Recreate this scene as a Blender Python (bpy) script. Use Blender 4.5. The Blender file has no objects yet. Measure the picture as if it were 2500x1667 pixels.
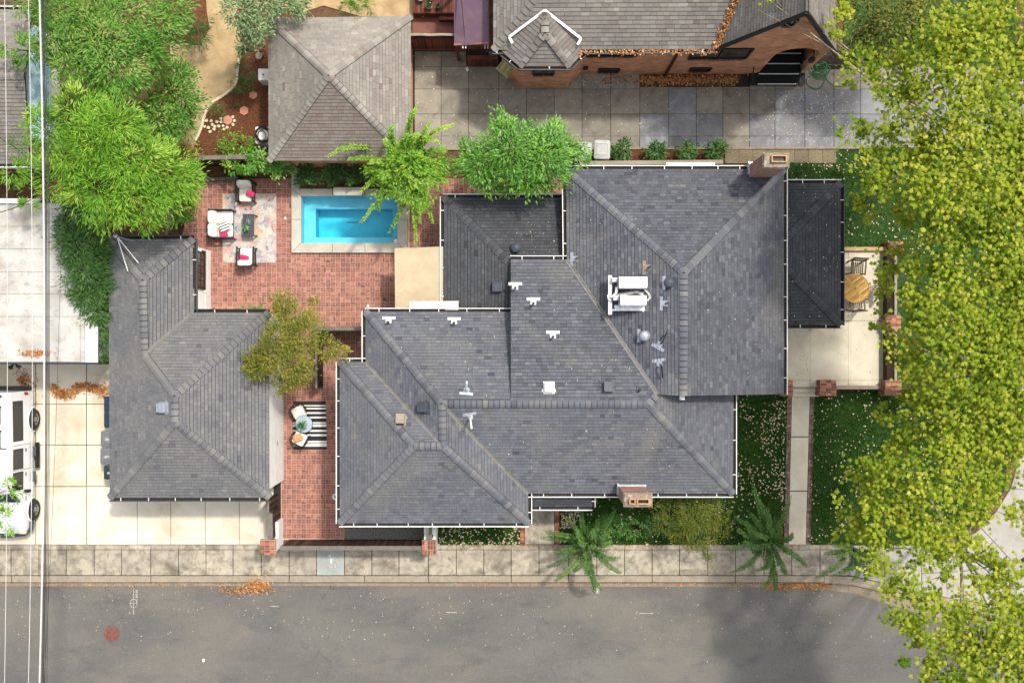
import bpy, math, random
import numpy as np
from mathutils import Vector, Matrix
random.seed(7); rng = np.random.default_rng(11)
R = math.radians
scn = bpy.context.scene
COL = scn.collection
# ---------------------------------------------------------------- camera, sky, sun, exposure
H, F, CX, CY = 40.0, 2470.0, 1250.0, 833.5          # drone height in metres, focal length in photo pixels
cam_data = bpy.data.cameras.new('camera'); cam = bpy.data.objects.new('camera', cam_data); COL.objects.link(cam)
cam.location = (0, 0, H); cam.rotation_euler = (0, 0, 0)
cam_data.sensor_width = 36; cam_data.lens = 36 * F / 2500; cam_data.clip_end = 500; cam_data.clip_start = 0.5
scn.camera = cam
SUN_EL, SUN_AZ = 61.0, 44.0                          # azimuth clockwise from +Y (image up)
world = bpy.data.worlds.new('World'); scn.world = world; world.use_nodes = True
wn = world.node_tree.nodes; wl = world.node_tree.links
sky = wn.new('ShaderNodeTexSky'); sky.sky_type = 'NISHITA'; sky.sun_disc = False
sky.sun_elevation = R(SUN_EL); sky.sun_rotation = R(SUN_AZ); sky.dust_density = 4.0; sky.air_density = 1.0
wn['Background'].inputs['Strength'].default_value = 0.15
hz = wn.new('ShaderNodeHueSaturation'); hz.inputs['Saturation'].default_value = 0.4      # thin white haze over the blue
wl.new(sky.outputs[0], hz.inputs['Color']); wl.new(hz.outputs[0], wn['Background'].inputs['Color'])
sd = bpy.data.lights.new('sun', 'SUN'); sd.energy = 2.0; sd.angle = R(3.5); sd.color = (1.0, 0.94, 0.85)
so = bpy.data.objects.new('sun', sd); COL.objects.link(so)
sv = Vector((math.sin(R(SUN_AZ)) * math.cos(R(SUN_EL)), math.cos(R(SUN_AZ)) * math.cos(R(SUN_EL)), math.sin(R(SUN_EL))))
so.rotation_euler = sv.to_track_quat('Z', 'Y').to_euler(); so.location = sv * 60
scn.view_settings.view_transform = 'Standard'; scn.view_settings.look = 'None'
scn.view_settings.exposure = 0.95; scn.view_settings.gamma = 1.0
scn.render.engine = 'CYCLES'

# ---------------------------------------------------------------- helpers
def W(px, py, z=0.0):
    """survey: a point seen in the photograph at (px,py), lying at real height z, in metres"""
    s = (H - z) / F
    return Vector(((px - CX) * s, -(py - CY) * s, z))
def lin(v):
    v /= 255.0
    return v / 12.92 if v <= 0.04045 else ((v + 0.055) / 1.055) ** 2.4
def c(r, g, b, k=1.3):
    return (min(.85, lin(r) / k), min(.85, lin(g) / k), min(.85, lin(b) / k), 1)
WM = {}
def put(o, parent):
    o.parent = parent
    o.matrix_parent_inverse = WM.get(parent.name, Matrix.Identity(4)).inverted()
def tag(o, label=None, cat=None, group=None, kind=None):
    if label: o['label'] = label
    if cat: o['category'] = cat
    if group: o['group'] = group
    if kind: o['kind'] = kind
    return o
def thing(name, loc, label, cat, group=None):
    o = bpy.data.objects.new(name, None); COL.objects.link(o)
    o.empty_display_size = .2
    o.location = loc; WM[o.name] = Matrix.Translation(loc)
    return tag(o, label, cat, group)
def copy_tree(o, parent=None):
    n = o.copy(); COL.objects.link(n)
    if parent: n.parent = parent
    for ch in o.children: copy_tree(ch, n)
    return n
def obj(name, me, parent=None, M=None):
    o = bpy.data.objects.new(name, me); COL.objects.link(o)
    if M is not None: o.matrix_basis = M
    if parent: put(o, parent)
    return o
class MB:
    """collects faces and links them as ONE mesh object"""
    def __init__(s): s.v = []; s.f = []; s.t = []
    def face(s, pts, t=.5):
        n = len(s.v); s.v += [tuple(p) for p in pts]; s.f.append(tuple(range(n, n + len(pts)))); s.t.append(t)
    def prism(s, pts, z0, z1, t=.5):
        """pts: xy outline, counter-clockwise or not"""
        pts = [(p[0], p[1]) for p in pts]
        a = sum(pts[i][0] * pts[(i + 1) % len(pts)][1] - pts[(i + 1) % len(pts)][0] * pts[i][1] for i in range(len(pts)))
        if a < 0: pts = pts[::-1]
        n = len(s.v); k = len(pts)
        s.v += [(x, y, z0) for x, y in pts] + [(x, y, z1) for x, y in pts]
        s.f.append(tuple(range(n + k - 1, n - 1, -1))); s.f.append(tuple(range(n + k, n + 2 * k)))
        for i in range(k):
            j = (i + 1) % k; s.f.append((n + i, n + j, n + k + j, n + k + i))
        s.t += [t] * (k + 2)
    def obox(s, cen, ax, ay, az, t=.5):
        cen, ax, ay, az = map(Vector, (cen, ax, ay, az)); n = len(s.v)
        for k in range(8):
            p = cen + ax * (1 if k & 1 else -1) + ay * (1 if k & 2 else -1) + az * (1 if k & 4 else -1); s.v.append(tuple(p))
        for q in ((0, 2, 3, 1), (4, 5, 7, 6), (0, 1, 5, 4), (2, 6, 7, 3), (0, 4, 6, 2), (1, 3, 7, 5)): s.f.append(tuple(n + i for i in q))
        s.t += [t] * 6
    def box(s, x0, x1, y0, y1, z0, z1, t=.5):
        s.obox(((x0 + x1) / 2, (y0 + y1) / 2, (z0 + z1) / 2), ((x1 - x0) / 2, 0, 0), (0, (y1 - y0) / 2, 0), (0, 0, (z1 - z0) / 2), t)
    def bar(s, p, q, w, h, t=.5, up=(0, 0, 1)):
        p, q = Vector(p), Vector(q); d = (q - p); a = d.normalized(); u = Vector(up)
        if abs(a.dot(u)) > .98: u = Vector((1, 0, 0))
        b = a.cross(u).normalized(); n = b.cross(a)
        s.obox((p + q) / 2, d / 2, b * w / 2, n * h / 2, t)
    def tube(s, pts, r, n=6, t=.5, caps=True):
        pts = [Vector(p) for p in pts]; k = len(pts)
        rs = r if isinstance(r, (list, tuple)) else [r] * k
        base = len(s.v); ref = None
        for i, p in enumerate(pts):
            d = (pts[min(i + 1, k - 1)] - pts[max(i - 1, 0)]).normalized()
            if ref is None or abs(ref.dot(d)) > .95: ref = Vector((0, 0, 1)) if abs(d.z) < .9 else Vector((1, 0, 0))
            a = d.cross(ref).normalized(); b = d.cross(a)
            for j in range(n):
                an = 2 * math.pi * j / n; s.v.append(tuple(p + (a * math.cos(an) + b * math.sin(an)) * rs[i]))
        for i in range(k - 1):
            for j in range(n):
                j2 = (j + 1) % n
                s.f.append((base + i * n + j, base + i * n + j2, base + (i + 1) * n + j2, base + (i + 1) * n + j)); s.t.append(t)
        if caps:
            s.f.append(tuple(base + j for j in range(n))[::-1]); s.f.append(tuple(base + (k - 1) * n + j for j in range(n))); s.t += [t, t]
    def cyl(s, x, y, r, z0, z1, n=20, t=.5, r1=None):
        s.tube([(x, y, z0), (x, y, z1)], [r, r if r1 is None else r1], n, t)
    def lathe(s, x, y, prof, n=24, t=.5):
        base = len(s.v)
        for r, z in prof:
            for j in range(n): s.v.append((x + r * math.cos(2 * math.pi * j / n), y + r * math.sin(2 * math.pi * j / n), z))
        for i in range(len(prof) - 1):
            for j in range(n):
                j2 = (j + 1) % n; s.f.append((base + i * n + j, base + i * n + j2, base + (i + 1) * n + j2, base + (i + 1) * n + j)); s.t.append(t)
    def pillow(s, cen, ax, ay, az, e=.45, n=10, t=.5):
        """rounded cushion: super-ellipsoid with half axes ax ay az"""
        cen, ax, ay, az = map(Vector, (cen, ax, ay, az)); base = len(s.v); m = 2 * n
        sg = lambda v, p: math.copysign(abs(v) ** p, v)
        for i in range(n + 1):
            la = -math.pi / 2 + math.pi * i / n
            for j in range(m):
                lo = 2 * math.pi * j / m
                p = cen + ax * (sg(math.cos(la), .6) * sg(math.cos(lo), e)) + ay * (sg(math.cos(la), .6) * sg(math.sin(lo), e)) + az * sg(math.sin(la), .8)
                s.v.append(tuple(p))
        for i in range(n):
            for j in range(m):
                j2 = (j + 1) % m
                s.f.append((base + i * m + j, base + i * m + j2, base + (i + 1) * m + j2, base + (i + 1) * m + j)); s.t.append(t)
    def mesh(s, name, mat, smooth=False):
        me = bpy.data.meshes.new(name); me.from_pydata(s.v, [], s.f); 
        if mat: me.materials.append(mat)
        at = me.attributes.new('tint', 'FLOAT', 'FACE'); at.data.foreach_set('value', np.array(s.t, dtype=np.float32))
        if smooth: me.polygons.foreach_set('use_smooth', np.ones(len(s.f), dtype=bool))
        me.update(); return me
    def build(s, name, mat, parent=None, smooth=False, bevel=0, kind=None):
        o = obj(name, s.mesh(name, mat, smooth), parent)
        if bevel:
            b = o.modifiers.new('bevel', 'BEVEL'); b.width = bevel; b.segments = 2; b.limit_method = 'ANGLE'
        if kind: o['kind'] = kind
        return o

def np_mesh(name, verts, faces_k, mat, tint=None):
    """verts (N,3); faces (M,k) equal-sided faces, fast path for foliage"""
    me = bpy.data.meshes.new(name); m, k = faces_k.shape
    me.vertices.add(len(verts)); me.vertices.foreach_set('co', verts.astype(np.float32).ravel())
    me.loops.add(m * k); me.loops.foreach_set('vertex_index', faces_k.astype(np.int32).ravel())
    me.polygons.add(m); me.polygons.foreach_set('loop_start', np.arange(0, m * k, k, dtype=np.int32))
    me.polygons.foreach_set('loop_total', np.full(m, k, dtype=np.int32))
    if mat: me.materials.append(mat)
    if tint is not None:
        at = me.attributes.new('tint', 'FLOAT', 'FACE'); at.data.foreach_set('value', tint.astype(np.float32))
    me.update(calc_edges=True); return me

# ---------------------------------------------------------------- materials (all procedural)
def M(name, col, col2=None, scale=3.0, detail=8, lo=.35, hi=.65, tint=None, tint0=None, rand=0, rough=.85, spec=.25, bump=0, bscale=60,
      metallic=0, stains=(), speck=None, coat=0, distort=0.0, stretch=(1, 1, 1), objspace=False):
    m = bpy.data.materials.new(name); m.use_nodes = True
    nt = m.node_tree; N = nt.nodes; L = nt.links; b = N['Principled BSDF']
    b.inputs['Roughness'].default_value = rough; b.inputs['Specular IOR Level'].default_value = spec
    b.inputs['Metallic'].default_value = metallic; b.inputs['Coat Weight'].default_value = coat
    if objspace:
        pos = N.new('ShaderNodeTexCoord').outputs['Object']
    else:
        pos = N.new('ShaderNodeNewGeometry').outputs['Position']
    mp = N.new('ShaderNodeMapping'); L.new(pos, mp.inputs['Vector']); mp.inputs['Scale'].default_value = stretch; pv = mp.outputs[0]
    def noise(sc, det=6, dist=0.0, rg=.6):
        n = N.new('ShaderNodeTexNoise'); n.inputs['Scale'].default_value = sc; n.inputs['Detail'].default_value = det
        n.inputs['Distortion'].default_value = dist; n.inputs['Roughness'].default_value = rg
        L.new(pv, n.inputs['Vector']); return n.outputs['Fac']
    def rng_(s, a, bb):
        r = N.new('ShaderNodeMapRange'); r.inputs[1].default_value = a; r.inputs[2].default_value = bb; L.new(s, r.inputs[0]); return r.outputs[0]
    def mix(f, A, B, bt='MIX'):
        x = N.new('ShaderNodeMix'); x.data_type = 'RGBA'; x.blend_type = bt
        for s_, i in ((f, 0), (A, 6), (B, 7)):
            if hasattr(s_, 'links'): L.new(s_, x.inputs[i])
            else: x.inputs[i].default_value = s_
        return x.outputs[2]
    cur = col
    if col2: cur = mix(rng_(noise(scale, detail, distort), lo, hi), col, col2)
    if tint or tint0:
        a = N.new('ShaderNodeAttribute'); a.attribute_name = 'tint'
        if tint: cur = mix(rng_(a.outputs['Fac'], .5, 1), cur, tint)
        if tint0: cur = mix(rng_(a.outputs['Fac'], .5, 0), cur, tint0)
    for sc, ca, l0, h0, amt in stains:
        f = N.new('ShaderNodeMath'); f.operation = 'MULTIPLY'; f.inputs[1].default_value = amt; L.new(rng_(noise(sc, 7, .6, .62), l0, h0), f.inputs[0])
        cur = mix(f.outputs[0], cur, ca)
    if speck:
        sc, ca, th = speck
        v = N.new('ShaderNodeTexVoronoi'); v.inputs['Scale'].default_value = sc; L.new(pv, v.inputs['Vector'])
        cur = mix(rng_(v.outputs['Distance'], th, th * .5), cur, ca)
    if rand:
        oi = N.new('ShaderNodeObjectInfo'); mr = N.new('ShaderNodeMapRange'); L.new(oi.outputs['Random'], mr.inputs[0])
        mr.inputs[3].default_value = 1 - rand; mr.inputs[4].default_value = 1 + rand * .6
        hs = N.new('ShaderNodeHueSaturation'); L.new(mr.outputs[0], hs.inputs['Value'])
        if hasattr(cur, 'links'): L.new(cur, hs.inputs['Color'])
        else: hs.inputs['Color'].default_value = cur
        cur = hs.outputs[0]
    if hasattr(cur, 'links'): L.new(cur, b.inputs['Base Color'])
    else: b.inputs['Base Color'].default_value = cur
    if bump:
        bp = N.new('ShaderNodeBump'); bp.inputs['Strength'].default_value = bump; bp.inputs['Distance'].default_value = .02
        L.new(noise(bscale, 5), bp.inputs['Height']); L.new(bp.outputs[0], b.inputs['Normal'])
    return m

def leaf_mat(name, dark, mid, light, trans=.35, rough=.55, spec=.3):
    m = bpy.data.materials.new(name); m.use_nodes = True; nt = m.node_tree; N = nt.nodes; L = nt.links; b = N['Principled BSDF']
    a = N.new('ShaderNodeAttribute'); a.attribute_name = 'tint'
    r = N.new('ShaderNodeValToRGB'); e = r.color_ramp.elements
    e[0].position = 0; e[0].color = dark; e[1].position = 1; e[1].color = light; x = e.new(.5); x.color = mid
    L.new(a.outputs['Fac'], r.inputs[0]); L.new(r.outputs[0], b.inputs['Base Color'])
    b.inputs['Roughness'].default_value = rough; b.inputs['Specular IOR Level'].default_value = spec
    t = N.new('ShaderNodeBsdfTranslucent'); L.new(r.outputs[0], t.inputs['Color'])
    ms = N.new('ShaderNodeMixShader'); ms.inputs[0].default_value = trans
    L.new(b.outputs[0], ms.inputs[1]); L.new(t.outputs[0], ms.inputs[2]); L.new(ms.outputs[0], N['Material Output'].inputs['Surface'])
    return m

def brick_mat(name, c1, c2, mortar, axis='xz', bw=.22, bh=.075, ms=.012, dark=None):
    m = bpy.data.materials.new(name); m.use_nodes = True; nt = m.node_tree; N = nt.nodes; L = nt.links; b = N['Principled BSDF']
    g = N.new('ShaderNodeNewGeometry'); s = N.new('ShaderNodeSeparateXYZ'); cb = N.new('ShaderNodeCombineXYZ'); L.new(g.outputs['Position'], s.inputs[0])
    ad = N.new('ShaderNodeMath'); ad.operation = 'ADD'; L.new(s.outputs['X'], ad.inputs[0]); L.new(s.outputs['Y'], ad.inputs[1])
    L.new(ad.outputs[0], cb.inputs[0]); L.new(s.outputs['Z'], cb.inputs[1])
    t = N.new('ShaderNodeTexBrick'); t.inputs['Color1'].default_value = c1; t.inputs['Color2'].default_value = c2; t.inputs['Mortar'].default_value = mortar
    t.inputs['Scale'].default_value = 1; t.inputs['Mortar Size'].default_value = ms; t.inputs['Brick Width'].default_value = bw; t.inputs['Row Height'].default_value = bh
    t.inputs['Bias'].default_value = -0.05
    L.new(cb.outputs[0], t.inputs['Vector'])
    n = N.new('ShaderNodeTexNoise'); n.inputs['Scale'].default_value = 2.2; n.inputs['Detail'].default_value = 6; L.new(g.outputs['Position'], n.inputs['Vector'])
    mx = N.new('ShaderNodeMix'); mx.data_type = 'RGBA'; mx.blend_type = 'MULTIPLY'; mx.inputs[0].default_value = .5
    hv = N.new('ShaderNodeMapRange'); L.new(n.outputs['Fac'], hv.inputs[0]); hv.inputs[1].default_value = .3; hv.inputs[2].default_value = .7; hv.inputs[3].default_value = .45; hv.inputs[4].default_value = 1.3
    L.new(t.outputs['Color'], mx.inputs[6]); L.new(hv.outputs[0], mx.inputs[7]); L.new(mx.outputs[2], b.inputs['Base Color'])
    bp = N.new('ShaderNodeBump'); bp.inputs['Strength'].default_value = .6; bp.inputs['Distance'].default_value = .01; bp.invert = True
    L.new(t.outputs['Fac'], bp.inputs['Height']); L.new(bp.outputs[0], b.inputs['Normal']); b.inputs['Roughness'].default_value = .9
    return m
# ================================================================ materials
m_soil = M('soil', c(112, 84, 58), c(78, 58, 42), 4, bump=.6, bscale=30, stains=[(9, c(140, 95, 60), .55, .7, .7)])
m_lawn = M('turf', c(58, 92, 36), c(44, 72, 30), 9, bump=.8, bscale=60, stains=[(3, c(70, 66, 40), .58, .72, .6)])
m_mulch = M('mulch', c(120, 72, 42), c(70, 46, 32), 14, bump=.9, bscale=45, stains=[(40, c(165, 110, 70), .58, .7, .8)])
m_sand = M('decomposed_granite', c(190, 166, 126), c(170, 144, 104), 2.2, bump=.3, bscale=90, stains=[(.9, c(150, 125, 84), .5, .68, .75), (30, c(165, 138, 96), .55, .75, .5)])
m_drive = M('driveway_concrete', c(212, 202, 180), c(226, 218, 200), 1.1, rand=.05, bump=.15, bscale=120, stains=[(.55, c(188, 172, 140), .5, .7, .8), (3.2, c(190, 172, 142), .6, .78, .5), (11, c(185, 170, 145), .66, .8, .5)])
m_walk = M('sidewalk_concrete', c(164, 154, 136), c(184, 174, 154), 2, rand=.1, bump=.25, bscale=110, stains=[(1.3, c(106, 98, 84), .46, .66, .85), (3.2, c(118, 110, 96), .5, .66, .7), (6, c(94, 87, 76), .54, .72, .6), (28, c(130, 120, 104), .58, .74, .5)])
m_walk_new = M('new_concrete', c(166, 170, 164), c(150, 156, 152), 2.5, bump=.2, bscale=110, stains=[(4, c(186, 182, 168), .55, .75, .6)])
m_ndrive = M('old_concrete', c(158, 152, 138), c(134, 128, 116), 1.1, rand=.16, bump=.25, bscale=100, stains=[(1.7, c(112, 106, 95), .5, .7, .75), (6, c(172, 165, 150), .58, .75, .55), (22, c(82, 78, 70), .62, .75, .5)])
m_ndrive_blue = M('blue_grey_concrete', c(140, 141, 142), c(122, 123, 125), 1.5, rand=.12, bump=.25, bscale=100, stains=[(2.4, c(166, 168, 174), .5, .7, .6), (9, c(112, 112, 112), .56, .75, .6)])
m_joint = M('joint_dirt', c(58, 51, 41), c(42, 37, 31), 8)
m_curb = M('curb_concrete', c(160, 149, 130), c(144, 134, 116), 3, bump=.3, bscale=90, stains=[(7, c(134, 116, 92), .52, .7, .7)])
m_gutterc = M('gutter_concrete', c(150, 137, 116), c(130, 119, 102), 3, bump=.4, bscale=90, stains=[(8, c(112, 96, 78), .5, .68, .7)])
m_terr = M('terrace_concrete', c(200, 190, 166), c(214, 205, 184), 1.4, rand=.04, bump=.12, bscale=110, stains=[(1, c(192, 178, 150), .52, .7, .7), (16, c(168, 154, 130), .66, .8, .5)])
m_corner = M('corner_concrete', c(172, 168, 158), c(158, 154, 144), 2, rand=.06, bump=.2, bscale=110, stains=[(2, c(140, 134, 122), .52, .7, .7)])
m_agg = M('exposed_aggregate', c(158, 144, 116), c(110, 98, 78), 40, lo=.42, hi=.58, bump=1, bscale=60, rand=.1)
m_gravel = M('gravel', c(132, 132, 128), c(78, 78, 76), 22, lo=.4, hi=.6, bump=1, bscale=30)
m_cope = M('pool_coping', c(196, 190, 176), c(182, 176, 160), 2.2, rand=.04, bump=.12, bscale=120, stains=[(2.5, c(174, 166, 148), .55, .72, .6)])
m_mortar = M('mortar', c(222, 184, 164), c(206, 166, 146), 5)
m_brick = M('paver_brick', c(160, 110, 95), c(142, 95, 82), 2.0, tint=c(114, 84, 78), tint0=c(182, 132, 114), bump=.4, bscale=60,
            stains=[(.8, c(190, 146, 128), .54, .72, .55)])
m_brickold = M('worn_edging_brick', c(134, 104, 90), c(112, 92, 82), 5, tint=c(98, 84, 78), tint0=c(150, 128, 112), bump=.5, bscale=60, stains=[(9, c(150, 140, 124), .55, .72, .6)])
m_brickw = M('pillar_brick', c(164, 100, 76), c(134, 80, 62), 6, tint=c(108, 74, 64), tint0=c(190, 128, 92), bump=.5, bscale=60)
m_mortw = M('pale_mortar', c(206, 196, 180), c(170, 158, 142), 9)
m_stucco = M('white_stucco', c(252, 250, 244), c(238, 236, 228), 2, bump=.25, bscale=80, stains=[(1.2, c(222, 218, 206), .56, .75, .5)])
m_roof = M('slate_grey_shingle', c(106, 108, 115), c(95, 97, 104), .6, tint=c(72, 73, 80), tint0=c(122, 121, 120), bump=.5, bscale=140, rough=.9,
           stains=[(.35, c(126, 124, 116), .5, .7, .5), (1.4, c(94, 92, 86), .6, .75, .45), (18, c(86, 86, 90), .55, .72, .4)])
m_roof_dark = M('black_shingle', c(78, 80, 83), c(68, 69, 72), .7, tint=c(56, 57, 60), tint0=c(90, 91, 92), bump=.5, bscale=140, rough=.9,
                stains=[(1.1, c(72, 70, 64), .56, .74, .5), (18, c(44, 44, 46), .55, .72, .4)])
m_roof_gar = M('garage_shingle', c(118, 117, 116), c(106, 107, 109), .6, tint=c(90, 90, 94), tint0=c(136, 133, 127), bump=.5, bscale=140, rough=.9,
               stains=[(.4, c(118, 114, 106), .5, .7, .5), (.9, c(84, 84, 90), .6, .72, .5), (18, c(82, 82, 84), .55, .72, .4)])
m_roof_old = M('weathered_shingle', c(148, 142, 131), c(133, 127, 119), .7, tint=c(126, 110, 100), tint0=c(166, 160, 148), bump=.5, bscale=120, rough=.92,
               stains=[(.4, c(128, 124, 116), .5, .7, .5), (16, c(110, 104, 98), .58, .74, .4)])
m_roof_nb = M('brown_grey_shingle', c(138, 133, 124), c(124, 119, 114), .5, tint=c(108, 95, 88), tint0=c(158, 154, 145), bump=.5, bscale=120, rough=.92,
              stains=[(.5, c(124, 120, 110), .5, .7, .5), (16, c(92, 88, 84), .58, .74, .4)])
m_deck = M('roof_underlay', c(46, 46, 50), c(38, 38, 41), 4)
m_deck_old = M('old_underlay', c(62, 58, 54), c(50, 47, 44), 4)
m_white = M('white_paint', c(244, 242, 236), c(228, 226, 220), 5, rough=.5)
m_galv = M('galvanised_metal', c(214, 218, 224), c(170, 176, 184), 9, rough=.35, metallic=.6, spec=.5)
m_black = M('black_metal', c(34, 34, 36), c(26, 26, 28), 9, rough=.45)
m_dgrey = M('dark_grey_metal', c(78, 82, 90), c(66, 70, 78), 6, rough=.45)
m_gutin = M('gutter_trough', c(40, 38, 36), c(60, 56, 48), 14, rough=.8)  # trough floor: dirt, plus the shade inside put into the dark colour
m_grey_wood = M('grey_paint_wood', c(122, 114, 104), c(104, 97, 90), 5, bump=.3, bscale=60)
m_dark_wood = M('dark_stained_wood', c(74, 54, 42), c(52, 38, 31), 9, tint=c(40, 30, 26), tint0=c(98, 72, 56), bump=.4, bscale=50)
m_red_wood = M('redwood_stain', c(110, 64, 52), c(92, 52, 44), 5, tint=c(78, 44, 38), tint0=c(130, 80, 64), bump=.4, bscale=40)
m_teak = M('teak', c(198, 158, 88), c(170, 130, 66), 7, tint=c(146, 112, 60), tint0=c(214, 178, 108), bump=.3, bscale=50)
m_old_teak = M('weathered_teak', c(116, 104, 88), c(92, 82, 70), 8, bump=.3, bscale=50)
m_cush = M('cream_cushion', c(240, 234, 222), c(226, 219, 205), 5, bump=.25, bscale=60, rough=.95)
m_pink = M('pink_fabric', c(224, 62, 110), c(206, 48, 96), 9, rough=.95, bump=.2)
m_peach = M('peach_fabric', c(226, 160, 118), c(210, 142, 102), 9, rough=.95, bump=.2)
m_canvas = M('tan_canvas', c(196, 179, 148), c(184, 167, 138), 1.6, rough=.95, bump=.15, bscale=120, stains=[(1.5, c(182, 160, 124), .55, .72, .6), (9, c(172, 152, 116), .68, .8, .4)])
m_flash = M('valley_flashing', c(132, 132, 130), c(112, 110, 104), 5, rough=.7, stains=[(3, c(126, 106, 74), .54, .7, .6)])
m_glass = M('window_glass', c(26, 28, 32), c(40, 44, 50), 2, rough=.08, spec=.6)
m_wire = M('pale_cable', c(206, 204, 200), c(186, 184, 180), 9, rough=.6)
m_wire_d = M('dark_cable', c(64, 62, 60), c(46, 45, 44), 9, rough=.6)
m_rubber = M('tyre_rubber', c(58, 56, 54), c(46, 45, 44), 9, rough=.85)
m_vanw = M('van_white_paint', c(240, 241, 242), c(234, 235, 237), 2, rough=.25, spec=.5, coat=.5)
m_steel = M('steel_wheel', c(176, 174, 168), c(150, 148, 142), 9, rough=.35, metallic=.7)
m_bark = M('pale_bark', c(190, 178, 154), c(130, 116, 94), 6, bump=.4, bscale=30)
m_bark_d = M('brown_bark', c(112, 90, 68), c(76, 60, 46), 8, bump=.6, bscale=30)
m_chalk = M('marking_paint', c(196, 194, 186), c(140, 138, 132), 14, lo=.4, hi=.6)
m_rust = M('rusty_iron', c(132, 84, 72), c(104, 66, 58), 9, bump=.6, bscale=40, rough=.8)
L_syc = leaf_mat('sycamore_leaf', c(92, 126, 28), c(156, 172, 46), c(206, 204, 84), .42, .7, .15)
L_lime = leaf_mat('lime_leaf', c(74, 122, 24), c(128, 184, 44), c(190, 212, 92), .4)
L_green = leaf_mat('green_leaf', c(56, 106, 28), c(106, 164, 52), c(186, 186, 112), .38)
L_gloss = leaf_mat('glossy_leaf', c(48, 92, 22), c(92, 154, 38), c(150, 198, 74), .35, .45, .45)
L_deep = leaf_mat('deep_green_leaf', c(40, 74, 30), c(62, 108, 42), c(108, 144, 66), .3)
L_frond = leaf_mat('myrtle_leaf', c(46, 88, 32), c(76, 124, 46), c(130, 160, 70), .35)
L_gold = leaf_mat('gold_green_leaf', c(92, 110, 32), c(146, 146, 48), c(200, 174, 76), .4)
L_grey = leaf_mat('grey_green_leaf', c(72, 98, 58), c(128, 156, 100), c(186, 200, 150), .3)
L_dry = leaf_mat('dry_leaf', c(122, 70, 30), c(186, 122, 62), c(232, 190, 134), .15, .8)
L_pale = leaf_mat('pale_fallen_leaf', c(176, 142, 104), c(214, 190, 156), c(236, 226, 204), .1, .8)
L_grass = leaf_mat('grass_blade', c(40, 80, 18), c(66, 112, 26), c(108, 142, 44), .35)

def asphalt():
    m = M('asphalt', c(112, 109, 102), c(97, 95, 92), .5, rough=.92, bump=.6, bscale=110, stretch=(.45, 1, 1),
          stains=[(.4, c(126, 120, 108), .5, .7, .65), (1.3, c(84, 84, 86), .52, .7, .6), (4, c(122, 118, 110), .56, .74, .5), (24, c(140, 137, 130), .56, .7, .6), (34, c(70, 69, 68), .56, .7, .6)])
    nt = m.node_tree; N = nt.nodes; L = nt.links; b = N['Principled BSDF']
    src = b.inputs['Base Color'].links[0].from_socket
    g = N.new('ShaderNodeNewGeometry'); n = N.new('ShaderNodeTexNoise'); n.inputs['Scale'].default_value = 1.3; n.inputs['Detail'].default_value = 6
    L.new(g.outputs['Position'], n.inputs['Vector'])
    ad = N.new('ShaderNodeVectorMath'); ad.operation = 'MULTIPLY_ADD'; ad.inputs[1].default_value = (1.3, 1.3, 0); L.new(n.outputs['Color'], ad.inputs[0]); L.new(g.outputs['Position'], ad.inputs[2])
    v = N.new('ShaderNodeTexVoronoi'); v.feature = 'DISTANCE_TO_EDGE'; v.inputs['Scale'].default_value = 1.25; L.new(ad.outputs[0], v.inputs['Vector'])
    r = N.new('ShaderNodeMapRange'); r.inputs[1].default_value = .009; r.inputs[2].default_value = .002; L.new(v.outputs['Distance'], r.inputs[0])
    n2 = N.new('ShaderNodeTexNoise'); n2.inputs['Scale'].default_value = .33; n2.inputs['Detail'].default_value = 3; L.new(g.outputs['Position'], n2.inputs['Vector'])
    r2 = N.new('ShaderNodeMapRange'); r2.inputs[1].default_value = .46; r2.inputs[2].default_value = .62; r2.inputs[4].default_value = .7; L.new(n2.outputs['Fac'], r2.inputs[0])
    mu = N.new('ShaderNodeMath'); mu.operation = 'MULTIPLY'; L.new(r.outputs[0], mu.inputs[0]); L.new(r2.outputs[0], mu.inputs[1])
    x = N.new('ShaderNodeMix'); x.data_type = 'RGBA'; L.new(mu.outputs[0], x.inputs[0]); L.new(src, x.inputs[6]); x.inputs[7].default_value = c(48, 46, 44)
    L.new(x.outputs[2], b.inputs['Base Color'])
    return m
m_road = asphalt()

# ================================================================ the ground and the street
def struct(o): o['kind'] = 'structure'; return o
def pxy(pts, z=0): return [W(x, y, z)[:2] for x, y in pts]
def sheet(name, pts, z, mat, thick=.05):
    b = MB(); b.prism(pxy(pts, z), z - thick, z); return struct(b.build(name, mat))
def frame4(b, ox, oy, X, Y, z0, z1):
    # a sheet with a rectangular hole for the pool
    (a0, a1), (b0, b1) = ox, oy; (x0, x1), (y0, y1) = X, Y
    for q in ((a0, x0, b0, b1), (x1, a1, b0, b1), (x0, x1, b0, y0), (x0, x1, y1, b1)): b.prism([(q[0], q[2]), (q[1], q[2]), (q[1], q[3]), (q[0], q[3])], z0, z1)
HX, HY = (W(734, 0).x, W(974, 0).x), (W(0, 597).y, W(0, 477).y)
g = MB(); frame4(g, (-150, 150), (-150, 150), HX, HY, -.34, -.3); struct(g.build('ground', m_soil))
edge = [(-900, 1432), (0, 1432), (700, 1431), (1300, 1432), (1928, 1434), (2013, 1440), (2080, 1449), (2140, 1466), (2250, 1500), (2400, 1528), (2600, 1540), (3400, 1540)]
b = MB(); b.prism(pxy(edge) + [W(3400, 3400)[:2], W(-900, 3400)[:2]], -.2, -.12); struct(b.build('road', m_road))
back = [(-900, 1405), (2013, 1405), (2080, 1407), (2140, 1420), (2250, 1448), (2400, 1474), (2600, 1486), (3400, 1486)]
lip = [(-900, 1421), (2013, 1422), (2080, 1427), (2140, 1440), (2250, 1470), (2400, 1498), (2600, 1510), (3400, 1510)]
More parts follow.
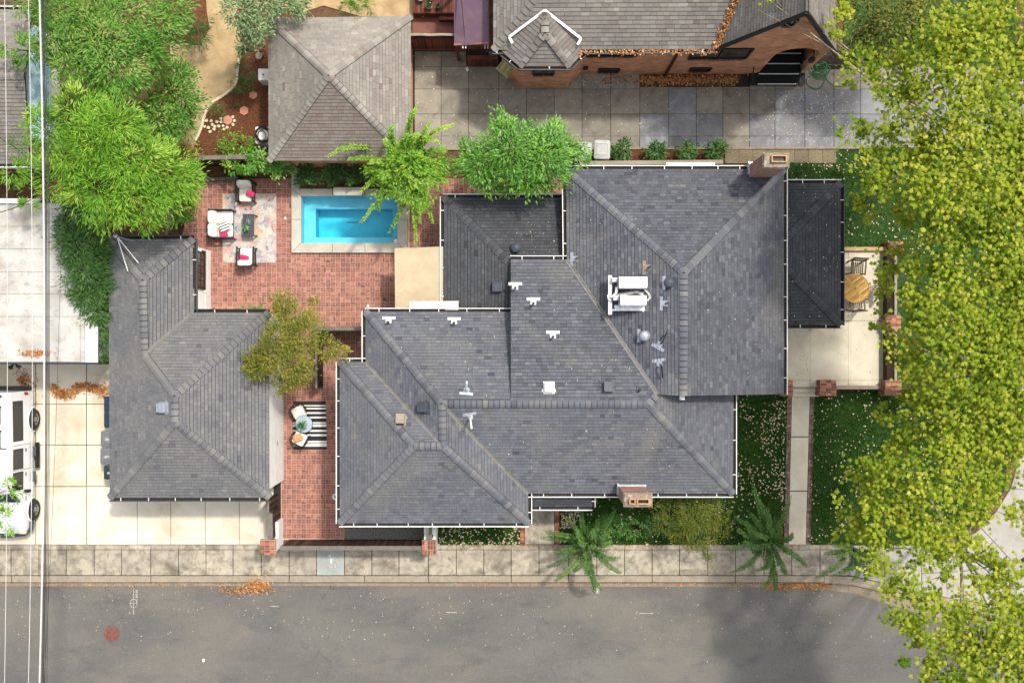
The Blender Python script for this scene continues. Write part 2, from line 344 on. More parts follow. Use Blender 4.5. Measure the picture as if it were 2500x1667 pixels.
b = MB(); b.prism(pxy(lip) + pxy(edge)[::-1], -.2, -.112); struct(b.build('gutter', m_gutterc))
kerb = MB(); kerb.prism(pxy(back) + pxy(lip)[::-1], -.25, -.01); kerb = struct(kerb.build('kerb', m_joint))
kx = [-900, -500, -100, 28, 368, 706, 890, 1046, 1248, 1388, 1592, 1796, 2013]
for i in range(len(kx) - 1):
    b = MB(); b.prism(pxy([(kx[i] + .6, 1405), (kx[i + 1] - .6, 1405), (kx[i + 1] - .6, 1421), (kx[i] + .6, 1421)]), -.2, .006); b.build('kerbstone', m_curb, kerb, bevel=.02)
b = MB(); b.prism(pxy(back[1:]) + pxy(lip[1:])[::-1], -.2, .006); b.build('kerbstone', m_curb, kerb)
yard = MB(); frame4(yard, (W(-900, 0).x, W(3400, 0).x), (W(0, 1330).y, W(0, -900).y), HX, HY, -.25, -.03); struct(yard.build('yard_soil', m_soil))
# sidewalk slabs
sw = sheet('sidewalk', [(-900, 1329), (3400, 1329), (3400, 1480), (2400, 1474), (2250, 1448), (2140, 1420), (2080, 1406), (-900, 1404.5)], -.02, m_joint, .15)
js = [-380, -240, -108, -40, 27, 95, 162, 230, 297, 368, 436, 503, 569, 638, 706, 773, 841, 908, 974, 1046, 1114, 1181, 1248, 1316, 1388, 1457, 1525, 1592, 1659, 1728, 1796, 1865, 1933, 2002, 2075]
def slab(parent, pts, mat, z=.004, gap=.02, name='slab', t=.5):
    P = [Vector((*p, 0)) for p in pxy(pts)]; cen = sum(P, Vector()) / len(P)
    k = MB(); k.prism([p + (cen - p).normalized() * gap for p in P], z - .08, z + random.uniform(-.002, .002), t)
    return k.build(name, mat, parent)
for i in range(len(js) - 1):
    a, d = js[i], js[i + 1]
    slab(sw, [(a, 1341.3), (d, 1341.3), (d, 1404), (a, 1404)], m_walk_new if a == 773 else m_walk)
    slab(sw, [(a, 1329.5), (d, 1329.5), (d, 1341), (a, 1341)], m_walk, gap=.007)
for q in ([(2075, 1330), (2160, 1330), (2160, 1424), (2140, 1419), (2080, 1405), (2075, 1404)], [(2160, 1330), (2250, 1330), (2250, 1447), (2160, 1424)],
          [(2250, 1330), (2345, 1330), (2350, 1394), (2250, 1400)], [(2250, 1400), (2350, 1394), (2352, 1465), (2250, 1447)], [(2350, 1394), (2460, 1378), (2470, 1480), (2352, 1465)],
          [(2345, 1330), (2395, 1288), (2475, 1375), (2350, 1394)], [(2395, 1288), (2432, 1248), (2600, 1300), (2475, 1375)], [(2460, 1378), (2700, 1340), (2700, 1485), (2470, 1480)],
          [(2432, 1248), (2468, 1190), (2620, 1215), (2600, 1300)], [(2468, 1190), (2488, 1115), (2640, 1120), (2620, 1215)], [(2488, 1115), (2494, 900), (2640, 900), (2640, 1120)]):
    slab(sw, q, m_corner)
# driveway
dw = sheet('driveway', [(-500, 886), (690, 886), (690, 1330), (-500, 1330)], -.014, m_joint, .12)
xs = [-420, -290, -165, -38, 87, 211]; ys = [888, 986, 1086, 1187, 1329.3]
for i in range(len(xs) - 1):
    for j in range(len(ys) - 1): slab(dw, [(xs[i], ys[j]), (xs[i + 1], ys[j]), (xs[i + 1], ys[j + 1]), (xs[i], ys[j + 1])], m_drive)
for j in range(3): slab(dw, [(211, ys[j]), (335, ys[j]), (335, ys[j + 1]), (211, ys[j + 1])], m_drive)
xx = [211, 335, 417, 501, 584, 668]
for i in range(5): slab(dw, [(xx[i], 1187), (xx[i + 1], 1187), (xx[i + 1], 1329.3), (xx[i], 1329.3)], m_drive)
# neighbour's driveway, north
nd = sheet('neighbour_driveway', [(1004, 124), (2600, 124), (2600, 362), (1004, 362)], -.014, m_joint, .12)
nx = [1006, 1012, 1077, 1144, 1218, 1285, 1353, 1421, 1491, 1562, 1633, 1700, 1765, 1830, 1892, 1965, 2036, 2101, 2170, 2240, 2310, 2380, 2450, 2530]
ny = [126, 163, 218, 279, 333, 361]
for i in range(1, len(nx) - 1):
    for j in range(5):
        if j == 0 and nx[i] > 1210: continue
        if j == 1 and nx[i] > 1500 and nx[i] < 2100: q = (213, 218)
        else: q = (ny[j], ny[j + 1])
        y0, y1 = q
        if j == 1 and 1350 <= nx[i] < 1560: y0 = 180
        slab(nd, [(nx[i], y0), (nx[i + 1], y0), (nx[i + 1], y1), (nx[i], y1)], m_ndrive_blue if ((i >= 9 and j >= 3 and nx[i] not in (1765,)) or (i == 10 and j == 2) or (i > 13 and j > 1)) else m_ndrive, gap=.013)
for i in range(13, 17): slab(nd, [(nx[i], 170), (nx[i + 1], 170), (nx[i + 1], 213), (nx[i], 213)], m_ndrive, gap=.013)
b = MB(); b.prism(pxy([(1562, 181), (1808, 181), (1808, 190), (1803, 203), (1790, 211), (1562, 211)]), -.05, .012); struct(b.build('planting_bed', m_mulch))
b = MB(); b.prism(pxy([(1030, 361.5), (2100, 359.5), (2100, 364), (1030, 367)]), -.1, .05); struct(b.build('kerb_edging', m_curb))
ag = sheet('aggregate_strip', [(1768, 364.5), (2040, 364.5), (2040, 400), (1768, 400)], -.012, m_joint, .1)
for i in range(8):
    a = 1770 + i * 34; slab(ag, [(a, 365.5), (a + 34, 365.5), (a + 34, 399), (a, 399)], m_agg, gap=.008)
sheet('shrub_bed', [(1380, 366), (1766, 366), (1766, 396), (1380, 396)], -.01, m_mulch)
# north garden
sheet('garden_bed', [(380, -60), (720, -60), (720, 420), (380, 420)], -.012, m_mulch)
path = [(500, -60), (640, -60), (1010, -60), (1010, 42), (880, 40), (790, 14), (740, 30), (640, 20), (590, 0), (572, 40), (585, 75), (587, 120), (581, 165), (577, 205), (556, 230), (520, 255), (502, 280), (494, 310), (480, 345), (468, 372), (440, 372), (400, 372), (404, 345), (430, 320), (440, 280), (420, 200), (415, 110), (440, 108), (490, 112), (512, 70), (505, 30)]
b = MB(); b.prism(pxy(path), -.05, .004); struct(b.build('garden_path', m_sand))
sheet('west_yard', [(-300, 395), (150, 395), (150, 500), (-300, 500)], -.008, m_soil)
# gravel and lawns
sheet('gravel_bed', [(838, 1278), (1052, 1278), (1052, 1318), (838, 1318)], -.002, m_gravel)
lawn_polys = [[(1062, 1270), (1268, 1270), (1268, 1329), (1062, 1329)], [(1370, 1190), (1920, 1190), (1912, 1329), (1366, 1329)], [(1780, 950), (1922, 950), (1918, 1200), (1780, 1200)],
              [(1986, 960), (2480, 940), (2450, 1200), (2340, 1328), (1974, 1329)], [(2040, 365), (2480, 365), (2480, 604), (2040, 604)], [(1900, 398), (2060, 398), (2060, 604), (1900, 604)],
              [(2185, 600), (2480, 600), (2480, 945), (2185, 945)], [(2060, -60), (2480, -60), (2480, 180), (2060, 180)]]
for n_, q in enumerate(lawn_polys): sheet('lawn', q, -.022 + .003 * n_, m_lawn)

# ================================================================ brick patio, laid in a basket weave
patio_rects = [(428, 437, 713, 618), (500, 618, 1085, 803), (995, 437, 1085, 618), (1085, 437, 1385, 484), (686, 803, 905, 985), (686, 985, 850, 1282), (686, 1282, 840, 1317)]
pb = MB()
for x0, y0, x1, y1 in patio_rects: pb.prism(pxy([(x0, y0), (x1, y0), (x1, y1), (x0, y1)]), -.08, .002)
patio = struct(pb.build('patio', m_mortar))
U = .1945; cells = []
for i in range(-75, 14):
    for j in range(-46, 38):
        x, y = (i + .5) * U + .03, (j + .5) * U
        px, py = CX + x * F / H, CY - y * F / H
        if any(a - 1 <= px <= d + 1 and e - 1 <= py <= f + 1 for a, e, d, f in patio_rects): cells.append((x, y, (i + j) % 2))
bl = []
for x, y, o in cells:
    for s in (-1, 1):
        bl.append((x + (s * U / 4 if o else 0), y + (0 if o else s * U / 4), o))
bl.sort(key=lambda q: (q[0] + 4.5) ** 2 + (q[1] - 1.5) ** 2)
bh = (U - .019) / 2; bw = (U / 2 - .011) / 2
brk = []
for k in range(8):
    q = MB(); q.obox((0, 0, 0), (bh, 0, 0), (0, bw, 0), (0, 0, .012), [.2, .35, .45, .5, .55, .6, .75, .95][k]); brk.append(q.mesh('brick', m_brick))
rest = MB()
for n, (x, y, o) in enumerate(bl):
    zz = .004 + random.uniform(-.002, .003); an = random.gauss(0, .012) + (math.pi / 2 if o else 0)
    if n < 300:
        obj('brick', brk[random.randrange(8)], patio, Matrix.Translation((x, y, zz)) @ Matrix.Rotation(an, 4, 'Z'))
    else:
        ca, sa = math.cos(an), math.sin(an)
        rest.obox((x, y, zz), (bh * ca, bh * sa, 0), (-bw * sa, bw * ca, 0), (0, 0, .012), min(1, max(0, random.gauss(.5, .2))))
rest.build('bricks', m_brick, patio, kind='stuff')

# ================================================================ pool
m_tile = M('pool_plaster', c(150, 222, 236), c(128, 214, 232), 2.5, rough=.6)
m_tile_d = M('deep_pool_plaster', c(70, 214, 236), c(48, 200, 228), 2.0, rough=.6)
pool = sheet('pool_surround', [(712.5, 409), (996, 409), (996, 619), (712.5, 619)], -1.6, m_joint, .1)
pool.name = 'pool'
def wall_ring(b, o, i, z0, z1):
    for k in range(4):
        a, d, e, f = o[k], o[(k + 1) % 4], i[(k + 1) % 4], i[k]; b.prism([a, d, e, f], z0, z1)
inner = pxy([(737, 480), (971, 480), (971, 594), (737, 594)]); outer = pxy([(733, 476), (975, 476), (975, 598), (733, 598)])
deep = pxy([(764, 506), (956, 506), (956, 577), (764, 577)])
b = MB(); wall_ring(b, outer, inner, -1.55, .03); b.build('pool_wall', m_tile, pool)
b = MB(); wall_ring(b, inner, deep, -1.5, -.5); b.build('bench', m_tile, pool)
b = MB(); b.prism(deep, -1.5, -1.2); b.build('pool_floor', m_tile_d, pool)
b = MB()
for k in range(4):
    p, q = Vector((*deep[k], 0)), Vector((*deep[(k + 1) % 4], 0)); cc = sum((Vector((*d, 0)) for d in deep), Vector()) / 4
    b.prism([p[:2], q[:2], (q + (cc - q) * .012)[:2], (p + (cc - p) * .012)[:2]], -1.2, -.52)
b.build('deep_wall', m_tile_d, pool)
b = MB()
for k in range(22):
    p = W(846 + k * 1.9, 543 + math.sin(k) * .4, -1.19); b.cyl(p.x, p.y, .012 + .006 * (k % 3), -1.2, -1.185, 6)
b.build('drain_slot', m_black, pool)
def cope(pts):
    k = MB(); P = [Vector((*p, 0)) for p in pxy(pts)]; cen = sum(P, Vector()) / len(P)
    k.prism([p + (cen - p).normalized() * .006 for p in P], -.3, .14); k.build('coping_slab', m_cope, pool, bevel=.012)
o0, o1, p0, p1 = (713, 462), (995, 618), (737, 480), (971, 594)
cope([(713, 410), (733, 410), (733, 462), (713, 462)])
cope([(713, 462), (737, 480), (737, 537), (713, 537)]); cope([(713, 537), (737, 537), (737, 594), (713, 618)])
cope([(971, 480), (995, 462), (995, 537), (971, 537)]); cope([(971, 537), (995, 537), (995, 618), (971, 594)])
for a, d, a2, d2 in ((713, 813, 737, 813), (813, 892, 813, 892), (892, 995, 892, 971)):
    cope([(a, 618), (a2, 594), (d2, 594), (d, 618)]); cope([(a, 462), (d, 462), (d2, 480), (a2, 480)])
b = MB(); b.prism(pxy([(734, 411), (994, 411), (994, 461), (734, 461)]), -.2, .06); b.build('planter_soil', m_soil, pool)
ft = thing('water_spillway', W(849, 468), 'raised white concrete spillway block at the back edge of the pool', 'water feature')
b = MB(); b.prism(pxy([(814, 457), (884, 457), (884, 477), (814, 477)], .45), .14, .45); b.build('block', m_cope, ft, bevel=.015)
b = MB(); b.prism(pxy([(818, 476.5), (880, 476.5), (880, 478.5), (818, 478.5)], .38), .36, .40); b.build('spout_lip', m_galv, ft)
m_wat = bpy.data.materials.new('pool_water'); m_wat.use_nodes = True; N = m_wat.node_tree.nodes; L = m_wat.node_tree.links; N.remove(N['Principled BSDF'])
tr = N.new('ShaderNodeBsdfTransparent'); tr.inputs[0].default_value = (.72, .97, 1, 1); gl = N.new('ShaderNodeBsdfGlossy'); gl.inputs['Roughness'].default_value = .04
fr = N.new('ShaderNodeFresnel'); fr.inputs[0].default_value = 1.33; mxs = N.new('ShaderNodeMixShader')
nz = N.new('ShaderNodeTexNoise'); nz.inputs['Scale'].default_value = 3.5; nz.inputs['Detail'].default_value = 4; gg = N.new('ShaderNodeNewGeometry'); L.new(gg.outputs['Position'], nz.inputs['Vector'])
bp = N.new('ShaderNodeBump'); bp.inputs['Strength'].default_value = .25; bp.inputs['Distance'].default_value = .05; L.new(nz.outputs['Fac'], bp.inputs['Height']); L.new(bp.outputs[0], gl.inputs['Normal']); L.new(bp.outputs[0], fr.inputs['Normal'])
L.new(fr.outputs[0], mxs.inputs[0]); L.new(tr.outputs[0], mxs.inputs[1]); L.new(gl.outputs[0], mxs.inputs[2]); L.new(mxs.outputs[0], N['Material Output'].inputs['Surface'])
wv = MB(); ww = 40; hh = 20
for i in range(ww):
    for j in range(hh):
        P = []
        for di, dj in ((0, 0), (1, 0), (1, 1), (0, 1)):
            u, v_ = (i + di) / ww, (j + dj) / hh
            x = inner[0][0] + (inner[1][0] - inner[0][0]) * u; y = inner[0][1] + (inner[2][1] - inner[0][1]) * v_
            d = math.hypot(x - W(845, 484).x, y - W(845, 484).y)
            P.append((x, y, .02 + .012 * math.sin(14 * d) * math.exp(-d * 1.6)))
        wv.face(P[::-1])
struct(wv.build('water', m_wat))
pb_ = thing('skimmer_lid', W(967, 589), 'small round white float by the lower right corner of the pool', 'pool float')
b = MB(); p = W(967, 590, .05); b.lathe(p.x, p.y, [(.001, -.02), (.09, -.01), (.115, .04), (.09, .08), (.03, .1), (.001, .1)], 16); b.build('float_body', m_white, pb_, smooth=True)
b = MB(); b.cyl(p.x, p.y, .03, .095, .12, 10); b.build('cap', m_galv, pb_)
# ================================================================ roofs
def clip(poly, x0, x1, y0, y1):
    for ax, lim, sgn in ((0, x0, 1), (0, x1, -1), (1, y0, 1), (1, y1, -1)):
        out = []; n = len(poly)
        for i in range(n):
            p, q = poly[i], poly[(i + 1) % n]; a, b_ = (p[ax] - lim) * sgn, (q[ax] - lim) * sgn
            if a >= 0: out.append(p)
            if a * b_ < 0:
                t = a / (a - b_); out.append((p[0] + (q[0] - p[0]) * t, p[1] + (q[1] - p[1]) * t))
        poly = out
        if len(poly) < 3: return []
    return poly
def area(p): return abs(sum(p[i][0] * p[(i + 1) % len(p)][1] - p[(i + 1) % len(p)][0] * p[i][1] for i in range(len(p)))) / 2
class Roof:
    """shingled planes of one building: up to 300 shingles as parts, the rest as one stuff part"""
    def __init__(s, parent, mat, deck, ex=.128, tab=.2, n_single=300):
        s.p = parent; s.mat = mat; s.ex = ex; s.tab = tab; s.deckm = deck
        s.items = []; s.deck = MB(); s.n = n_single; s.meshes = {}; s.cap_meshes = {}
    def plane(s, pts, dark=0.0, nodeck=False):
        """pts: world points, first two are the eave, left to right seen from outside"""
        P = [Vector(p) for p in pts]; n = Vector()
        for i in range(len(P)):
            a, b_ = P[i], P[(i + 1) % len(P)]; n += Vector(((a.y - b_.y) * (a.z + b_.z), (a.z - b_.z) * (a.x + b_.x), (a.x - b_.x) * (a.y + b_.y)))
        n.normalize()
        if n.z < 0: n = -n
        u = (P[1] - P[0]); u = (u - n * u.dot(n)).normalized(); v = n.cross(u)
        if v.z < 0: u, v = -u, -v
        o = sum(P, Vector()) / len(P); o = o + u * (P[0] - o).dot(u) + v * (P[0] - o).dot(v); uv = [((p - o).dot(u), (p - o).dot(v)) for p in P]
        P = [o + u * a + v * b_ for a, b_ in uv]
        s.deck.face([p - n * .01 for p in P]); s.deck.face([p - n * .1 for p in P][::-1])
        for i in range(len(P)):
            j = (i + 1) % len(P); s.deck.face([P[i] - n * .01, P[j] - n * .01, P[j] - n * .1, P[i] - n * .1])
        u0, u1 = min(q[0] for q in uv), max(q[0] for q in uv); v0, v1 = min(q[1] for q in uv), max(q[1] for q in uv)
        r = 0; vv = v0
        while vv < v1:
            uu = u0 - random.random() * s.tab - (s.tab / 2 if r % 2 else 0)
            while uu < u1:
                w = s.tab * random.uniform(.75, 1.3)
                g = clip(uv, uu + .003, uu + w - .003, vv + .019, vv + s.ex)  # dark deck left showing below each course paints butt shadow and granule edge
                if g and area(g) > .0006:
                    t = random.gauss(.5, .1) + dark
                    if random.random() < .012: t += .45
                    if random.random() < .03: t -= .3
                    t = min(1, max(0, t))
                    s.items.append((area(g), o, u, v, n, g, uu + .003, vv + .019, w - .006, s.ex - .019, t))
                uu += w
            vv += s.ex; r += 1
    def finish(s):
        s.items.sort(key=lambda q: -q[0]); rest = MB(); k = 0
        full = [q for q in s.items if q[0] > .97 * q[8] * q[9]]
        def seen(q):
            p = q[1] + q[2] * q[6] + q[3] * q[7]; return abs(p.x * F / (H - p.z)) < 1245 and abs(p.y * F / (H - p.z)) < 828
        full = [q for q in full if seen(q)]; random.shuffle(full); full.sort(key=lambda q: -round(q[8], 1))
        single = set(id(q) for q in full[:s.n])
        for it in s.items:
            ar, o, u, v, n, g, a, b_, w, h, t = it
            lift = lambda y: .02 - .016 * (y - b_) / h
            if id(it) in single:
                key = (round(w, 2), round(t * 6))
                if key not in s.meshes:
                    q = MB(); W2 = key[0]
                    pts = [(0, 0), (W2, 0), (W2, h), (0, h)]; top = [(x, y, .02 - .016 * y / h) for x, y in pts]; bot = [(x, y, -.006) for x, y in pts]
                    q.face(top, key[1] / 6)
                    for i in range(4): j = (i + 1) % 4; q.face([bot[i], bot[j], top[j], top[i]], key[1] / 6)
                    s.meshes[key] = q.mesh('shingle', s.mat)
                X = o + u * a + v * b_
                Mx = Matrix(((u.x, v.x, n.x, X.x), (u.y, v.y, n.y, X.y), (u.z, v.z, n.z, X.z), (0, 0, 0, 1)))
                obj('shingle', s.meshes[key], s.p, Mx)
            else:
                top = [o + u * x + v * y + n * lift(y) for x, y in g]; bot = [o + u * x + v * y - n * .006 for x, y in g]
                # top face and the butt edge
                if (g[0][0] * (g[1][1] - g[2][1]) + g[1][0] * (g[2][1] - g[0][1]) + g[2][0] * (g[0][1] - g[1][1])) < 0: top = top[::-1]; bot = bot[::-1]
                rest.face(top, t)
                for i in range(len(g)):
                    j = (i + 1) % len(g); rest.face([bot[i], bot[j], top[j], top[i]], t)
        if rest.f: rest.build('shingles', s.mat, s.p, kind='stuff')
        s.deck.build('roof_deck', s.deckm, s.p)
    def ridge(s, p, q, drop=.05, w=.14, step=.2, name='ridge_cap'):
        p, q = Vector(p), Vector(q); d = q - p; L_ = d.length; n = max(1, int(L_ / step)); st = L_ / n; d.normalize()
        side = d.cross(Vector((0, 0, 1))).normalized(); up = side.cross(d)
        us = MB(); sec0 = [(-w * 1.1, -drop * 1.1), (0, 0), (w * 1.1, -drop * 1.1)]  # added dark strip: paints shadow lines into the gaps between caps
        for j in range(2):
            (a0, b0_), (a1, b1_) = sec0[j], sec0[j + 1]
            us.face([p + side * a0 + up * (b0_ + .022), p + side * a1 + up * (b1_ + .022), q + side * a1 + up * (b1_ + .022), q + side * a0 + up * (b0_ + .022)])
        us.build('ridge_gap_shade', s.deckm, s.p)
        for i in range(n):
            t = round(min(1, max(0, random.gauss(.46, .14))) * 4)
            key = (round(drop, 3), t, round(st, 2))
            if key not in s.cap_meshes:
                m = MB(); l = st * .88
                sec = [(-w, -drop), (-w * .45, -drop * .3), (0, 0), (w * .45, -drop * .3), (w, -drop)]
                A = [(0, x, z + .062) for x, z in sec]; B = [(l, x, z + .026) for x, z in sec]; Ab = [(0, x, z - .01) for x, z in sec]; Bb = [(l, x, z - .01) for x, z in sec]
                for j in range(4):
                    m.face([A[j], B[j], B[j + 1], A[j + 1]][::-1], t / 4); m.face([A[j], A[j + 1], Ab[j + 1], Ab[j]], t / 4); m.face([B[j], B[j + 1], Bb[j + 1], Bb[j]][::-1], t / 4)
                m.face([A[0], B[0], Bb[0], Ab[0]], t / 4); m.face([A[4], B[4], Bb[4], Ab[4]][::-1], t / 4)
                s.cap_meshes[key] = m.mesh('ridge_cap', s.mat)
            X = p + d * (i * st); sd_ = -side
            Mx = Matrix(((d.x, sd_.x, up.x, X.x), (d.y, sd_.y, up.y, X.y), (d.z, sd_.z, up.z, X.z), (0, 0, 0, 1)))
            obj(name, s.cap_meshes[key], s.p, Mx)
def valley(parent, p, q, w=.06, mat=None):
    p, q = Vector(p), Vector(q); d = (q - p).normalized(); side = d.cross(Vector((0, 0, 1))).normalized(); b = MB(); up = Vector((0, 0, .03))
    b.face([p - side * w + up * 1.6, q - side * w + up * 1.6, q + up * .6, p + up * .6][::-1]); b.face([p + up * .6, q + up * .6, q + side * w + up * 1.6, p + side * w + up * 1.6][::-1])
    b.tube([p + up * 1.1, q + up * 1.1], .014, 6); b.build('valley_flashing', mat or m_flash, parent)
def gutter(parent, p, q, out, white=True, hang=.95):
    """eave gutter: trough, outer rim and hanger straps; out = outward unit vector"""
    p, q, out = Vector(p), Vector(q), Vector(out); up = Vector((0, 0, 1)); b = MB()
    b.obox((p + q) / 2 + out * .055 - up * .1, (q - p) / 2, out * .055, up * .008)
    o = b.build('gutter', m_gutin, parent)
    b = MB(); b.obox((p + q) / 2 + out * .122 - up * .05, (q - p) / 2 + (q - p).normalized() * .02, out * .014, up * .058)
    b.build('gutter_rim', m_white if white else m_dgrey, o)
    b = MB(); L_ = (q - p).length; n = max(1, int(L_ / hang)); d = (q - p).normalized()
    for i in range(n):
        x = p + d * ((i + .5 + random.uniform(-.15, .15)) * L_ / n); b.obox(x + out * .05 - up * .005, d * .013, out * .07, up * .006)
    b.build('gutter_hanger', m_white, o, kind='stuff')
def walls(parent, outline, z0, z1, mat, name='wall'):
    b = MB(); b.prism(outline, z0, z1); return b.build(name, mat, parent)

# ---------------------------------------------------------------- the main house
ZE, ZR, ZN, ZNR = 2.9, 4.5, 3.1, 4.76
house = thing('house', W(1350, 860), 'large house with a slate grey hipped shingle roof of many planes and white gutters', 'house')
E = lambda x, y: W(x, y, ZE)
T = lambda x, y: W(x, y, ZR)
A_, B_, C_, D_ = T(1079, 986), T(1081, 1089), T(1010, 1089), T(1583, 987)
rf = Roof(house, m_roof, m_deck)
sw_tl, sw_tr, sw_bl, sw_br = E(829, 883), E(892, 883), E(829, 1277), E(1290, 1277)
nw_tl, nw_tr, se_l, se_r, step_e = E(892, 761), E(1247, 761), E(1290, 1205), E(1790, 1205), E(1790, 960)
dm_l, dm_r = W(1247, 633, ZN), W(1383, 633, ZN); val = W(1605, 963, 4.405); top_l = T(1247, 987)
ne_tl, ne_tr, ne_br, apex, gab = W(1381, 413, ZN), W(1914, 413, ZN), W(1914, 962, ZN), W(1670, 666, ZNR), W(1669, 966, ZNR)
gab_l = W(1606, 966, 4.405)
rf.plane([sw_tl, sw_bl, C_]); rf.plane([sw_bl, sw_br, B_, C_]); rf.plane([sw_br, se_l, A_, B_]); rf.plane([sw_tr, sw_tl, C_, B_])
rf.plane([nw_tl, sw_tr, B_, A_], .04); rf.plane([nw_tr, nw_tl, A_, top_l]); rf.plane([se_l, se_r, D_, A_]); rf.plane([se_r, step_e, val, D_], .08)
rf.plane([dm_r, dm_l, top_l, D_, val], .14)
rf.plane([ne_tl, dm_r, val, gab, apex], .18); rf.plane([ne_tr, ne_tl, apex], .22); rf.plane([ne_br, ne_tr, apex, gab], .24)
rf.finish()
for p, q, dr in ((sw_tl, C_, .05), (sw_bl, C_, .05), (sw_br, B_, .05), (nw_tl, A_, .05), (se_r, D_, .05), (ne_tl, apex, .045), (ne_tr, apex, .045)): rf.ridge(p, q, dr)
for p, q in ((C_, B_), (B_, A_), (D_, A_), (gab, apex)): rf.ridge(p, q, .065)
rf.ridge(D_, val, .03)
valley(house, sw_tr, B_); valley(house, se_l, A_); valley(house, dm_r, val, .075)
X_, Y_ = Vector((1, 0, 0)), Vector((0, 1, 0))
for p, q, o in ((sw_tl, sw_bl, -X_), (sw_bl, sw_br, -Y_), (sw_br, se_l, X_), (sw_tr, sw_tl, Y_), (nw_tl, sw_tr, -X_), (nw_tr, nw_tl, Y_), (se_l, se_r, -Y_), (se_r, step_e, X_), (dm_l, dm_r, Y_),
                (ne_tl, dm_r, -X_), (ne_tl, ne_tr, Y_), (ne_tr, ne_br, X_)): gutter(house, p, q, o)
wall_pts = lambda q, ins, z: [(Vector(p) + Vector((i[0] * ins, i[1] * ins, 0)))[:2] for p, i in q]
I = .35
walls(house, wall_pts([(sw_tl, (1, -1)), (sw_bl, (1, 1)), (sw_br, (-1, 1)), (E(1290, 883), (-1, -1))], I, 0), -.2, ZE - .02, m_stucco)
walls(house, wall_pts([(nw_tl, (1, -1)), (E(892, 1205), (1, 1)), (se_r, (-1, 1)), (E(1790, 761), (-1, -1))], I, 0), -.2, ZE - .04, m_stucco)
walls(house, wall_pts([(dm_l, (.1, -1)), (W(1247, 900, ZN), (.1, 0)), (W(1500, 900, ZN), (0, 0)), (W(1500, 633, ZN), (0, -1))], I, 0), -.2, ZN - .03, m_stucco)
walls(house, wall_pts([(ne_tl, (1, -1)), (W(1381, 963, ZN), (1, .3)), (ne_br, (-1, .3)), (ne_tr, (-1, -1))], I, 0), -.2, ZN - .05, m_stucco)
b = MB(); b.face([nw_tr, top_l, dm_l + Vector((.01, 0, 0))]); b.face([nw_tr + X_ * .03, dm_l + X_ * .03, top_l + X_ * .03]); b.build('cheek_wall', m_dgrey, house)
gl_ = gab - Vector((0, -.12, 0)); b = MB()
b.face([Vector((gl_.x, gl_.y, gl_.z - .1)), Vector((gab_l.x - .2, gl_.y, ZN - .1)), Vector((ne_br.x - .3, gl_.y, ZN - .1))]); b.build('gable_wall', m_stucco, house)
b = MB(); p = W(1665, 972, 4.3); b.box(p.x - .09, p.x + .09, p.y - .05, p.y + .1, 4.2, 4.36); b.build('gable_bracket', m_white, house)
# chimneys
m_chim = brick_mat('chimney_brick', c(168, 92, 70), c(136, 74, 58), c(196, 180, 164), bw=.21, bh=.072)
m_crown = M('mortar_crown', c(164, 150, 130), c(116, 104, 92), 7, bump=.6, bscale=40, stains=[(9, c(206, 198, 186), .55, .7, .8)])
m_clay = M('clay_flue', c(206, 160, 116), c(186, 138, 98), 8)
def chimney(x0, y0, x1, y1, zt, flues, roofz):
    a, d = W(x0, y0, zt), W(x1, y1, zt); b = MB(); b.box(a.x, d.x, d.y, a.y, -.1, zt - .14)
    ch = b.build('chimney', m_chim, house); e = .04
    b = MB(); b.box(a.x - e, d.x + e, d.y - e, a.y + e, zt - .14, zt - .06); b.box(a.x - .01, d.x + .01, d.y - .01, a.y + .01, zt - .06, zt); b.build('crown', m_crown, ch, bevel=.015)
    for f0, g0, f1, g1 in flues:
        p, q = W(f0, g0, zt + .12), W(f1, g1, zt + .12); b = MB(); t = .035
        for bx in ((p.x, q.x, p.y - t, p.y), (p.x, q.x, q.y, q.y + t), (p.x, p.x + t, q.y + t, p.y - t), (q.x - t, q.x, q.y + t, p.y - t)): b.box(*bx, zt - .02, zt + .12)
        b.build('flue', m_clay, ch)
        b = MB(); b.box(p.x + t, q.x - t, q.y + t, p.y - t, zt - .005, zt + .01); b.build('flue_mouth', m_black, ch)
    b = MB(); z = roofz
    b.obox(((a.x + d.x) / 2, a.y + .03, z + .1), ((d.x - a.x) / 2 + .06, 0, 0), (0, .04, .0), (0, 0, .1)); b.obox((a.x - .03, (a.y + d.y) / 2 + .1, z), (.03, 0, 0), (0, (a.y - d.y) / 2, 0), (0, 0, .1))
    b.build('flashing', m_galv, ch)
chimney(1525, 1206, 1591, 1236, 5.2, [(1537, 1217, 1552, 1231), (1555, 1217, 1586, 1231)], 3.15)
chimney(1866, 375, 1926, 408, 5.5, [(1884, 379, 1921, 396)], 3.3)
# low extension, front porch and side porch: dark shingles
ZX = 2.42
ext = Roof(house, m_roof_dark, m_deck, n_single=0)
x1, x2, x3, x4, x5 = W(1083, 482, ZX), W(1083, 757, ZX), W(1252, 757, ZX + .4), W(1252, 650, ZX + .4), W(1381, 482, ZX)
x6 = W(1395, 650, ZX + .4)
EXW, EXN = (x1, x2, x4), (x1, x5, x4)
ext.plane([x1, x2, x3, x4]); ext.plane([x5, x1, x4, x6])
ext.finish(); ext.ridge(x1, x4, .03)
ZP = 2.5; ext = Roof(house, m_roof_dark, m_deck, n_single=0)
q1, q2, q3 = W(1915, 447, ZP), W(2053, 447, ZP), W(2053, 793, ZP); q4 = W(1915, 793, ZP); qa, qb = W(1914, 588, ZP + .42), W(1914, 648, ZP + .42)
ext.plane([q2, q1, qa], .1); ext.plane([q3, q2, qa, qb], .1); ext.plane([q4, q3, qb], .1)
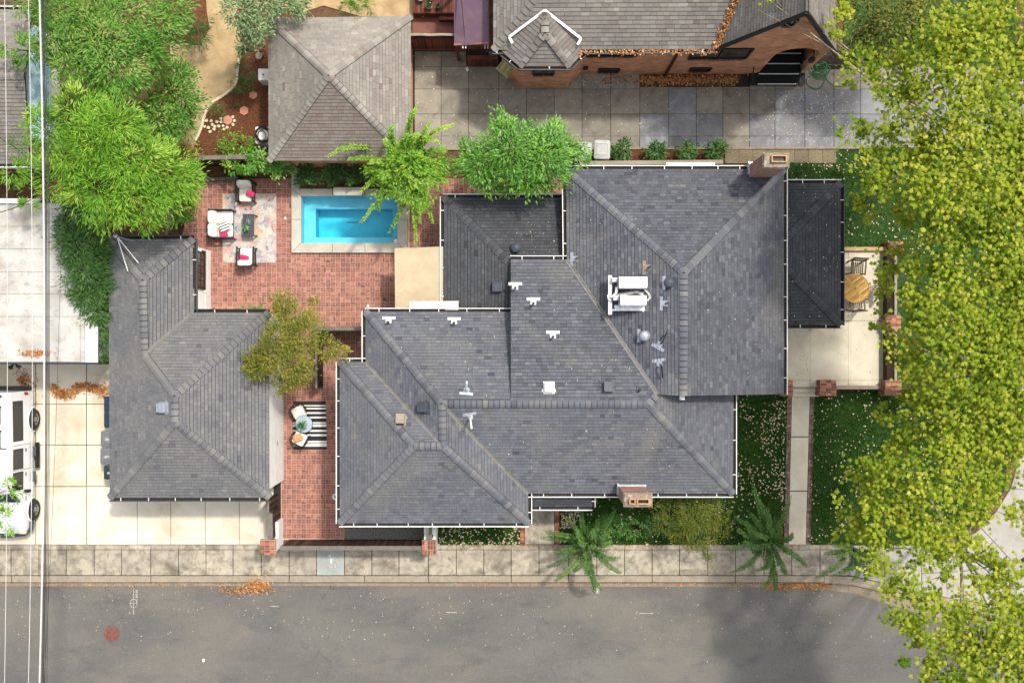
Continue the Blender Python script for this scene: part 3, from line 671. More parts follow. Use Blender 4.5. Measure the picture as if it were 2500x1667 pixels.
ext.finish(); ext.ridge(q2, qa, .02, name='hip_cap'); ext.ridge(q3, qb, .02, name='hip_cap'); ext = Roof(house, m_roof_dark, m_deck, n_single=0)
s1, s2, s3, s4 = W(1290, 1237, 2.45), W(1445, 1237, 2.45), W(1445, 1200, 2.45), W(1290, 1200, 2.8); s5 = W(1412, 1200, 2.8)
ext.plane([s1, s2, s5, s4], .1); ext.plane([s2, s3, s5], .1)
ext.finish()
for p, q, o in ((x1, x2, -X_), (x1, x5, Y_), (q1, q2, Y_), (s1, s2, -Y_), (s2, s3, X_)): gutter(house, p, q, o)
for p, q, o in ((q2, q3, X_), (q4, q3, -Y_)): gutter(house, p, q, o, False)
walls(house, [(x1.x + .3, x1.y - .3), (x2.x + .3, x2.y), (W(1260, 757).x, x2.y), (x5.x + .4, x5.y - .3)], -.2, ZX - .02, m_stucco)
for x, y in ((2040, 458), (2040, 782), (2040, 610)):
    p = W(x, y, ZP); b = MB(); b.box(p.x - .09, p.x + .09, p.y - .09, p.y + .09, 0, ZP - .1); b.build('porch_post', m_white, house)
p = W(1432, 1224, 2.3); b = MB(); b.box(p.x - .06, p.x + .06, p.y - .06, p.y + .06, 0, 2.36); b.build('porch_post', m_white, house)

# ---------------------------------------------------------------- white garage
garage = thing('garage', W(440, 980), 'white stucco garage with a grey L-shaped hipped roof beside the driveway', 'garage')
GE, GR, GW = 2.6, 3.95, 3.32
G = lambda x, y: W(x, y, GE)
g1, g2, g3, g4, g5, g6 = G(265, 584), G(472, 583), G(472, 763), G(657, 763), G(658, 1215), G(268, 1215)
h1, h2, h3, h4 = W(348, 684, GW), W(352, 867, GW), W(426, 966, GR), W(426, 1030, GR)
gr = Roof(garage, m_roof_gar, m_deck)
gr.plane([g2, g1, h1]); gr.plane([g3, g2, h1, h2]); gr.plane([g1, g6, h4, h3, h2, h1], .06); gr.plane([g4, g3, h2, h3]); gr.plane([g5, g4, h3, h4]); gr.plane([g6, g5, h4], .03)
gr.finish()
for p, q, d in ((g1, h1, .045), (g2, h1, .045), (g4, h3, .05), (g5, h4, .05), (g6, h4, .05), (h2, h3, .04)): gr.ridge(p, q, d)
gr.ridge(h2, h1, .06); gr.ridge(h4, h3, .06)
valley(garage, g3, h2, .06)
for p, q, o in ((g2, g3, X_), (g3, g4, Y_), (g6, g5, -Y_), (g1, g2, Y_)): gutter(garage, p, q, o, False)
i = .06
walls(garage, [(g1.x + i, g1.y - i), (g6.x + i, g6.y + .3), (g5.x - i, g5.y + .3), (g4.x - i, g4.y - i), (g3.x - .12, g3.y - i), (g2.x - .12, g2.y - .22)], -.1, GE - .03, m_stucco)
# east window of the north wing, the white door with canopy below it
wx = g2.x - .12
def on_wall_y(py, z): return W(0, py, z).y
ya, yb = on_wall_y(614, 1.7), on_wall_y(700, 1.7)
wn_ = MB(); wn_.box(wx - .02, wx + .03, yb, ya, .95, 2.3); wn_ = wn_.build('window', m_glass, garage)
b = MB()
for y in (ya + .03, yb - .03): b.box(wx, wx + .06, y - .05, y + .05, .87, 2.38)
for z in (.9, 2.35): b.box(wx, wx + .058, yb, ya, z - .04, z + .04)
for k in range(1, 5): y = yb + (ya - yb) * k / 5; b.box(wx, wx + .045, y - .012, y + .012, .95, 2.3)
for k in range(1, 3): z = .95 + 1.35 * k / 3; b.box(wx, wx + .043, yb, ya, z - .012, z + .012)
b.build('window_frame', m_black, wn_)
b = MB(); b.box(wx, wx + .06, on_wall_y(713, .9), on_wall_y(707, .9), .78, .9); b.build('door_ledge', m_white, garage)
b = MB(); b.box(wx - .01, wx + .025, on_wall_y(755, .7), on_wall_y(719, .7), .05, .78); b.build('side_door', m_white, garage)
p = W(519, 613, 2.2); b = MB(); b.tube([(wx - .1, on_wall_y(606, 2.2), 2.25), (wx + .3, on_wall_y(612, 2.2), 2.2)], .045, 8); b.build('awning_arm', m_white, garage)
b = MB(); b.box(g5.x - .06 - .001, g5.x - .03, W(0, 1080, 1).y - .06, W(0, 1080, 1).y + .06, 1.1, 1.25); b.build('outlet_box', m_galv, garage)
b = MB(); p = Vector((g5.x - i, 0, 0)); b.tube([(g4.x - .02, W(0, 935, 0).y, 2.4), (g4.x - .02, W(0, 935, 0).y, .1), (g4.x + .12, W(0, 935, 0).y - .08, .05)], .04, 8); b.build('downspout', m_white, garage)
for k, x in enumerate((360, 540)):
    a = W(x - 70, 0, 1).x; d = W(x + 70, 0, 1).x; b = MB(); b.box(a, d, g6.y + .27, g6.y + .31, 0, 2.1); o = b.build('garage_door', m_white, garage)
    b = MB()
    for z in (.5, 1.0, 1.5): b.box(a, d, g6.y + .262, g6.y + .268, z - .012, z + .012)
    b.build('panel_joint', m_dgrey, o)

# ---------------------------------------------------------------- pyramid-roofed brick outbuilding
m_wbrick = brick_mat('house_brick', c(240, 166, 118), c(190, 108, 72), c(214, 172, 134), bw=.21, bh=.07)
outb = thing('outbuilding', W(830, 220), 'square brick outbuilding with a weathered pyramid shingle roof behind the pool', 'outbuilding')
OE = 2.5
o1, o2, o3, o4 = W(655, 45, OE), W(1003, 40, OE), W(1005, 393, OE), W(656, 393, OE); oa = W(802, 184, 4.55)
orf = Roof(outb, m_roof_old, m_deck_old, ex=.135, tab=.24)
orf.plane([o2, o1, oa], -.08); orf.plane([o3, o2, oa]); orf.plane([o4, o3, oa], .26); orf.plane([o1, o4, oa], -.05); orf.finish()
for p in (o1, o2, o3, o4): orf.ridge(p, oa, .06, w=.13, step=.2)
walls(outb, [(-8.76, W(0, 409).y), (o3.x - .2, W(0, 409).y), (o3.x - .2, o1.y - .25), (-8.76, o1.y - .25)], -.1, OE + .02, m_wbrick)

# ---------------------------------------------------------------- brick cottage, north
cot = thing('brick_cottage', W(1620, 150), 'red brick cottage with steep arched entrance gable and grey shingle roof', 'house')
CE = 3.8; YW = 10.57
nr = Roof(cot, m_roof_nb, m_deck_old, ex=.15, tab=.28)
c1, c2 = W(1204, 123, CE), W(1746, 121, CE); rz = CE + .7 * 4.0
hipn = Vector((c1.x + 4.0, c1.y + 4.0, rz))
vt = Vector((c2.x + .368 * 4, c2.y + 4.0, rz))
nr.plane([c1, c2, vt, hipn])
nr.plane([Vector((c1.x, c1.y + 12, CE)), c1, hipn, Vector((hipn.x, hipn.y + 8, rz))], .0)
ga = Vector((9.40, YW - .06, 7.8)); gl2 = Vector((7.25, YW - .06, CE - .1)); grr = Vector((11.75, YW - .06, 3.3))
nr.plane([gl2 + Vector((.05, .3, 0)), gl2, ga, ga + Y_ * 9, gl2 + Vector((1.47, 4.3, 2.8))], -.02)
nr.plane([grr, grr + Y_ * 9, ga + Y_ * 9, ga], .12)
# bay roof
bz = 3.7
bp_ = [W(1226, 128, bz), W(1268, 162, bz), W(1392, 162, bz), W(1428, 126, bz)]
btop, bt2 = W(1330, 30, 5.3), W(1331, 78, 4.8)
rpz = lambda y: CE + .7 * (y - c1.y) + .03
def on_main(px, py):                                   # a point seen at (px,py) on the main roof plane
    z = CE
    for _ in range(20): z = rpz(W(px, py, z).y)
    return W(px, py, z)
btop = on_main(1330, 28); bt2 = W(1331, 80, btop.z - .02); bl_, br_ = on_main(1243, 93), on_main(1418, 97)
nr.plane([bp_[1], bp_[2], bt2], .0); nr.plane([bp_[0], bp_[1], bt2, btop, bl_], .03); nr.plane([bp_[2], bp_[3], br_, btop, bt2], .03)
nr.finish()
nr.ridge(c1, hipn, .08, step=.24, w=.14); nr.ridge(bp_[1], bt2, .05, step=.24); nr.ridge(bp_[2], bt2, .05, step=.24); nr.ridge(bt2, btop, .06, step=.24)
b = MB(); up = Vector((0, 0, .1))
for e_ in (bl_, br_): b.bar(btop + up, e_ + up, .09, .03); b.bar(e_ + up, e_ + up + Vector((.12 if e_ is bl_ else -.12, -.2, -.06)), .09, .03)
b.build('bay_flashing', m_white, cot)
# walls with the front gable
ci = .14
walls(cot, [(c1.x + .3, YW), (gl2.x + .2, YW), (gl2.x + .2, YW + 9), (c1.x + .3, YW + 9)], -.1, CE - .05, m_wbrick)
bw_ = [W(1240, 185), W(1270, 215), W(1381, 215), W(1416, 181)]
walls(cot, [p[:2] for p in bw_] + [(bw_[3].x, YW + .2), (bw_[0].x, YW + .2)], -.1, bz - .06, m_wbrick, 'bay_wall')
# gable front with the arched opening cut out
def arch_pts():
    P = []
    for k in range(13):
        a = math.pi - math.pi * k / 12; P.append((10.52 + .82 * math.cos(a), 2.35 + 1.15 * max(0, math.sin(a)) ** .8))
    return P
AP = arch_pts(); gx0, gx1 = gl2.x + .2, 11.55
zl = lambda x: ga.z - .12 - (ga.x - x) * (ga.z - gl2.z) / (ga.x - gl2.x) if x < ga.x else ga.z - .12 - (x - ga.x) * (ga.z - grr.z) / (grr.x - ga.x)
gw = MB()
def strip(xa, za0, xb, zb0):
    y0, y1 = YW, YW + .3
    a, d, e, f = (xa, za0), (xb, zb0), (xb, zl(xb)), (xa, zl(xa))
    for y, flip in ((y0, 0), (y1, 1)):
        q = [(p[0], y, p[1]) for p in (a, d, e, f)]; gw.face(q[::-1] if flip else q)
    gw.face([(xa, y0, za0), (xa, y1, za0), (xb, y1, zb0), (xb, y0, zb0)])
xs_ = [gx0, 8.2, 9.0, ga.x, AP[0][0]]
for k in range(len(xs_) - 1): strip(xs_[k], -.1, xs_[k + 1], -.1)
for k in range(12): strip(AP[k][0], AP[k][1], AP[k + 1][0], AP[k + 1][1])
strip(AP[12][0], -.1, gx1, -.1)
for xa in (AP[0][0], AP[12][0]): gw.face([(xa, YW, -.1), (xa, YW + .3, -.1), (xa, YW + .3, 2.35), (xa, YW, 2.35)])
gw.face([(gx1, YW, -.1), (gx1, YW + 9, -.1), (gx1, YW + 9, zl(gx1)), (gx1, YW, zl(gx1))])
gw.build('gable_wall', m_wbrick, cot)
for pa, pb2 in ((gl2, ga), (ga, grr)):
    b = MB(); b.bar(pa + Vector((0, -.05, -.06)), pb2 + Vector((0, -.05, -.06)), .1, .14); b.build('rake_trim', m_black, cot)
b = MB(); b.box(gx0 + .1, gx1 - .1, YW + 1.6, YW + 1.7, -.1, 3.4); b.box(AP[0][0] - .4, AP[0][0] - .3, YW + .3, YW + 1.6, 0, 3.4); b.build('porch_back', m_black, cot)
b = MB(); b.box(10.1, 10.95, YW + 1.55, YW + 1.6, .75, 2.8); b.build('front_door', m_dark_wood, cot)
def win(pxa, pxb, pya, pyb, Y=YW, name='window'):
    za, zb = H - Y * F / (CY - pya), H - Y * F / (CY - pyb); zm = (za + zb) / 2; xa, xb = (pxa - CX) * (H - zm) / F, (pxb - CX) * (H - zm) / F
    b = MB(); b.box(xa, xb, Y - .01, Y + .05, zb, za); o = b.build(name, m_glass, cot)
    b = MB(); t = .035
    for q in ((xa - t, xa + t, zb, za), (xb - t, xb + t, zb, za), (xa + t, xb - t, zb - t, zb + t), (xa + t, xb - t, za - t, za + t), ((xa + xb) / 2 - t / 2, (xa + xb) / 2 + t / 2, zb + t, za - t)): b.box(q[0], q[1], Y - .05, Y, q[2], q[3])
    b.build('window_frame', m_black, o)
    b = MB(); n = int((xb - xa) / .075)
    for k in range(n): x = xa + (k + .5) * (xb - xa) / n; b.box(x - .032, x + .032, Y - .05, Y, zb - .22, zb - .045, random.random())
    b.build('window_sill', m_brickw, o)
win(1434, 1556, 124, 136); win(1462, 1511, 167, 175); win(1686, 1734, 165, 173); win(1688, 1830, 118, 142); win(1916, 1942, 47, 61, YW - .02, 'attic_window')
win(1302, 1352, 170, 182, bw_[1].y)
b = MB(); b.box((1424 - CX) * .0158, (1436 - CX) * .0158, YW - .04, YW + .02, .7, 1.1); b.build('wall_vent', m_black, cot)
b = MB(); p = W(1662, 126, 3.7); b.tube([(p.x, YW - .12, 3.7), (p.x, YW - .06, 3.45), (p.x, YW - .06, .05)], .055, 8); b.build('downspout', m_dark_wood, cot)
for p, q, o in ((Vector((bp_[3].x, c1.y, CE)), c2, -Y_), (c1, Vector((bp_[0].x, c1.y, CE)), -Y_)): gutter(cot, p, q, o, False)
for k in range(3):
    p, q = bp_[k], bp_[k + 1]; d = (q - p).normalized(); gutter(cot, p, q, (d.y, -d.x, 0), False)
b = MB(); p = Vector((11.0, YW - .25, 2.9)); b.lathe(p.x, p.y, [(.02, 3.1), (.1, 3.02), (.11, 2.8), (.06, 2.7), (.01, 2.68)], 10); b.bar((p.x, p.y, 3.08), (p.x, YW, 3.2), .03, .03); b.build('porch_lantern', m_black, cot)
# entrance steps with black treads and pale nosings
stp = thing('entrance_steps', W(1896, 195), 'black entrance steps with thin white nosings under the cottage arch', 'steps')
b = MB(); b.prism(pxy([(1829, 176), (1964, 176), (1965, 203), (1961, 210), (1836, 210), (1829, 203)]), 0, .1); b.build('base', m_black, stp)
m_mat = M('black_mat', c(30, 33, 32), c(20, 22, 22), 12, bump=.6, bscale=80, speck=(30, c(90, 96, 88), .1))
for k in range(5):
    y0 = W(0, 207, .1).y + k * .36; b = MB(); b.box(W(1845, 0).x, W(1950, 0).x, y0, y0 + .37, 0, .12 + .15 * k); o = b.build('tread', m_mat, stp)
    b = MB(); b.box(W(1848, 0).x, W(1946, 0).x, y0 - .005, y0 + .035, .12 + .15 * k, .128 + .15 * k); b.build('nosing', m_white, o)
for x, n_ in ((1840, 0), (1953, 1)):
    p = W(x, 180, .9); b = MB(); b.tube([(p.x, p.y - .3, .1), (p.x, p.y - .3, .7), (p.x + (.1 if n_ else -.05), p.y + .9, 1.4)], .025, 6); b.build('handrail', m_black, stp)
# ================================================================ fences, pillars, terrace
def fence(name, p, q, h, mat, label, cap=None, capw=.11, pitch=.1, gap=.008, thick=.022, z0=.02, boards='board', side=1, caph=.04):
    """one post-and-board fence from p to q (ground points): each board a part"""
    p, q = Vector(p), Vector(q); d = (q - p); L_ = d.length; d.normalize(); s_ = Vector((-d.y, d.x, 0)) * side
    t = thing(name, (p + q) / 2, label, 'fence'); n = max(1, int(L_ / pitch)); w = L_ / n; ms = []
    for k in range(4):
        m = MB(); m.obox((0, 0, (h - z0) / 2), d * (w / 2 - gap / 2), s_ * thick / 2, (0, 0, (h - z0) / 2), [.2, .45, .65, .95][k]); ms.append(m.mesh('board', mat))
    for i in range(n): obj(boards, random.choice(ms), t, Matrix.Translation(p + d * (i + .5) * w + Vector((0, 0, z0)) + s_ * random.uniform(-.003, .003)))
    for i in range(max(2, int(L_ / 1.8) + 1)):
        x = p + d * (.06 + (L_ - .12) * i / max(1, int(L_ / 1.8) if int(L_ / 1.8) else 1)); m = MB(); m.obox(x - s_ * .06 + Vector((0, 0, h / 2)), d * .045, s_ * .045, (0, 0, h / 2)); m.build('post', mat, t)
    for z in (.3, h - .25):
        m = MB(); m.obox((p + q) / 2 - s_ * .03 + Vector((0, 0, z)), d * L_ / 2, s_ * .018, (0, 0, .045)); m.build('rail', mat, t)
    if cap:
        m = MB(); m.obox((p + q) / 2 - s_ * .03 + Vector((0, 0, h + caph / 2)), d * (L_ / 2), s_ * capw / 2, (0, 0, caph / 2)); m.build('cap_rail', cap, t)
    return t
FH = 1.5
def top(x, y, h=FH): v = W(x, y, h); return Vector((v.x, v.y, 0))
fence('street_fence', top(684, 1335), top(1036, 1335), FH, m_dark_wood, 'long dark board fence along the sidewalk between the two brick-topped pillars', m_grey_wood, .16, side=1)
fence('side_fence', top(656, 1218), top(656, 1252), FH + .05, m_dark_wood, 'short dark board fence running south from the white garage corner', m_grey_wood, .13, side=1)
fence('side_gate', top(662, 1253), top(663, 1318), FH - .1, m_dark_wood, 'dark board gate section behind the left brick-topped pillar', m_grey_wood, .13, side=1)
fence('return_fence', top(1049, 1278), top(1049, 1316), FH, m_dark_wood, 'grey capped return fence between house corner and right street pillar', m_grey_wood, .12, side=-1)
fence('courtyard_fence', top(766, 804), top(888, 804), FH + .1, m_dark_wood, 'grey capped fence crossing the brick patio beside the house corner', m_grey_wood, .15, side=-1)
fence('courtyard_screen', top(770.5, 810), top(770.5, 948), FH - .3, m_dark_wood, 'narrow grey capped screen fence under the small yellowing tree', m_grey_wood, .09, side=1)
fence('garden_fence', top(463, 391), top(650, 388), 1.75, m_dark_wood, 'dark board fence north of the patio beneath the ivy', m_grey_wood, .16, side=-1)
fence('corner_fence', top(410, 575), top(437, 470), 1.6, m_dark_wood, 'dark angled fence half hidden under the lime green tree', m_grey_wood, .1, side=-1)
fence('north_wall_fence', top(1415, 397, 1.4), top(1765, 394, 1.4), 1.4, m_dark_wood, 'low fence with pale cap along the shrub bed north of the house', m_curb, .16, side=1)
b_t = thing('planter_curb', W(605, 437), 'low timber edging board at the top of the brick patio', 'edging')
b = MB(); b.bar(W(505, 438.5, .1), W(585, 436, .1), .12, .16); b.build('timber', m_grey_wood, b_t)
b = MB(); b.bar(W(584, 425, .1), W(586, 440, .1), .12, .2); b.build('end_board', m_black, b_t)

def brick_block(parent, x0, x1, y0, y1, z0, z1, pattern='rows', name='brick', side_rows=True):
    """cap of single bricks on top of a mortared core"""
    m = MB(); m.box(x0, x1, y0, y1, z0, z1 - .012); m.build('core', m_mortw, parent)
    nx = max(1, round((x1 - x0) / .2)); ny = max(1, round((y1 - y0) / .1))
    if pattern == 'cols': nx, ny = max(1, round((x1 - x0) / .1)), max(1, round((y1 - y0) / .2))
    wx_, wy_ = (x1 - x0) / nx, (y1 - y0) / ny
    for i in range(nx):
        for j in range(ny):
            m = MB(); x, y = x0 + (i + .5) * wx_, y0 + (j + .5) * wy_
            m.obox((x, y, z1 - .03), (wx_ / 2 - .007, 0, 0), (0, wy_ / 2 - .007, 0), (0, 0, .035), random.random()); m.build(name, m_brickw, parent)
    if side_rows:
        rows = int((z1 - .07 - z0) / .075)
        for r in range(rows):
            z = z0 + (r + .5) * .075
            for sx, sy in ((0, -1), (0, 1), (-1, 0), (1, 0)):
                m = MB(); L_ = (x1 - x0) if sx == 0 else (y1 - y0); n = max(1, round(L_ / .2)); w = L_ / n
                for k in range(n):
                    a = -L_ / 2 + (k + .5) * w
                    cx_, cy_ = (x0 + x1) / 2 + (a if sx == 0 else sx * (x1 - x0) / 2), (y0 + y1) / 2 + (a if sx else sy * (y1 - y0) / 2)
                    m.obox((cx_, cy_, z), ((w / 2 - .006) if sx == 0 else .012, 0, 0), (0, .012 if sx == 0 else (w / 2 - .006), 0), (0, 0, .031), random.random())
                m.build('brick_course', m_brickw, parent)
PH = 1.62
for nm, x0, x1, y0, y1, lab, pat in (('left', 634, 671, 1318, 1355, 'white stucco pillar with brick cap at the driveway end of the street fence', 'rows'),
                                     ('right', 1030, 1064, 1319, 1353, 'white stucco pillar with brick cap at the lawn end of the street fence', 'cols')):
    a, d = W(x0, y0, PH), W(x1, y1, PH); t = thing('gate_pillar', ((a.x + d.x) / 2, (a.y + d.y) / 2, 0), lab, 'pillar', 'street fence pillars')
    b = MB(); b.box(a.x + .05, d.x - .05, d.y + .05, a.y - .05, -.02, PH - .16); b.build('shaft', m_stucco, t)
    b = MB(); hb = PH - .45
    if nm == 'left': b.box(a.x + .2, d.x - .04, a.y - .05, a.y + .55, 0, hb - .3)
    else: b.box(a.x + .04, d.x - .04, a.y - .05, a.y + .5, 0, hb)
    b.build('wing_wall', m_stucco, t)
    brick_block(t, a.x, d.x, d.y, a.y, PH - .16, PH, pat)
# terrace on the east side
te = sheet('terrace', [(1910, 604), (2186, 604), (2186, 946), (1910, 946)], .3, m_joint, .4)
def tslab(x0, x1, y0, y1):
    P = [W(x, y, .33) for x, y in ((x0, y0), (x1, y0), (x1, y1), (x0, y1))]; cen = sum(P, Vector()) / 4
    k = MB(); k.prism([(p + (cen - p).normalized() * .008)[:2] for p in P], .25, .33); k.build('slab', m_terr, te)
for x0, x1 in ((1912, 1978), (1978, 2071), (2071, 2147), (2147, 2186)):
    for y0, y1 in ((613, 629), (629, 783), (783, 928), (928, 945)): tslab(x0, x1, y0, y1)
b = MB(); b.prism(pxy([(2054, 603), (2186, 603), (2186, 612), (2054, 612)], .5), .2, .5); b.build('ledge', M('tan_ledge', c(196, 168, 120), c(176, 148, 104), 5), te)
b = MB(); b.prism(pxy([(2042, 941), (2162, 941), (2162, 950), (2042, 950)], .45), .2, .45); b.build('ledge', m_curb, te)
for s_, y in ((.2, 946), (.1, 957)):
    b = MB(); b.prism(pxy([(1936, y - 2), (2000, y - 2), (2000, y + 11), (1936, y + 11)], s_), -.02, s_); b.build('step', m_terr, te)
tp = [(1908, 1936, 928, 966, .85, 'brick terrace pillar tucked under the house eave by the steps'), (2004, 2042, 929, 966, .85, 'brick terrace pillar right of the front steps'),
      (2163, 2202, 929, 965, .85, 'brick terrace pillar at the lower corner under the sycamore leaves'), (2172, 2206, 590, 622, .85, 'brick terrace pillar at the upper corner beside the dark lawn'),
      (2164, 2200, 770, 803, .85, 'brick terrace pillar midway along the slatted railing')]
for x0, x1, y0, y1, h, lab in tp:
    a, d = W(x0, y0, h), W(x1, y1, h); t = thing('terrace_pillar', ((a.x + d.x) / 2, (a.y + d.y) / 2, 0), lab, 'pillar', 'brick terrace pillars'); brick_block(t, a.x, d.x, d.y, a.y, 0, h)
for (ya, yb), lab in (((624, 769), 'dark slatted terrace railing above the middle brick pillar'), ((805, 928), 'dark slatted terrace railing below the middle brick pillar')):
    a, d = W(2168, ya, .8), W(2184, yb, .8); t = thing('railing', ((a.x + d.x) / 2, (a.y + d.y) / 2, .3), lab, 'railing', 'terrace railings')
    n = int((a.y - d.y) / .075)
    for k in range(n):
        m = MB(); y = d.y + (k + .5) * (a.y - d.y) / n; m.box(a.x, a.x + .2, y - .022, y + .022, .76, .79); m.build('slat', m_dark_wood, t)
    for x, w, z, mt in ((a.x - .02, .03, .78, m_dark_wood), (d.x, .1, .8, m_curb)):
        m = MB(); m.box(x, x + w, d.y, a.y, .33, z); m.build('rail', mt, t)
# walkway to the sidewalk with brick edging
wk = sheet('walkway', [(1921, 962), (1990, 962), (1981, 1330), (1910, 1330)], -.012, m_joint, .1)
LX = lambda y: 1933 - (y - 963) * 8 / 367; RX = lambda y: 1977 - (y - 963) * 10 / 367
yy = [963, 1066, 1198, 1329.5]
for k in range(3): slab(wk, [(LX(yy[k]), yy[k]), (RX(yy[k]), yy[k]), (RX(yy[k + 1]), yy[k + 1]), (LX(yy[k + 1]), yy[k + 1])], m_terr, z=.02)
for side in (0, 1):
    y = 964.0; k = 0
    while y < 1327:
        pat = (k // 2) % 3
        if pat == 0:
            for s_ in (0, 1):
                x = (LX(y) - 11.5 + s_ * 5.7) if side == 0 else (RX(y) + .7 + s_ * 5.7)
                m = MB(); m.prism(pxy([(x + .3, y + .4), (x + 5.2, y + .4), (x + 5.2, y + 11.6), (x + .3, y + 11.6)]), -.05, .014 + random.uniform(-.004, .004), random.random()); m.build('edging_brick', m_brickold, wk)
            y += 12
        else:
            x = LX(y) - 11.5 if side == 0 else RX(y) + .7
            m = MB(); m.prism(pxy([(x + .3, y + .3), (x + 11, y + .3), (x + 11, y + 5.6), (x + .3, y + 5.6)]), -.05, .014 + random.uniform(-.004, .004), random.random()); m.build('edging_brick', m_brickold, wk); y += 6
        k += 1
# side walk to the porch
pw = sheet('porch_walk', [(1266, 1232), (1370, 1232), (1370, 1330), (1266, 1330)], -.008, m_joint, .1)
slab(pw, [(1281, 1234), (1354, 1234), (1354, 1329), (1281, 1329)], m_walk, z=.02); slab(pw, [(1281, 1200), (1354, 1200), (1354, 1234), (1281, 1234)], m_walk, z=.06)
for x0, ya in ((1270, 1283), (1355, 1246)):
    y = ya
    while y < 1328:
        m = MB(); m.prism(pxy([(x0, y), (x0 + 10.5, y), (x0 + 10.5, y + 5.4), (x0, y + 5.4)]), -.05, .016, random.random()); m.build('edging_brick', m_brickw, pw); y += 6
# ================================================================ patio furniture
def rug(name, pts, mat, z, label):
    b = MB(); P = pxy(pts, z); b.prism(P, z - .008, z); o = b.build(name, mat); return tag(o, label, 'rug')
m_rug = M('abstract_rug', c(206, 196, 176), c(176, 172, 176), 2.6, detail=9, bump=.3, bscale=80, rough=.98,
          stains=[(2.2, c(132, 138, 160), .52, .6, .7), (2.6, c(204, 138, 112), .55, .64, .8), (1.7, c(214, 172, 110), .53, .64, .75), (4.2, c(70, 96, 140), .6, .66, .8), (12, c(226, 220, 206), .56, .66, .6), (16, c(80, 84, 104), .6, .68, .7)])
rug('area_rug', [(543.5, 473), (674, 473), (674, 641.5), (544, 641.5)], m_rug, .03, 'large abstract multicoloured rug under the white patio seating')
m_st = bpy.data.materials.new('striped_weave'); m_st.use_nodes = True
def stripe_mat(m, rows, y_top, y_bot, dark, light, axis='Y', objspace=False):
    N = m.node_tree.nodes; L = m.node_tree.links; b = N['Principled BSDF']; b.inputs['Roughness'].default_value = .97
    g = N.new('ShaderNodeTexCoord').outputs['Object'] if objspace else N.new('ShaderNodeNewGeometry').outputs['Position']
    s = N.new('ShaderNodeSeparateXYZ'); L.new(g, s.inputs[0])
    mr = N.new('ShaderNodeMapRange'); mr.inputs[1].default_value = y_top; mr.inputs[2].default_value = y_bot; L.new(s.outputs[axis], mr.inputs[0])
    r = N.new('ShaderNodeValToRGB'); r.color_ramp.interpolation = 'CONSTANT'; e = r.color_ramp.elements; e[0].position = 0; e[0].color = dark
    e[1].position = rows[0][0]; e[1].color = light; x = e.new(rows[0][1]); x.color = dark
    for a, d in rows[1:]: x = e.new(a); x.color = light; x = e.new(d); x.color = dark
    L.new(mr.outputs[0], r.inputs[0]); L.new(r.outputs[0], b.inputs['Base Color'])
stripe_mat(m_st, [(.08, .105), (.135, .165), (.225, .26), (.32, .355), (.43, .46), (.475, .53), (.59, .63), (.68, .72), (.82, .85), (.865, .895), (.905, .935)], W(0, 979, .03).y, W(0, 1097, .03).y, c(46, 44, 46), c(236, 232, 226))
rug('striped_rug', [(716, 979), (795, 979), (798, 1097), (716, 1097)], m_st, .03, 'black and white striped rug on the narrow brick court')

def pillow_obj(name, px, py, z, w, h, th, rot, tilt, mat, label, cat='pillow', group=None):
    b = MB(); ca, sa = math.cos(rot), math.sin(rot); ax = Vector((ca, sa, 0)) * w / 2; ay = Vector((-sa * math.cos(tilt), ca * math.cos(tilt), math.sin(tilt))) * h / 2; az = ax.cross(ay).normalized() * th / 2
    o = MB(); o.pillow((0, 0, 0), ax, ay, az, .4); ob = o.build(name, mat, smooth=True); ob.location = W(px, py, z); return tag(ob, label, cat, group)
def lounge(name, w, d, seats, label, cat, group=None):
    """frame seat built facing -Y (local), origin on the ground at its centre"""
    t = thing(name, (0, 0, 0), label, cat, group); hw, hd = w / 2, d / 2
    for sx in (-1, 1):
        b = MB(); x = sx * (hw - .03)
        b.bar((x, -hd, 0), (x, -hd + .05, .58), .045, .045); b.bar((x, hd - .08, 0), (x, hd, .72), .045, .045); b.bar((x, -hd - .03, .58), (x, hd, .62), .06, .03); b.bar((x, -hd + .02, .24), (x, hd - .05, .24), .04, .05)
        b.build('arm_frame', m_black, t)
    b = MB(); b.bar((-hw, hd - .02, .7), (hw, hd - .02, .7), .04, .05); b.bar((-hw, hd - .06, .26), (hw, hd - .06, .26), .04, .05); b.bar((-hw, -hd + .04, .26), (hw, -hd + .04, .26), .04, .05)
    for k in range(5): x = -hw + w * (k + .5) / 5; b.bar((x, hd - .05, .26), (x, hd - .02, .7), .02, .02)
    b.build('back_frame', m_black, t)
    sw_ = (w - .16) / seats
    for k in range(seats):
        x = -hw + .08 + sw_ * (k + .5)
        b = MB(); b.pillow((x, -.04, .36), (sw_ / 2 - .005, 0, 0), (0, hd - .05, 0), (0, 0, .085), .25); b.build('seat_cushion', m_cush, t, smooth=True)
        b = MB(); b.pillow((x, hd - .15, .62), (sw_ / 2 + .02, 0, 0), (0, .1, .03), (0, .08, .24), .4); b.build('back_cushion', m_cush, t, smooth=True)
    return t
def place(o, px, py, rz, z=0): o.location = W(px, py, z); o.rotation_euler.z = rz; return o
place(lounge('loveseat', 1.16, .88, 2, 'white cushioned loveseat with black frame on the patio rug', 'sofa'), 549, 551, R(90) , .03)
place(lounge('armchair', .7, .8, 1, 'white cushioned armchair by the garden fence, its back to the fence', 'armchair', 'patio armchairs'), 606, 472, 0, .03)
place(lounge('armchair', .7, .74, 1, 'white cushioned armchair at the lower end of the patio rug', 'armchair', 'patio armchairs'), 608, 630, math.pi, .03)
pillow_obj('pillow', 611, 473, .62, .34, .2, .12, R(-20), R(20), m_pink, 'pink pillow on the armchair by the garden fence')
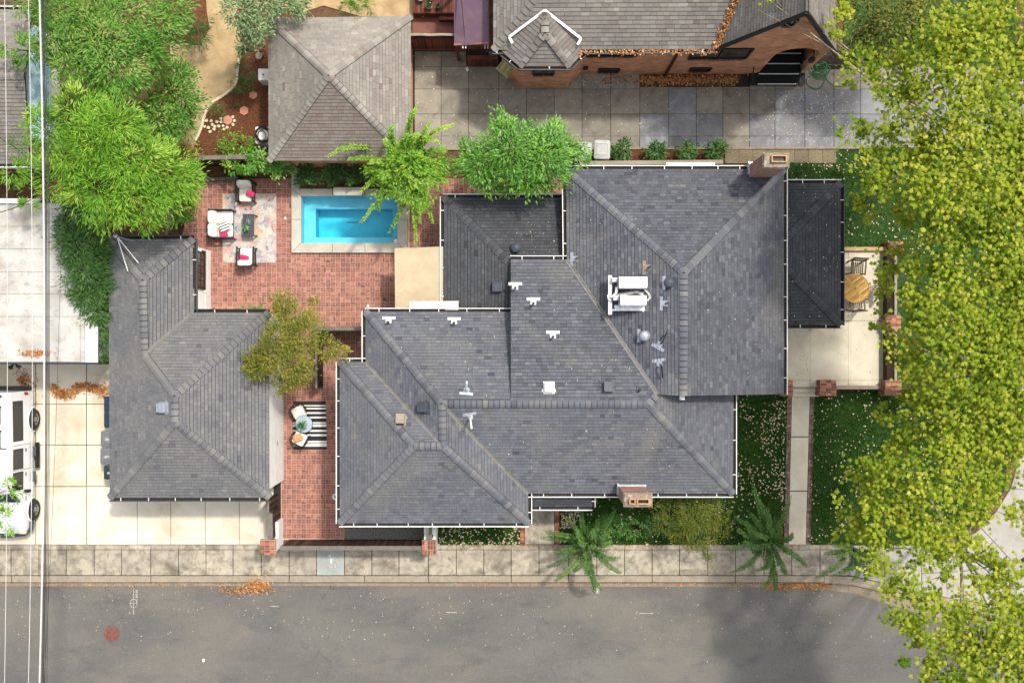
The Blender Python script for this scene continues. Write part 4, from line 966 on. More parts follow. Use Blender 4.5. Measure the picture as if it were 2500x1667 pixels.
pillow_obj('pillow', 596, 629, .62, .38, .2, .12, R(-14), R(20), m_pink, 'pink pillow on the lower armchair of the patio set')
pillow_obj('pillow', 546, 570, .58, .3, .3, .12, R(15), R(15), m_pink, 'pink pillow on the white loveseat')
m_pst = bpy.data.materials.new('striped_pillow_weave'); m_pst.use_nodes = True
stripe_mat(m_pst, [(.1, .3), (.42, .6), (.72, .9)], -.17, .17, c(50, 48, 50), c(238, 234, 228), 'Y', True)
po = MB(); po.pillow((0, 0, 0), (.2, 0, 0), (0, .17, 0), (0, 0, .07), .4); po = po.build('pillow', m_pst, smooth=True); po.location = W(547.5, 554.5, .66); po.rotation_euler = (R(10), R(12), R(25)); tag(po, 'black and white striped pillow on the white loveseat', 'pillow')
# coffee table
ct = thing('coffee_table', W(608, 551, .03), 'dark slatted coffee table in the middle of the patio rug', 'table')
a, d = W(592.5, 522.5, .42), W(621, 577.5, .42); n = 5; w = (d.x - a.x) / n
for k in range(n): b = MB(); b.box(a.x + k * w + .006, a.x + (k + 1) * w - .006, d.y, a.y, .40, .44); b.build('slat', m_dgrey, ct)
for x in (a.x + .04, d.x - .04):
    for y in (a.y - .05, d.y + .05): b = MB(); b.bar((x, y, .4), (x + (.06 if x > a.x + .1 else 0), y, .03), .045, .045); b.build('leg', m_black, ct)
b = MB(); b.box(a.x + .02, d.x - .02, a.y - .07, a.y - .03, .33, .4); b.box(a.x + .02, d.x - .02, d.y + .03, d.y + .07, .33, .4); b.build('apron', m_black, ct)
L_house = leaf_mat('houseplant_leaf', c(30, 92, 34), c(60, 148, 58), c(150, 196, 130), .3)
def potted(name, px, py, z, r, label, n=26, mat=None, potm=None, spike=False, pr=.07, ph=.12):
    t = thing(name, W(px, py, z), label, 'plant'); x, y = t.location.x, t.location.y
    b = MB(); b.lathe(x, y, [(.001, z), (pr * .75, z), (pr, z + ph), (pr * .88, z + ph), (pr * .85, z + ph - .02), (.001, z + ph - .02)], 16); b.build('pot', potm or m_white, t)
    for k in range(n):
        an = random.random() * 6.28; el = random.uniform(.25, 1.2); l = r * random.uniform(.6, 1.1); wv_ = l * (.07 if spike else .16); b = MB(); tt = random.random()
        D = Vector((math.cos(an), math.sin(an), 0)); S = Vector((-D.y, D.x, 0)); o = Vector((x, y, z + ph))
        p1 = o + D * l * .45 + Vector((0, 0, math.sin(el) * l * .55)); p2 = o + D * l + Vector((0, 0, math.sin(el) * l * .45))
        b.face([o - S * wv_ * .3, o + S * wv_ * .3, p1 + S * wv_, p1 - S * wv_], tt); b.face([p1 - S * wv_, p1 + S * wv_, p2], tt); b.build('leaf', mat or L_house, t)
    return t
potted('potted_plant', 601.5, 558, .44, .17, 'small green houseplant on the dark coffee table')
rg = thing('decor_rings', W(606.5, 541, .44), 'small grey chain link ornament on the dark coffee table', 'ornament')
for dx, dy in ((-.03, .05), (.03, -.03)):
    b = MB(); p = W(606.5, 541, .45); b.tube([(p.x + dx + .04 * math.cos(t_ / 12 * 6.283), p.y + dy + .05 * math.sin(t_ / 12 * 6.283), .452) for t_ in range(13)], .011, 6); b.build('ring', m_galv, rg)
# bistro set on the striped rug
def bistro(label, pil):
    t = thing('garden_chair', (0, 0, 0), label, 'chair', 'garden chairs')
    arc = [(.33 * math.cos(a), .33 * math.sin(a), .68) for a in [R(-25 + k * 230 / 16) for k in range(17)]]
    b = MB(); b.tube(arc, .014, 6); b.tube([(x * .98, y * .98, .42) for x, y, z in arc], .012, 6)
    for k in range(0, 17): x, y, z = arc[k]; b.tube([(x * .98, y * .98, .4), (x, y, .68)], .007, 5)
    b.build('back_frame', m_black, t)
    b = MB(); b.cyl(0, 0, .3, .38, .41, 20); b.build('seat_pan', m_black, t)
    for sx in (-1, 1):
        for sy in (-1, 1): b = MB(); b.tube([(sx * .2, sy * .2, .4), (sx * .26, sy * .26, .03)], .012, 6); b.build('leg', m_black, t)
    b = MB(); b.pillow((0, -.02, .46), (.25, 0, 0), (0, .25, 0), (0, 0, .06), .3); b.build('seat_cushion', m_cush, t, smooth=True); return t
place(bistro('black wire chair with white cushion above the round glass table', 0), 735, 1004, R(28))
place(bistro('black wire chair with white cushion below the round glass table', 1), 737, 1069, R(152))
pillow_obj('pillow', 727, 1069, .6, .36, .32, .13, R(20), R(18), m_peach, 'peach pillow on the wire chair below the round table')
bt = thing('round_table', W(742, 1035), 'round pale glass table with black rim on the striped rug', 'table'); x, y = W(742, 1035, .6)[:2]
m_gl = M('frosted_glass', c(172, 190, 200), c(156, 176, 188), 3, rough=.15, spec=.6)
b = MB(); b.cyl(x, y, .335, .585, .6, 40); b.build('glass_top', m_gl, bt)
b = MB(); b.tube([(x + .34 * math.cos(k / 40 * 6.2832), y + .34 * math.sin(k / 40 * 6.2832), .595) for k in range(41)], .012, 6); b.build('rim', m_black, bt)
for k in range(3): a = k * 2.09 + .4; b = MB(); b.tube([(x + .3 * math.cos(a), y + .3 * math.sin(a), .585), (x + .22 * math.cos(a), y + .22 * math.sin(a), .03)], .013, 6); b.build('leg', m_black, bt)
L_spk = leaf_mat('spiky_leaf', c(34, 78, 36), c(56, 116, 56), c(96, 150, 84), .25)
potted('spiky_plant', 738, 1039, .6, .26, 'spiky green plant on the round glass table', 46, L_spk, None, True)
cu = thing('drinking_glasses', W(748, 1030, .6), 'two small glasses beside the spiky plant', 'glasses')
for dx, dy in ((.0, .04), (.03, -.06)): b = MB(); p = W(748, 1030, .6); b.lathe(p.x + dx, p.y + dy, [(.025, .6), (.035, .72), (.03, .72), (.022, .61)], 12); b.build('glass', m_white, cu)
# round teak table and chairs on the terrace
TZ = 1.05
tt_ = thing('teak_table', W(2088, 705, .33), 'round golden teak slatted table half under the porch roof', 'table'); p = W(2088, 704, TZ); rad = 34.5 * (H - TZ) / F; ang = R(38)
b = MB(); U_ = Vector((math.cos(ang), math.sin(ang), 0)); V_ = Vector((-U_.y, U_.x, 0)); n = 16
for k in range(n):
    v0 = -rad + 2 * rad * k / n; v1 = v0 + 2 * rad / n - .007; hw0 = math.sqrt(max(0, rad ** 2 - v0 ** 2)); hw1 = math.sqrt(max(0, rad ** 2 - v1 ** 2))
    for s_ in (-1, 1):
        q = MB(); pts = [p + V_ * v0 + U_ * s_ * .05, p + V_ * v0 + U_ * s_ * max(.06, hw0), p + V_ * v1 + U_ * s_ * max(.06, hw1), p + V_ * v1 + U_ * s_ * .05]
        q.prism([x_[:2] for x_ in pts], TZ - .03, TZ, random.random()); q.build('slat', m_teak, tt_)
q = MB(); q.obox(p - Vector((0, 0, .013)), U_ * .046, V_ * (rad - .03), (0, 0, .016)); q.build('centre_board', m_teak, tt_)
q = MB(); q.tube([p + Vector((math.cos(a / 48 * 6.2832) * rad * .985, math.sin(a / 48 * 6.2832) * rad * .985, -.015)) for a in range(49)], .026, 8); q.build('rim', m_teak, tt_)
q = MB(); q.cyl(p.x, p.y, .03, TZ - .02, TZ + .004, 10); q.build('parasol_hole', m_black, tt_)
for k in range(4): a = k * 1.571 + .5; q = MB(); q.bar((p.x + .4 * math.cos(a), p.y + .4 * math.sin(a), TZ - .03), (p.x + .42 * math.cos(a), p.y + .42 * math.sin(a), .33), .06, .06); q.build('leg', m_teak, tt_)
def teak_chair(label, arms=True):
    t = thing('teak_chair', (0, 0, 0), label, 'chair', 'slatted terrace chairs')
    for k in range(7): b = MB(); x = -.22 + k * .44 / 6; b.box(x - .022, x + .022, -.24, .2, .43, .45); b.build('seat_slat', m_old_teak, t)
    for sx in (-1, 1):
        b = MB(); b.bar((sx * .25, .22, 0), (sx * .25, .32, .95), .045, .045); b.build('leg', m_old_teak, t)
        b = MB(); b.bar((sx * .25, -.24, 0), (sx * .25, -.24, .64 if arms else .43), .045, .045); b.build('leg', m_old_teak, t)
        if arms: b = MB(); b.bar((sx * .26, -.3, .65), (sx * .26, .26, .66), .06, .025); b.build('armrest', m_old_teak, t)
    b = MB(); b.bar((-.25, .32, .93), (.25, .32, .93), .05, .07); b.bar((-.25, .25, .5), (.25, .25, .5), .03, .05); b.build('back_rail', m_old_teak, t)
    for k in range(7): b = MB(); x = -.19 + k * .38 / 6; b.bar((x, .255, .52), (x, .315, .9), .03, .015); b.build('back_slat', m_old_teak, t)
    return t
place(teak_chair('weathered slatted chair at the top of the round teak table'), 2083, 655, R(-4), .33)
place(teak_chair('weathered slatted chair below the round teak table'), 2080, 742, R(184), .33)
place(teak_chair('grey slatted chair on the right of the round teak table', False), 2126, 714, R(-86), .33)
# tan awning
aw = thing('patio_awning', W(1075, 680), 'tan canvas awning stretched over the patio from the extension', 'awning')
q = [W(963, 606, 2.15), W(1082, 602, 2.38), W(1082, 758, 2.38), W(965, 758, 2.15)]
n, m_ = 14, 16; V_a, F_a = [], []
for j in range(m_ + 1):
    for i in range(n + 1):
        u, v_ = i / n, j / m_; pt = (q[0] * (1 - u) + q[1] * u) * (1 - v_) + (q[3] * (1 - u) + q[2] * u) * v_
        V_a.append(tuple(pt + Vector((0, 0, -.035 * math.sin(math.pi * u) * (1 - .6 * math.cos(v_ * 12.6) ** 4)))))
for j in range(m_):
    for i in range(n): k = j * (n + 1) + i; F_a.append((k, k + n + 1, k + n + 2, k + 1))
b = MB(); b.v, b.f, b.t = V_a, F_a, [.5] * len(F_a)
o = b.build('canvas', m_canvas, aw, smooth=True)
b = MB(); k = 0
N_ = 60
for k in range(N_):
    v0, v1 = k / N_, (k + 1) / N_; p0, p1 = q[0].lerp(q[3], v0), q[0].lerp(q[3], v1); s0, s1 = .16 + .05 * abs(math.sin(v0 * 22)), .16 + .05 * abs(math.sin(v1 * 22)); d0, d1 = -.012 * math.sin(v0 * 44), -.012 * math.sin(v1 * 44)
    b.face([p0, p1, p1 + Vector((d1 - .03, 0, -s1)), p0 + Vector((d0 - .03, 0, -s0))])
b.build('valance', m_canvas, aw)
b = MB(); b.tube([q[0] + Vector((.03, 0, -.03)), q[3] + Vector((.03, 0, -.03))], .025, 8); b.build('front_bar', m_white, aw)
for p_ in (q[0], q[3]): b = MB(); b.tube([p_ + Vector((.03, -.1 if p_ is q[0] else .1, -.04)), Vector((q[1].x, p_.y + (-.1 if p_ is q[0] else .1), 1.6))], .02, 8); b.build('arm', m_white, aw)
for nm, P, lab in (('flashing_hood', [W(1001, 736, 2.72), W(1119, 735, 2.84), W(1119, 757, 2.84), W(998, 757, 2.72)], 'white metal hood laid over the awning edge beside the house eave'),
                   ('window_hood', [W(1627, 397, 2.5), W(1745, 397, 2.5), W(1745, 414, 2.62), W(1627, 414, 2.62)], 'white metal window hood projecting north of the house')):
    t = thing(nm, (P[0] + P[2]) / 2, lab, 'hood'); b = MB(); b.face(P[::-1]); b.face([p_ - Vector((0, 0, .05)) for p_ in P])
    for k in range(4): j = (k + 1) % 4; b.face([P[k], P[j], P[j] - Vector((0, 0, .05)), P[k] - Vector((0, 0, .05))])
    b.build('panel', m_white, t)
    b = MB()
    for k in range(1, 4): u = k / 4; b.bar(P[0].lerp(P[3], u) + Vector((0, 0, .006)), P[1].lerp(P[2], u) + Vector((0, 0, .006)), .02, .012)
    b.build('seam', m_galv, t)
# small discs and drains on the patio
def disc(name, px, py, r, mat, label, cat, inner_m=None):
    t = thing(name, W(px, py), label, cat); x, y = t.location.x, t.location.y
    b = MB(); b.lathe(x, y, [(r, 0), (r, .03), (r * .55, .034), (r * .55, .02), (.001, .02)], 20); b.build('ring', mat, t)
    b = MB(); b.cyl(x, y, r * .5, .015, .026, 14); b.build('grate', inner_m or m_galv, t)
disc('deck_light', 696.5, 533, .05, m_white, 'small round white fixture in the bricks left of the pool', 'deck light')
disc('deck_light', 898.5, 747, .055, m_white, 'small round white fixture in the bricks near the house corner', 'deck light')
disc('drain_cover', 820, 1212, .135, m_white, 'round white cleanout cover at the edge of the brick court', 'drain cover', m_gravel)
t = thing('floor_drain', W(938.5, 731), 'small dark square drain in the brick patio', 'drain'); b = MB(); p = W(938.5, 731); b.box(p.x - .045, p.x + .045, p.y - .055, p.y + .055, .012, .026); b.build('frame', m_dgrey, t); b = MB()
for k in range(4): b.box(p.x - .035 + k * .02, p.x - .025 + k * .02, p.y - .045, p.y + .045, .026, .03)
b.build('grate', m_black, t)
# ================================================================ van on the driveway
van = thing('van', (-19.75, -4.7, 0), 'white passenger van with raised roof parked nose-down on the driveway', 'van')
VX = -19.72                                             # centre line
# station: y, half width low, z of belt, half width roof, z of roof
ST = [(-1.92, .93, 1.1, .80, 1.98), (-2.05, .98, 1.12, .83, 2.12), (-3.5, 1.0, 1.12, .85, 2.2), (-4.9, 1.0, 1.12, .85, 2.2), (-5.35, 1.0, 1.12, .83, 2.12), (-5.75, 1.0, 1.12, .78, 1.7),
      (-6.12, .99, 1.12, .85, 1.2), (-6.7, .97, 1.04, .80, 1.1), (-7.2, .93, .96, .72, 1.0), (-7.42, .84, .8, .6, .84)]
def section(st):
    y, w, zb, wr, zr = st
    h = [(w * .96, .32), (w, .5), (w, .85), (w * .985, zb), (w * .94 if zr > 1.4 else w * .93, zb + .06 if zr < 1.4 else zb + (zr - zb) * .35), (wr + .04, zr - .1 if zr > 1.4 else zr - .02), (wr - .06, zr), (0, zr + .035)]
    return [(VX + x, y, z) for x, z in h] + [(VX - x, y, z) for x, z in h[-2::-1]]
b = MB(); S_ = [section(s) for s in ST]; k = len(S_[0])
for s in S_: b.v += s
for i in range(len(ST) - 1):
    for j in range(k - 1): b.f.append((i * k + j, i * k + j + 1, (i + 1) * k + j + 1, (i + 1) * k + j)); b.t.append(.5)
b.f.append(tuple(range(k))); b.f.append(tuple(range((len(ST) - 1) * k, len(ST) * k))[::-1]); b.t += [.5, .5]
body = b.build('body', m_vanw, van)
me = body.data; me.polygons.foreach_set('use_smooth', np.ones(len(me.polygons), dtype=bool)); es = body.modifiers.new('edges', 'EDGE_SPLIT'); es.split_angle = R(32)
def side_x(y, z, s=1):
    """outer face of the body side at (y,z)"""
    for a, d in zip(ST, ST[1:]):
        if d[0] <= y <= a[0]:
            t_ = (y - a[0]) / (d[0] - a[0]); P, Q = section(a), section(d); sec = [(p[0] + (q[0] - p[0]) * t_, p[2] + (q[2] - p[2]) * t_) for p, q in zip(P, Q)][:8]
            for p, q in zip(sec, sec[1:]):
                if p[1] <= z <= q[1] and q[1] > p[1]: return VX + s * ((p[0] + (q[0] - p[0]) * (z - p[1]) / (q[1] - p[1])) - VX)
    return VX + s
def side_panel(name, y0, y1, z0, z1, mat, off=.008, s=1, parent=None, slant=0):
    b = MB(); n = 4; m_ = 4
    for i in range(n):
        for j in range(m_):
            P = []
            for di, dj in ((0, 0), (1, 0), (1, 1), (0, 1)):
                z = z0 + (z1 - z0) * (j + dj) / m_; y = y0 + (y1 - y0) * (i + di) / n + slant * (j + dj) / m_ * (1 if i + di > n / 2 else 0)
                P.append((side_x(y, z, s) + s * off, y, z))
            b.face(P)
    return b.build(name, mat, parent or van)
for s in (1, -1):
    for y0, y1 in ((-2.3, -3.75), (-4.12, -4.82), (-5.0, -5.62)):
        g_ = side_panel('side_window', y0 + .04, y1 - .04, 1.2, 1.86, m_black, .006, s); side_panel('pane', y0, y1, 1.24, 1.82, m_glass, .012, s, g_)
    for y in (-3.95, -4.9): 
        d_ = side_panel('door_seam', y + .008, y - .008, .42, 1.9, m_black, .005, s)
    for y in (-4.08, -5.0): side_panel('door_handle', y - .02, y - .16, 1.0, 1.07, m_black, .014, s)
    side_panel('tail_light', -1.95, -2.06, .8, 1.08, M('red_lens', c(190, 20, 34), rough=.2, spec=.6), .01, s)
    side_panel('marker_light', -5.95, -6.12, .98, 1.05, M('amber_lens', c(150, 40, 30), rough=.2, spec=.6), .01, s)
    b = MB(); x = VX + s * 1.03; b.box(min(x, x + s * .16), max(x, x + s * .16), -4.95, -3.95, .3, .36); o = b.build('running_board', m_black, van)
    for y in (-4.3, -5.25):
        b = MB(); b.tube([(x - s * .02, y + .18, .5), (x + s * .1, y + .18, .52), (x + s * .1, y - .18, .52), (x - s * .02, y - .18, .5)], .022, 6); b.box(min(x, x + s * .09), max(x, x + s * .09), y - .16, y + .16, .5, .53); b.build('step_bar', m_dgrey, van)
    b = MB(); b.pillow((VX + s * 1.16, -5.72, 1.22), (.11, 0, 0), (0, .06, 0), (0, 0, .15), .4); b.bar((VX + s * .98, -5.7, 1.12), (VX + s * 1.12, -5.72, 1.15), .04, .04); b.build('mirror', m_black, van)
    for y in (-3.04, -6.57):
        xw = VX + s * 1.0
        b = MB(); prof = [(.2, -.13), (.33, -.13), (.375, -.1), (.385, 0), (.375, .09), (.33, .12), (.22, .12)]; n = 28; base = 0
        for r, q_ in prof:
            for a in range(n): b.v.append((xw + s * (q_ - .02), y + r * math.cos(a / n * 6.2832), .385 + r * math.sin(a / n * 6.2832)))
        for i in range(len(prof) - 1):
            for a in range(n): a2 = (a + 1) % n; b.f.append((i * n + a, i * n + a2, (i + 1) * n + a2, (i + 1) * n + a)); b.t.append(.5)
        wh = b.build('wheel', m_rubber, van, smooth=True)
        b = MB(); prof = [(.225, .1), (.2, .06), (.12, .05), (.1, .09), (.05, .11), (.001, .11)]
        for r, q_ in prof:
            for a in range(n): b.v.append((xw + s * (q_ - .02), y + r * math.cos(a / n * 6.2832), .385 + r * math.sin(a / n * 6.2832)))
        for i in range(len(prof) - 1):
            for a in range(n): a2 = (a + 1) % n; b.f.append((i * n + a, i * n + a2, (i + 1) * n + a2, (i + 1) * n + a)); b.t.append(.5)
        b.build('rim', m_steel, wh, smooth=True)
        b = MB()
        for a in range(8): an = a / 8 * 6.2832; b.cyl(0, 0, 0.001, 0, .001, 3) if False else b.obox((xw + s * .05, y + .155 * math.cos(an), .385 + .155 * math.sin(an)), (.012, 0, 0), (0, .022, 0), (0, 0, .022))
        b.build('vent_hole', m_black, wh)
        b = MB(); b.tube([(VX + s * (side_x(y, .5) - VX + .004), y + .47 * math.cos(a), .385 + .47 * math.sin(a)) for a in [R(-8 + 196 * q_ / 14) for q_ in range(15)]], .03, 6); b.build('wheel_arch', m_vanw, van)
        b = MB(); b.prism([(0, 0)] * 0 + [(y + .44 * math.cos(a), .385 + .44 * math.sin(a)) for a in [R(-12 + 204 * q_ / 16) for q_ in range(17)]], 0, 1); vv_ = [(VX + s * (1.006 if z > .5 else .9), x_, y_) for x_, y_, z in b.v]; b.v = vv_; b.build('arch_liner', m_black, van)
b = MB(); P = [(VX - .82, -5.3, 2.02), (VX + .82, -5.3, 2.02), (VX + .92, -6.08, 1.24), (VX - .92, -6.08, 1.24)]
m_ws = M('windscreen', c(60, 92, 120), c(30, 44, 58), .8, rough=.06, spec=.8)
nrm = (Vector(P[1]) - Vector(P[0])).cross(Vector(P[2]) - Vector(P[1])).normalized(); nrm = nrm if nrm.z > 0 else -nrm
b.face([Vector(p) + nrm * .09 for p in P]); b.build('windscreen', m_ws, van)
b = MB()
for x in (-.5, .25): b.bar(Vector((VX + x, -6.08, 1.26)) + nrm * .1, Vector((VX + x + .6, -5.98, 1.38)) + nrm * .1, .025, .02)
b.build('wiper', m_black, van)
b = MB(); b.box(VX - .98, VX + .98, -1.9, -1.74, .42, .66); b.build('rear_bumper', m_black, van, bevel=.04)
b = MB(); b.tube([(VX - 1.0, -6.98, .56), (VX - .96, -7.3, .55), (VX - .7, -7.5, .55), (VX, -7.56, .55), (VX + .7, -7.5, .55), (VX + .96, -7.3, .55), (VX + 1.0, -6.98, .56)], .09, 8); b.build('front_bumper', m_dgrey, van, smooth=True)
for s in (1, -1):
    b = MB(); b.pillow((VX + s * .74, -7.36, .78), (.16, 0, 0), (0, .1, 0), (0, 0, .1), .4); b.build('headlight', M('amber_headlight', c(226, 206, 160), rough=.2, spec=.6), van, smooth=True)
b = MB(); b.box(VX - .84, VX + .84, -4.02, -3.98, 2.2, 2.236); b.build('roof_seam', m_black, van)
b = MB(); b.box(VX - .62, VX + .62, -2.12, -2.0, 2.1, 2.16); b.build('roof_trim', m_dgrey, van)
for y in (-2.4, -3.3):
    b = MB(); b.tube([(VX + .62, y, 2.25), (VX + .62, y - .7, 2.25)], .018, 6); b.tube([(VX + .3, y - .05, 2.26), (VX + .68, y - .05, 2.26)], .014, 6); b.cyl(VX + .62, y - .05, .03, 2.2, 2.27, 8); b.build('rack_bar', m_black, van)
b = MB()
for x in (.28, -.28): b.bar((VX + x, -6.25, 1.155), (VX + x * 1.15, -7.2, 1.005), .012, .012)
b.build('bonnet_crease', m_dgrey, van)

# ================================================================ wheelie bins
def bin_(label, mat, group, h=1.0, w=.58, d=.7, mark=True):
    t = thing('wheelie_bin', (0, 0, 0), label, 'bin', group)
    b = MB(); n0 = [(-w * .4, -d * .38), (w * .4, -d * .38), (w * .4, d * .36), (-w * .4, d * .36)]; n1 = [(-w / 2, -d / 2), (w / 2, -d / 2), (w / 2, d / 2), (-w / 2, d / 2)]
    for k in range(4): j = (k + 1) % 4; b.face([(*n0[k], .06), (*n0[j], .06), (*n1[j], h - .06), (*n1[k], h - .06)])
    b.face([(*p, .06) for p in n0][::-1]); b.face([(*p, h - .06) for p in n1]); b.build('body', mat, t, bevel=.03)
    b = MB(); b.pillow((0, -.02, h - .02), (w / 2 + .03, 0, 0), (0, d / 2 + .03, 0), (0, 0, .055), .22); b.build('lid', mat, t, smooth=True)
    b = MB()
    for q in ((-w * .36, w * .36, -d * .36, -d * .33), (-w * .36, w * .36, d * .25, d * .28), (-w * .36, -w * .33, -d * .33, d * .25), (w * .33, w * .36, -d * .33, d * .25)): b.box(*q, h + .026, h + .05)
    b.build('lid_panel', mat, t, bevel=.006)
    if mark:
        b = MB(); b.box(-w * .05, w * .12, -d * .34, d * .02, h + .036, h + .0385); b.build('lid_label', m_chalk, t)
    b = MB(); b.tube([(-w * .35, d / 2 + .01, h - .08), (-w * .35, d / 2 + .1, h - .04), (w * .35, d / 2 + .1, h - .04), (w * .35, d / 2 + .01, h - .08)], .016, 6); b.build('handle', mat, t)
    for s in (-1, 1): b = MB(); b.tube([(s * w * .36 - .03, d * .4, .12), (s * w * .36 + .03, d * .4, .12)], .12, 14); b.build('wheel', m_black, t)
    return t
m_bg = M('grey_bin_plastic', c(122, 124, 130), c(110, 112, 118), 6, rough=.5); m_bb = M('navy_bin_plastic', c(48, 62, 84), c(42, 54, 74), 6, rough=.5); m_bgr = M('green_bin_plastic', c(50, 66, 66), c(44, 58, 58), 6, rough=.5)
m_bt = M('teal_bin_plastic', c(44, 68, 80), c(38, 58, 70), 6, rough=.5); m_bw = M('pale_bin_plastic', c(184, 184, 180), c(166, 166, 162), 6, rough=.5)
def bput(o, px, py, rz, z=1.0):
    p = W(px, py, z); o.location = (p.x, p.y, .01); o.rotation_euler.z = rz
bput(bin_('navy wheelie bin nearest the leaf pile beside the garage', m_bb, 'bins beside the garage', mark=False), 279, 987, R(-90))
bput(bin_('teal wheelie bin second from the leaf pile beside the garage', m_bt, 'bins beside the garage', mark=False), 279, 1024, R(-90))
bput(bin_('grey wheelie bin next to the teal one beside the garage', m_bg, 'bins beside the garage'), 271, 1071, R(-90))
bput(bin_('grey wheelie bin next to the dark green one beside the garage', m_bg, 'bins beside the garage'), 270, 1113, R(-90))
bput(bin_('dark green wheelie bin at the lower end of the garage row', m_bgr, 'bins beside the garage', .95, .5, .6), 274, 1153, R(-90))
bput(bin_('pale wheelie bin partly covered by the green shrub', m_bw, 'bins by the north driveway', mark=False), 1424, 372, R(176))
bput(bin_('pale wheelie bin standing clear beside the dark shrub', m_bw, 'bins by the north driveway', mark=False), 1470, 367, R(178))

# ================================================================ rooftop equipment
def roofz(px, py, kind):
    """height of the roof plane seen at a pixel"""
    def pl(P):
        n_ = (P[1] - P[0]).cross(P[2] - P[0]); r0 = W(px, py, 0); c0 = Vector((0, 0, H)); d_ = r0 - c0
        t_ = n_.dot(P[0] - c0) / n_.dot(d_); return c0 + d_ * t_
    return pl(PL[kind])
PL = {'ne_w': (ne_tl, dm_r, apex), 'dorm': (dm_l, dm_r, top_l), 'nw_n': (nw_tl, nw_tr, A_), 'm_s': (se_l, se_r, A_), 'nw_w': (nw_tl, sw_tr, A_), 'sw_n': (sw_tl, sw_tr, C_), 'ext_w': EXW, 'ext_n': EXN, 'gar_w': (g1, g6, h4), 'ne_e': (ne_tr, ne_br, apex)}
def vent(name, label, px, py, plane, ang, kind, mat=m_galv, base=True):
    o = roofz(px, py, plane); t = thing(name, o, label, 'roof vent', 'roof vents'); P = PL[plane]; n_ = (P[1] - P[0]).cross(P[2] - P[0]).normalized(); n_ = n_ if n_.z > 0 else -n_
    D = Vector((math.cos(ang), math.sin(ang), 0)); D = (D - n_ * D.dot(n_)).normalized(); S = n_.cross(D); up = Vector((0, 0, 1))
    if base:
        b = MB(); b.obox(o + D * -.1 + n_ * .025, D * .055, S * .24, n_ * .006); b.obox(o + D * .02 + n_ * .027, D * .1, S * .1, n_ * .006); b.build('flashing', mat, t)
    b = MB(); c_ = o + D * .06
    if kind == 'pipe': b.cyl(c_.x, c_.y, .05, c_.z, c_.z + .32, 12); b.build('pipe', m_dgrey, t); b = MB(); b.cyl(c_.x, c_.y, .035, c_.z + .318, c_.z + .325, 10); b.build('pipe_mouth', m_black, t)
    elif kind == 'elbow': b.tube([c_, c_ + up * .3, c_ + up * .38 + D * .06, c_ + up * .32 + D * .2, c_ + up * .2 + D * .45], .028, 8); b.build('pipe', m_black, t)
    elif kind == 'mast': b.tube([c_, c_ + up * .25, c_ + up * .5 + D * .1, c_ + up * .9 + D * .34], .035, 8); b.build('pipe', m_white, t); b = MB(); b.lathe(c_.x, c_.y, [(.1, c_.z), (.09, c_.z + .08), (.04, c_.z + .12)], 12); b.build('boot', m_galv, t)
    elif kind == 'turbine':
        b.lathe(c_.x, c_.y, [(.13, c_.z), (.13, c_.z + .15), (.19, c_.z + .2), (.2, c_.z + .3), (.12, c_.z + .4), (.001, c_.z + .42)], 18); b.build('cowl', m_galv, t, smooth=True); b = MB()
        for k in range(12): a = k / 12 * 6.28; b.bar((c_.x + .2 * math.cos(a), c_.y + .2 * math.sin(a), c_.z + .2), (c_.x + .12 * math.cos(a + .3), c_.y + .12 * math.sin(a + .3), c_.z + .4), .03, .01)
        b.build('fin', m_steel, t)
    elif kind == 'dome': b.lathe(c_.x, c_.y, [(.1, c_.z - .05), (.1, c_.z + .12), (.19, c_.z + .12), (.19, c_.z + .17), (.12, c_.z + .24), (.001, c_.z + .27)], 20); b.build('cap', m_dgrey if mat is m_galv else mat, t, smooth=True)
    elif kind == 'box':
        b.obox(o + n_ * .14, D * .19, S * .16, n_ * .09); b.build('hood', mat, t, bevel=.02); b = MB(); b.obox(o + n_ * .04, D * .22, S * .2, n_ * .02); b.build('curb', mat, t); b = MB(); b.obox(o + D * .195 + n_ * .12, D * .012, S * .13, n_ * .05); b.build('louvre', m_black, t)
    return t
vent('roof_vent', 'black pipe vent with white T flashing on the roof near the patio corner', 949, 783, 'nw_n', R(-90), 'pipe', m_white)
vent('roof_vent', 'black pipe vent with white T flashing on the roof below the white awning hood', 1109, 785, 'nw_n', R(-90), 'pipe', m_white)
vent('roof_vent', 'silver vent on the roof just right of the white-rimmed inner gutter corner', 1403, 632, 'ne_w', R(0), 'pipe')
vent('roof_vent', 'white pipe vent beside the step gutter above the dark low roof', 1258, 700, 'dorm', R(-90), 'pipe', m_white)
vent('roof_vent', 'small silver vent on the step roof left of the valley', 1302, 737, 'dorm', R(-90), 'pipe')
vent('roof_vent', 'small pale vent in the middle of the step roof', 1350, 818, 'dorm', R(-90), 'pipe')
vent('roof_vent', 'brownish vent above the two white rooftop condensers', 1580, 653, 'ne_w', R(0), 'pipe', m_curb)
vent('roof_vent', 'silver capped vent right of the upper condenser', 1628, 691, 'ne_w', R(0), 'dome')
vent('roof_vent', 'small triangular silver vent right of the lower condenser', 1622, 741, 'ne_w', R(0), 'pipe')
vent('turbine_vent', 'round silver turbine vent beside a white flashing below the condensers', 1567, 820, 'ne_w', R(0), 'turbine')
vent('roof_vent', 'black bent pipe on the roof, upper of the two near the ridge', 1610, 842, 'ne_w', R(60), 'elbow')
vent('roof_vent', 'black bent pipe on the roof, lower of the two near the ridge', 1610, 886, 'ne_w', R(-80), 'elbow')
vent('box_vent', 'weathered white box vent on the step roof near the long ridge', 1340, 947, 'dorm', R(90), 'box', m_white)
vent('box_vent', 'dark grey box vent on the step roof right of the white one', 1484, 947, 'dorm', R(90), 'box', m_dgrey)
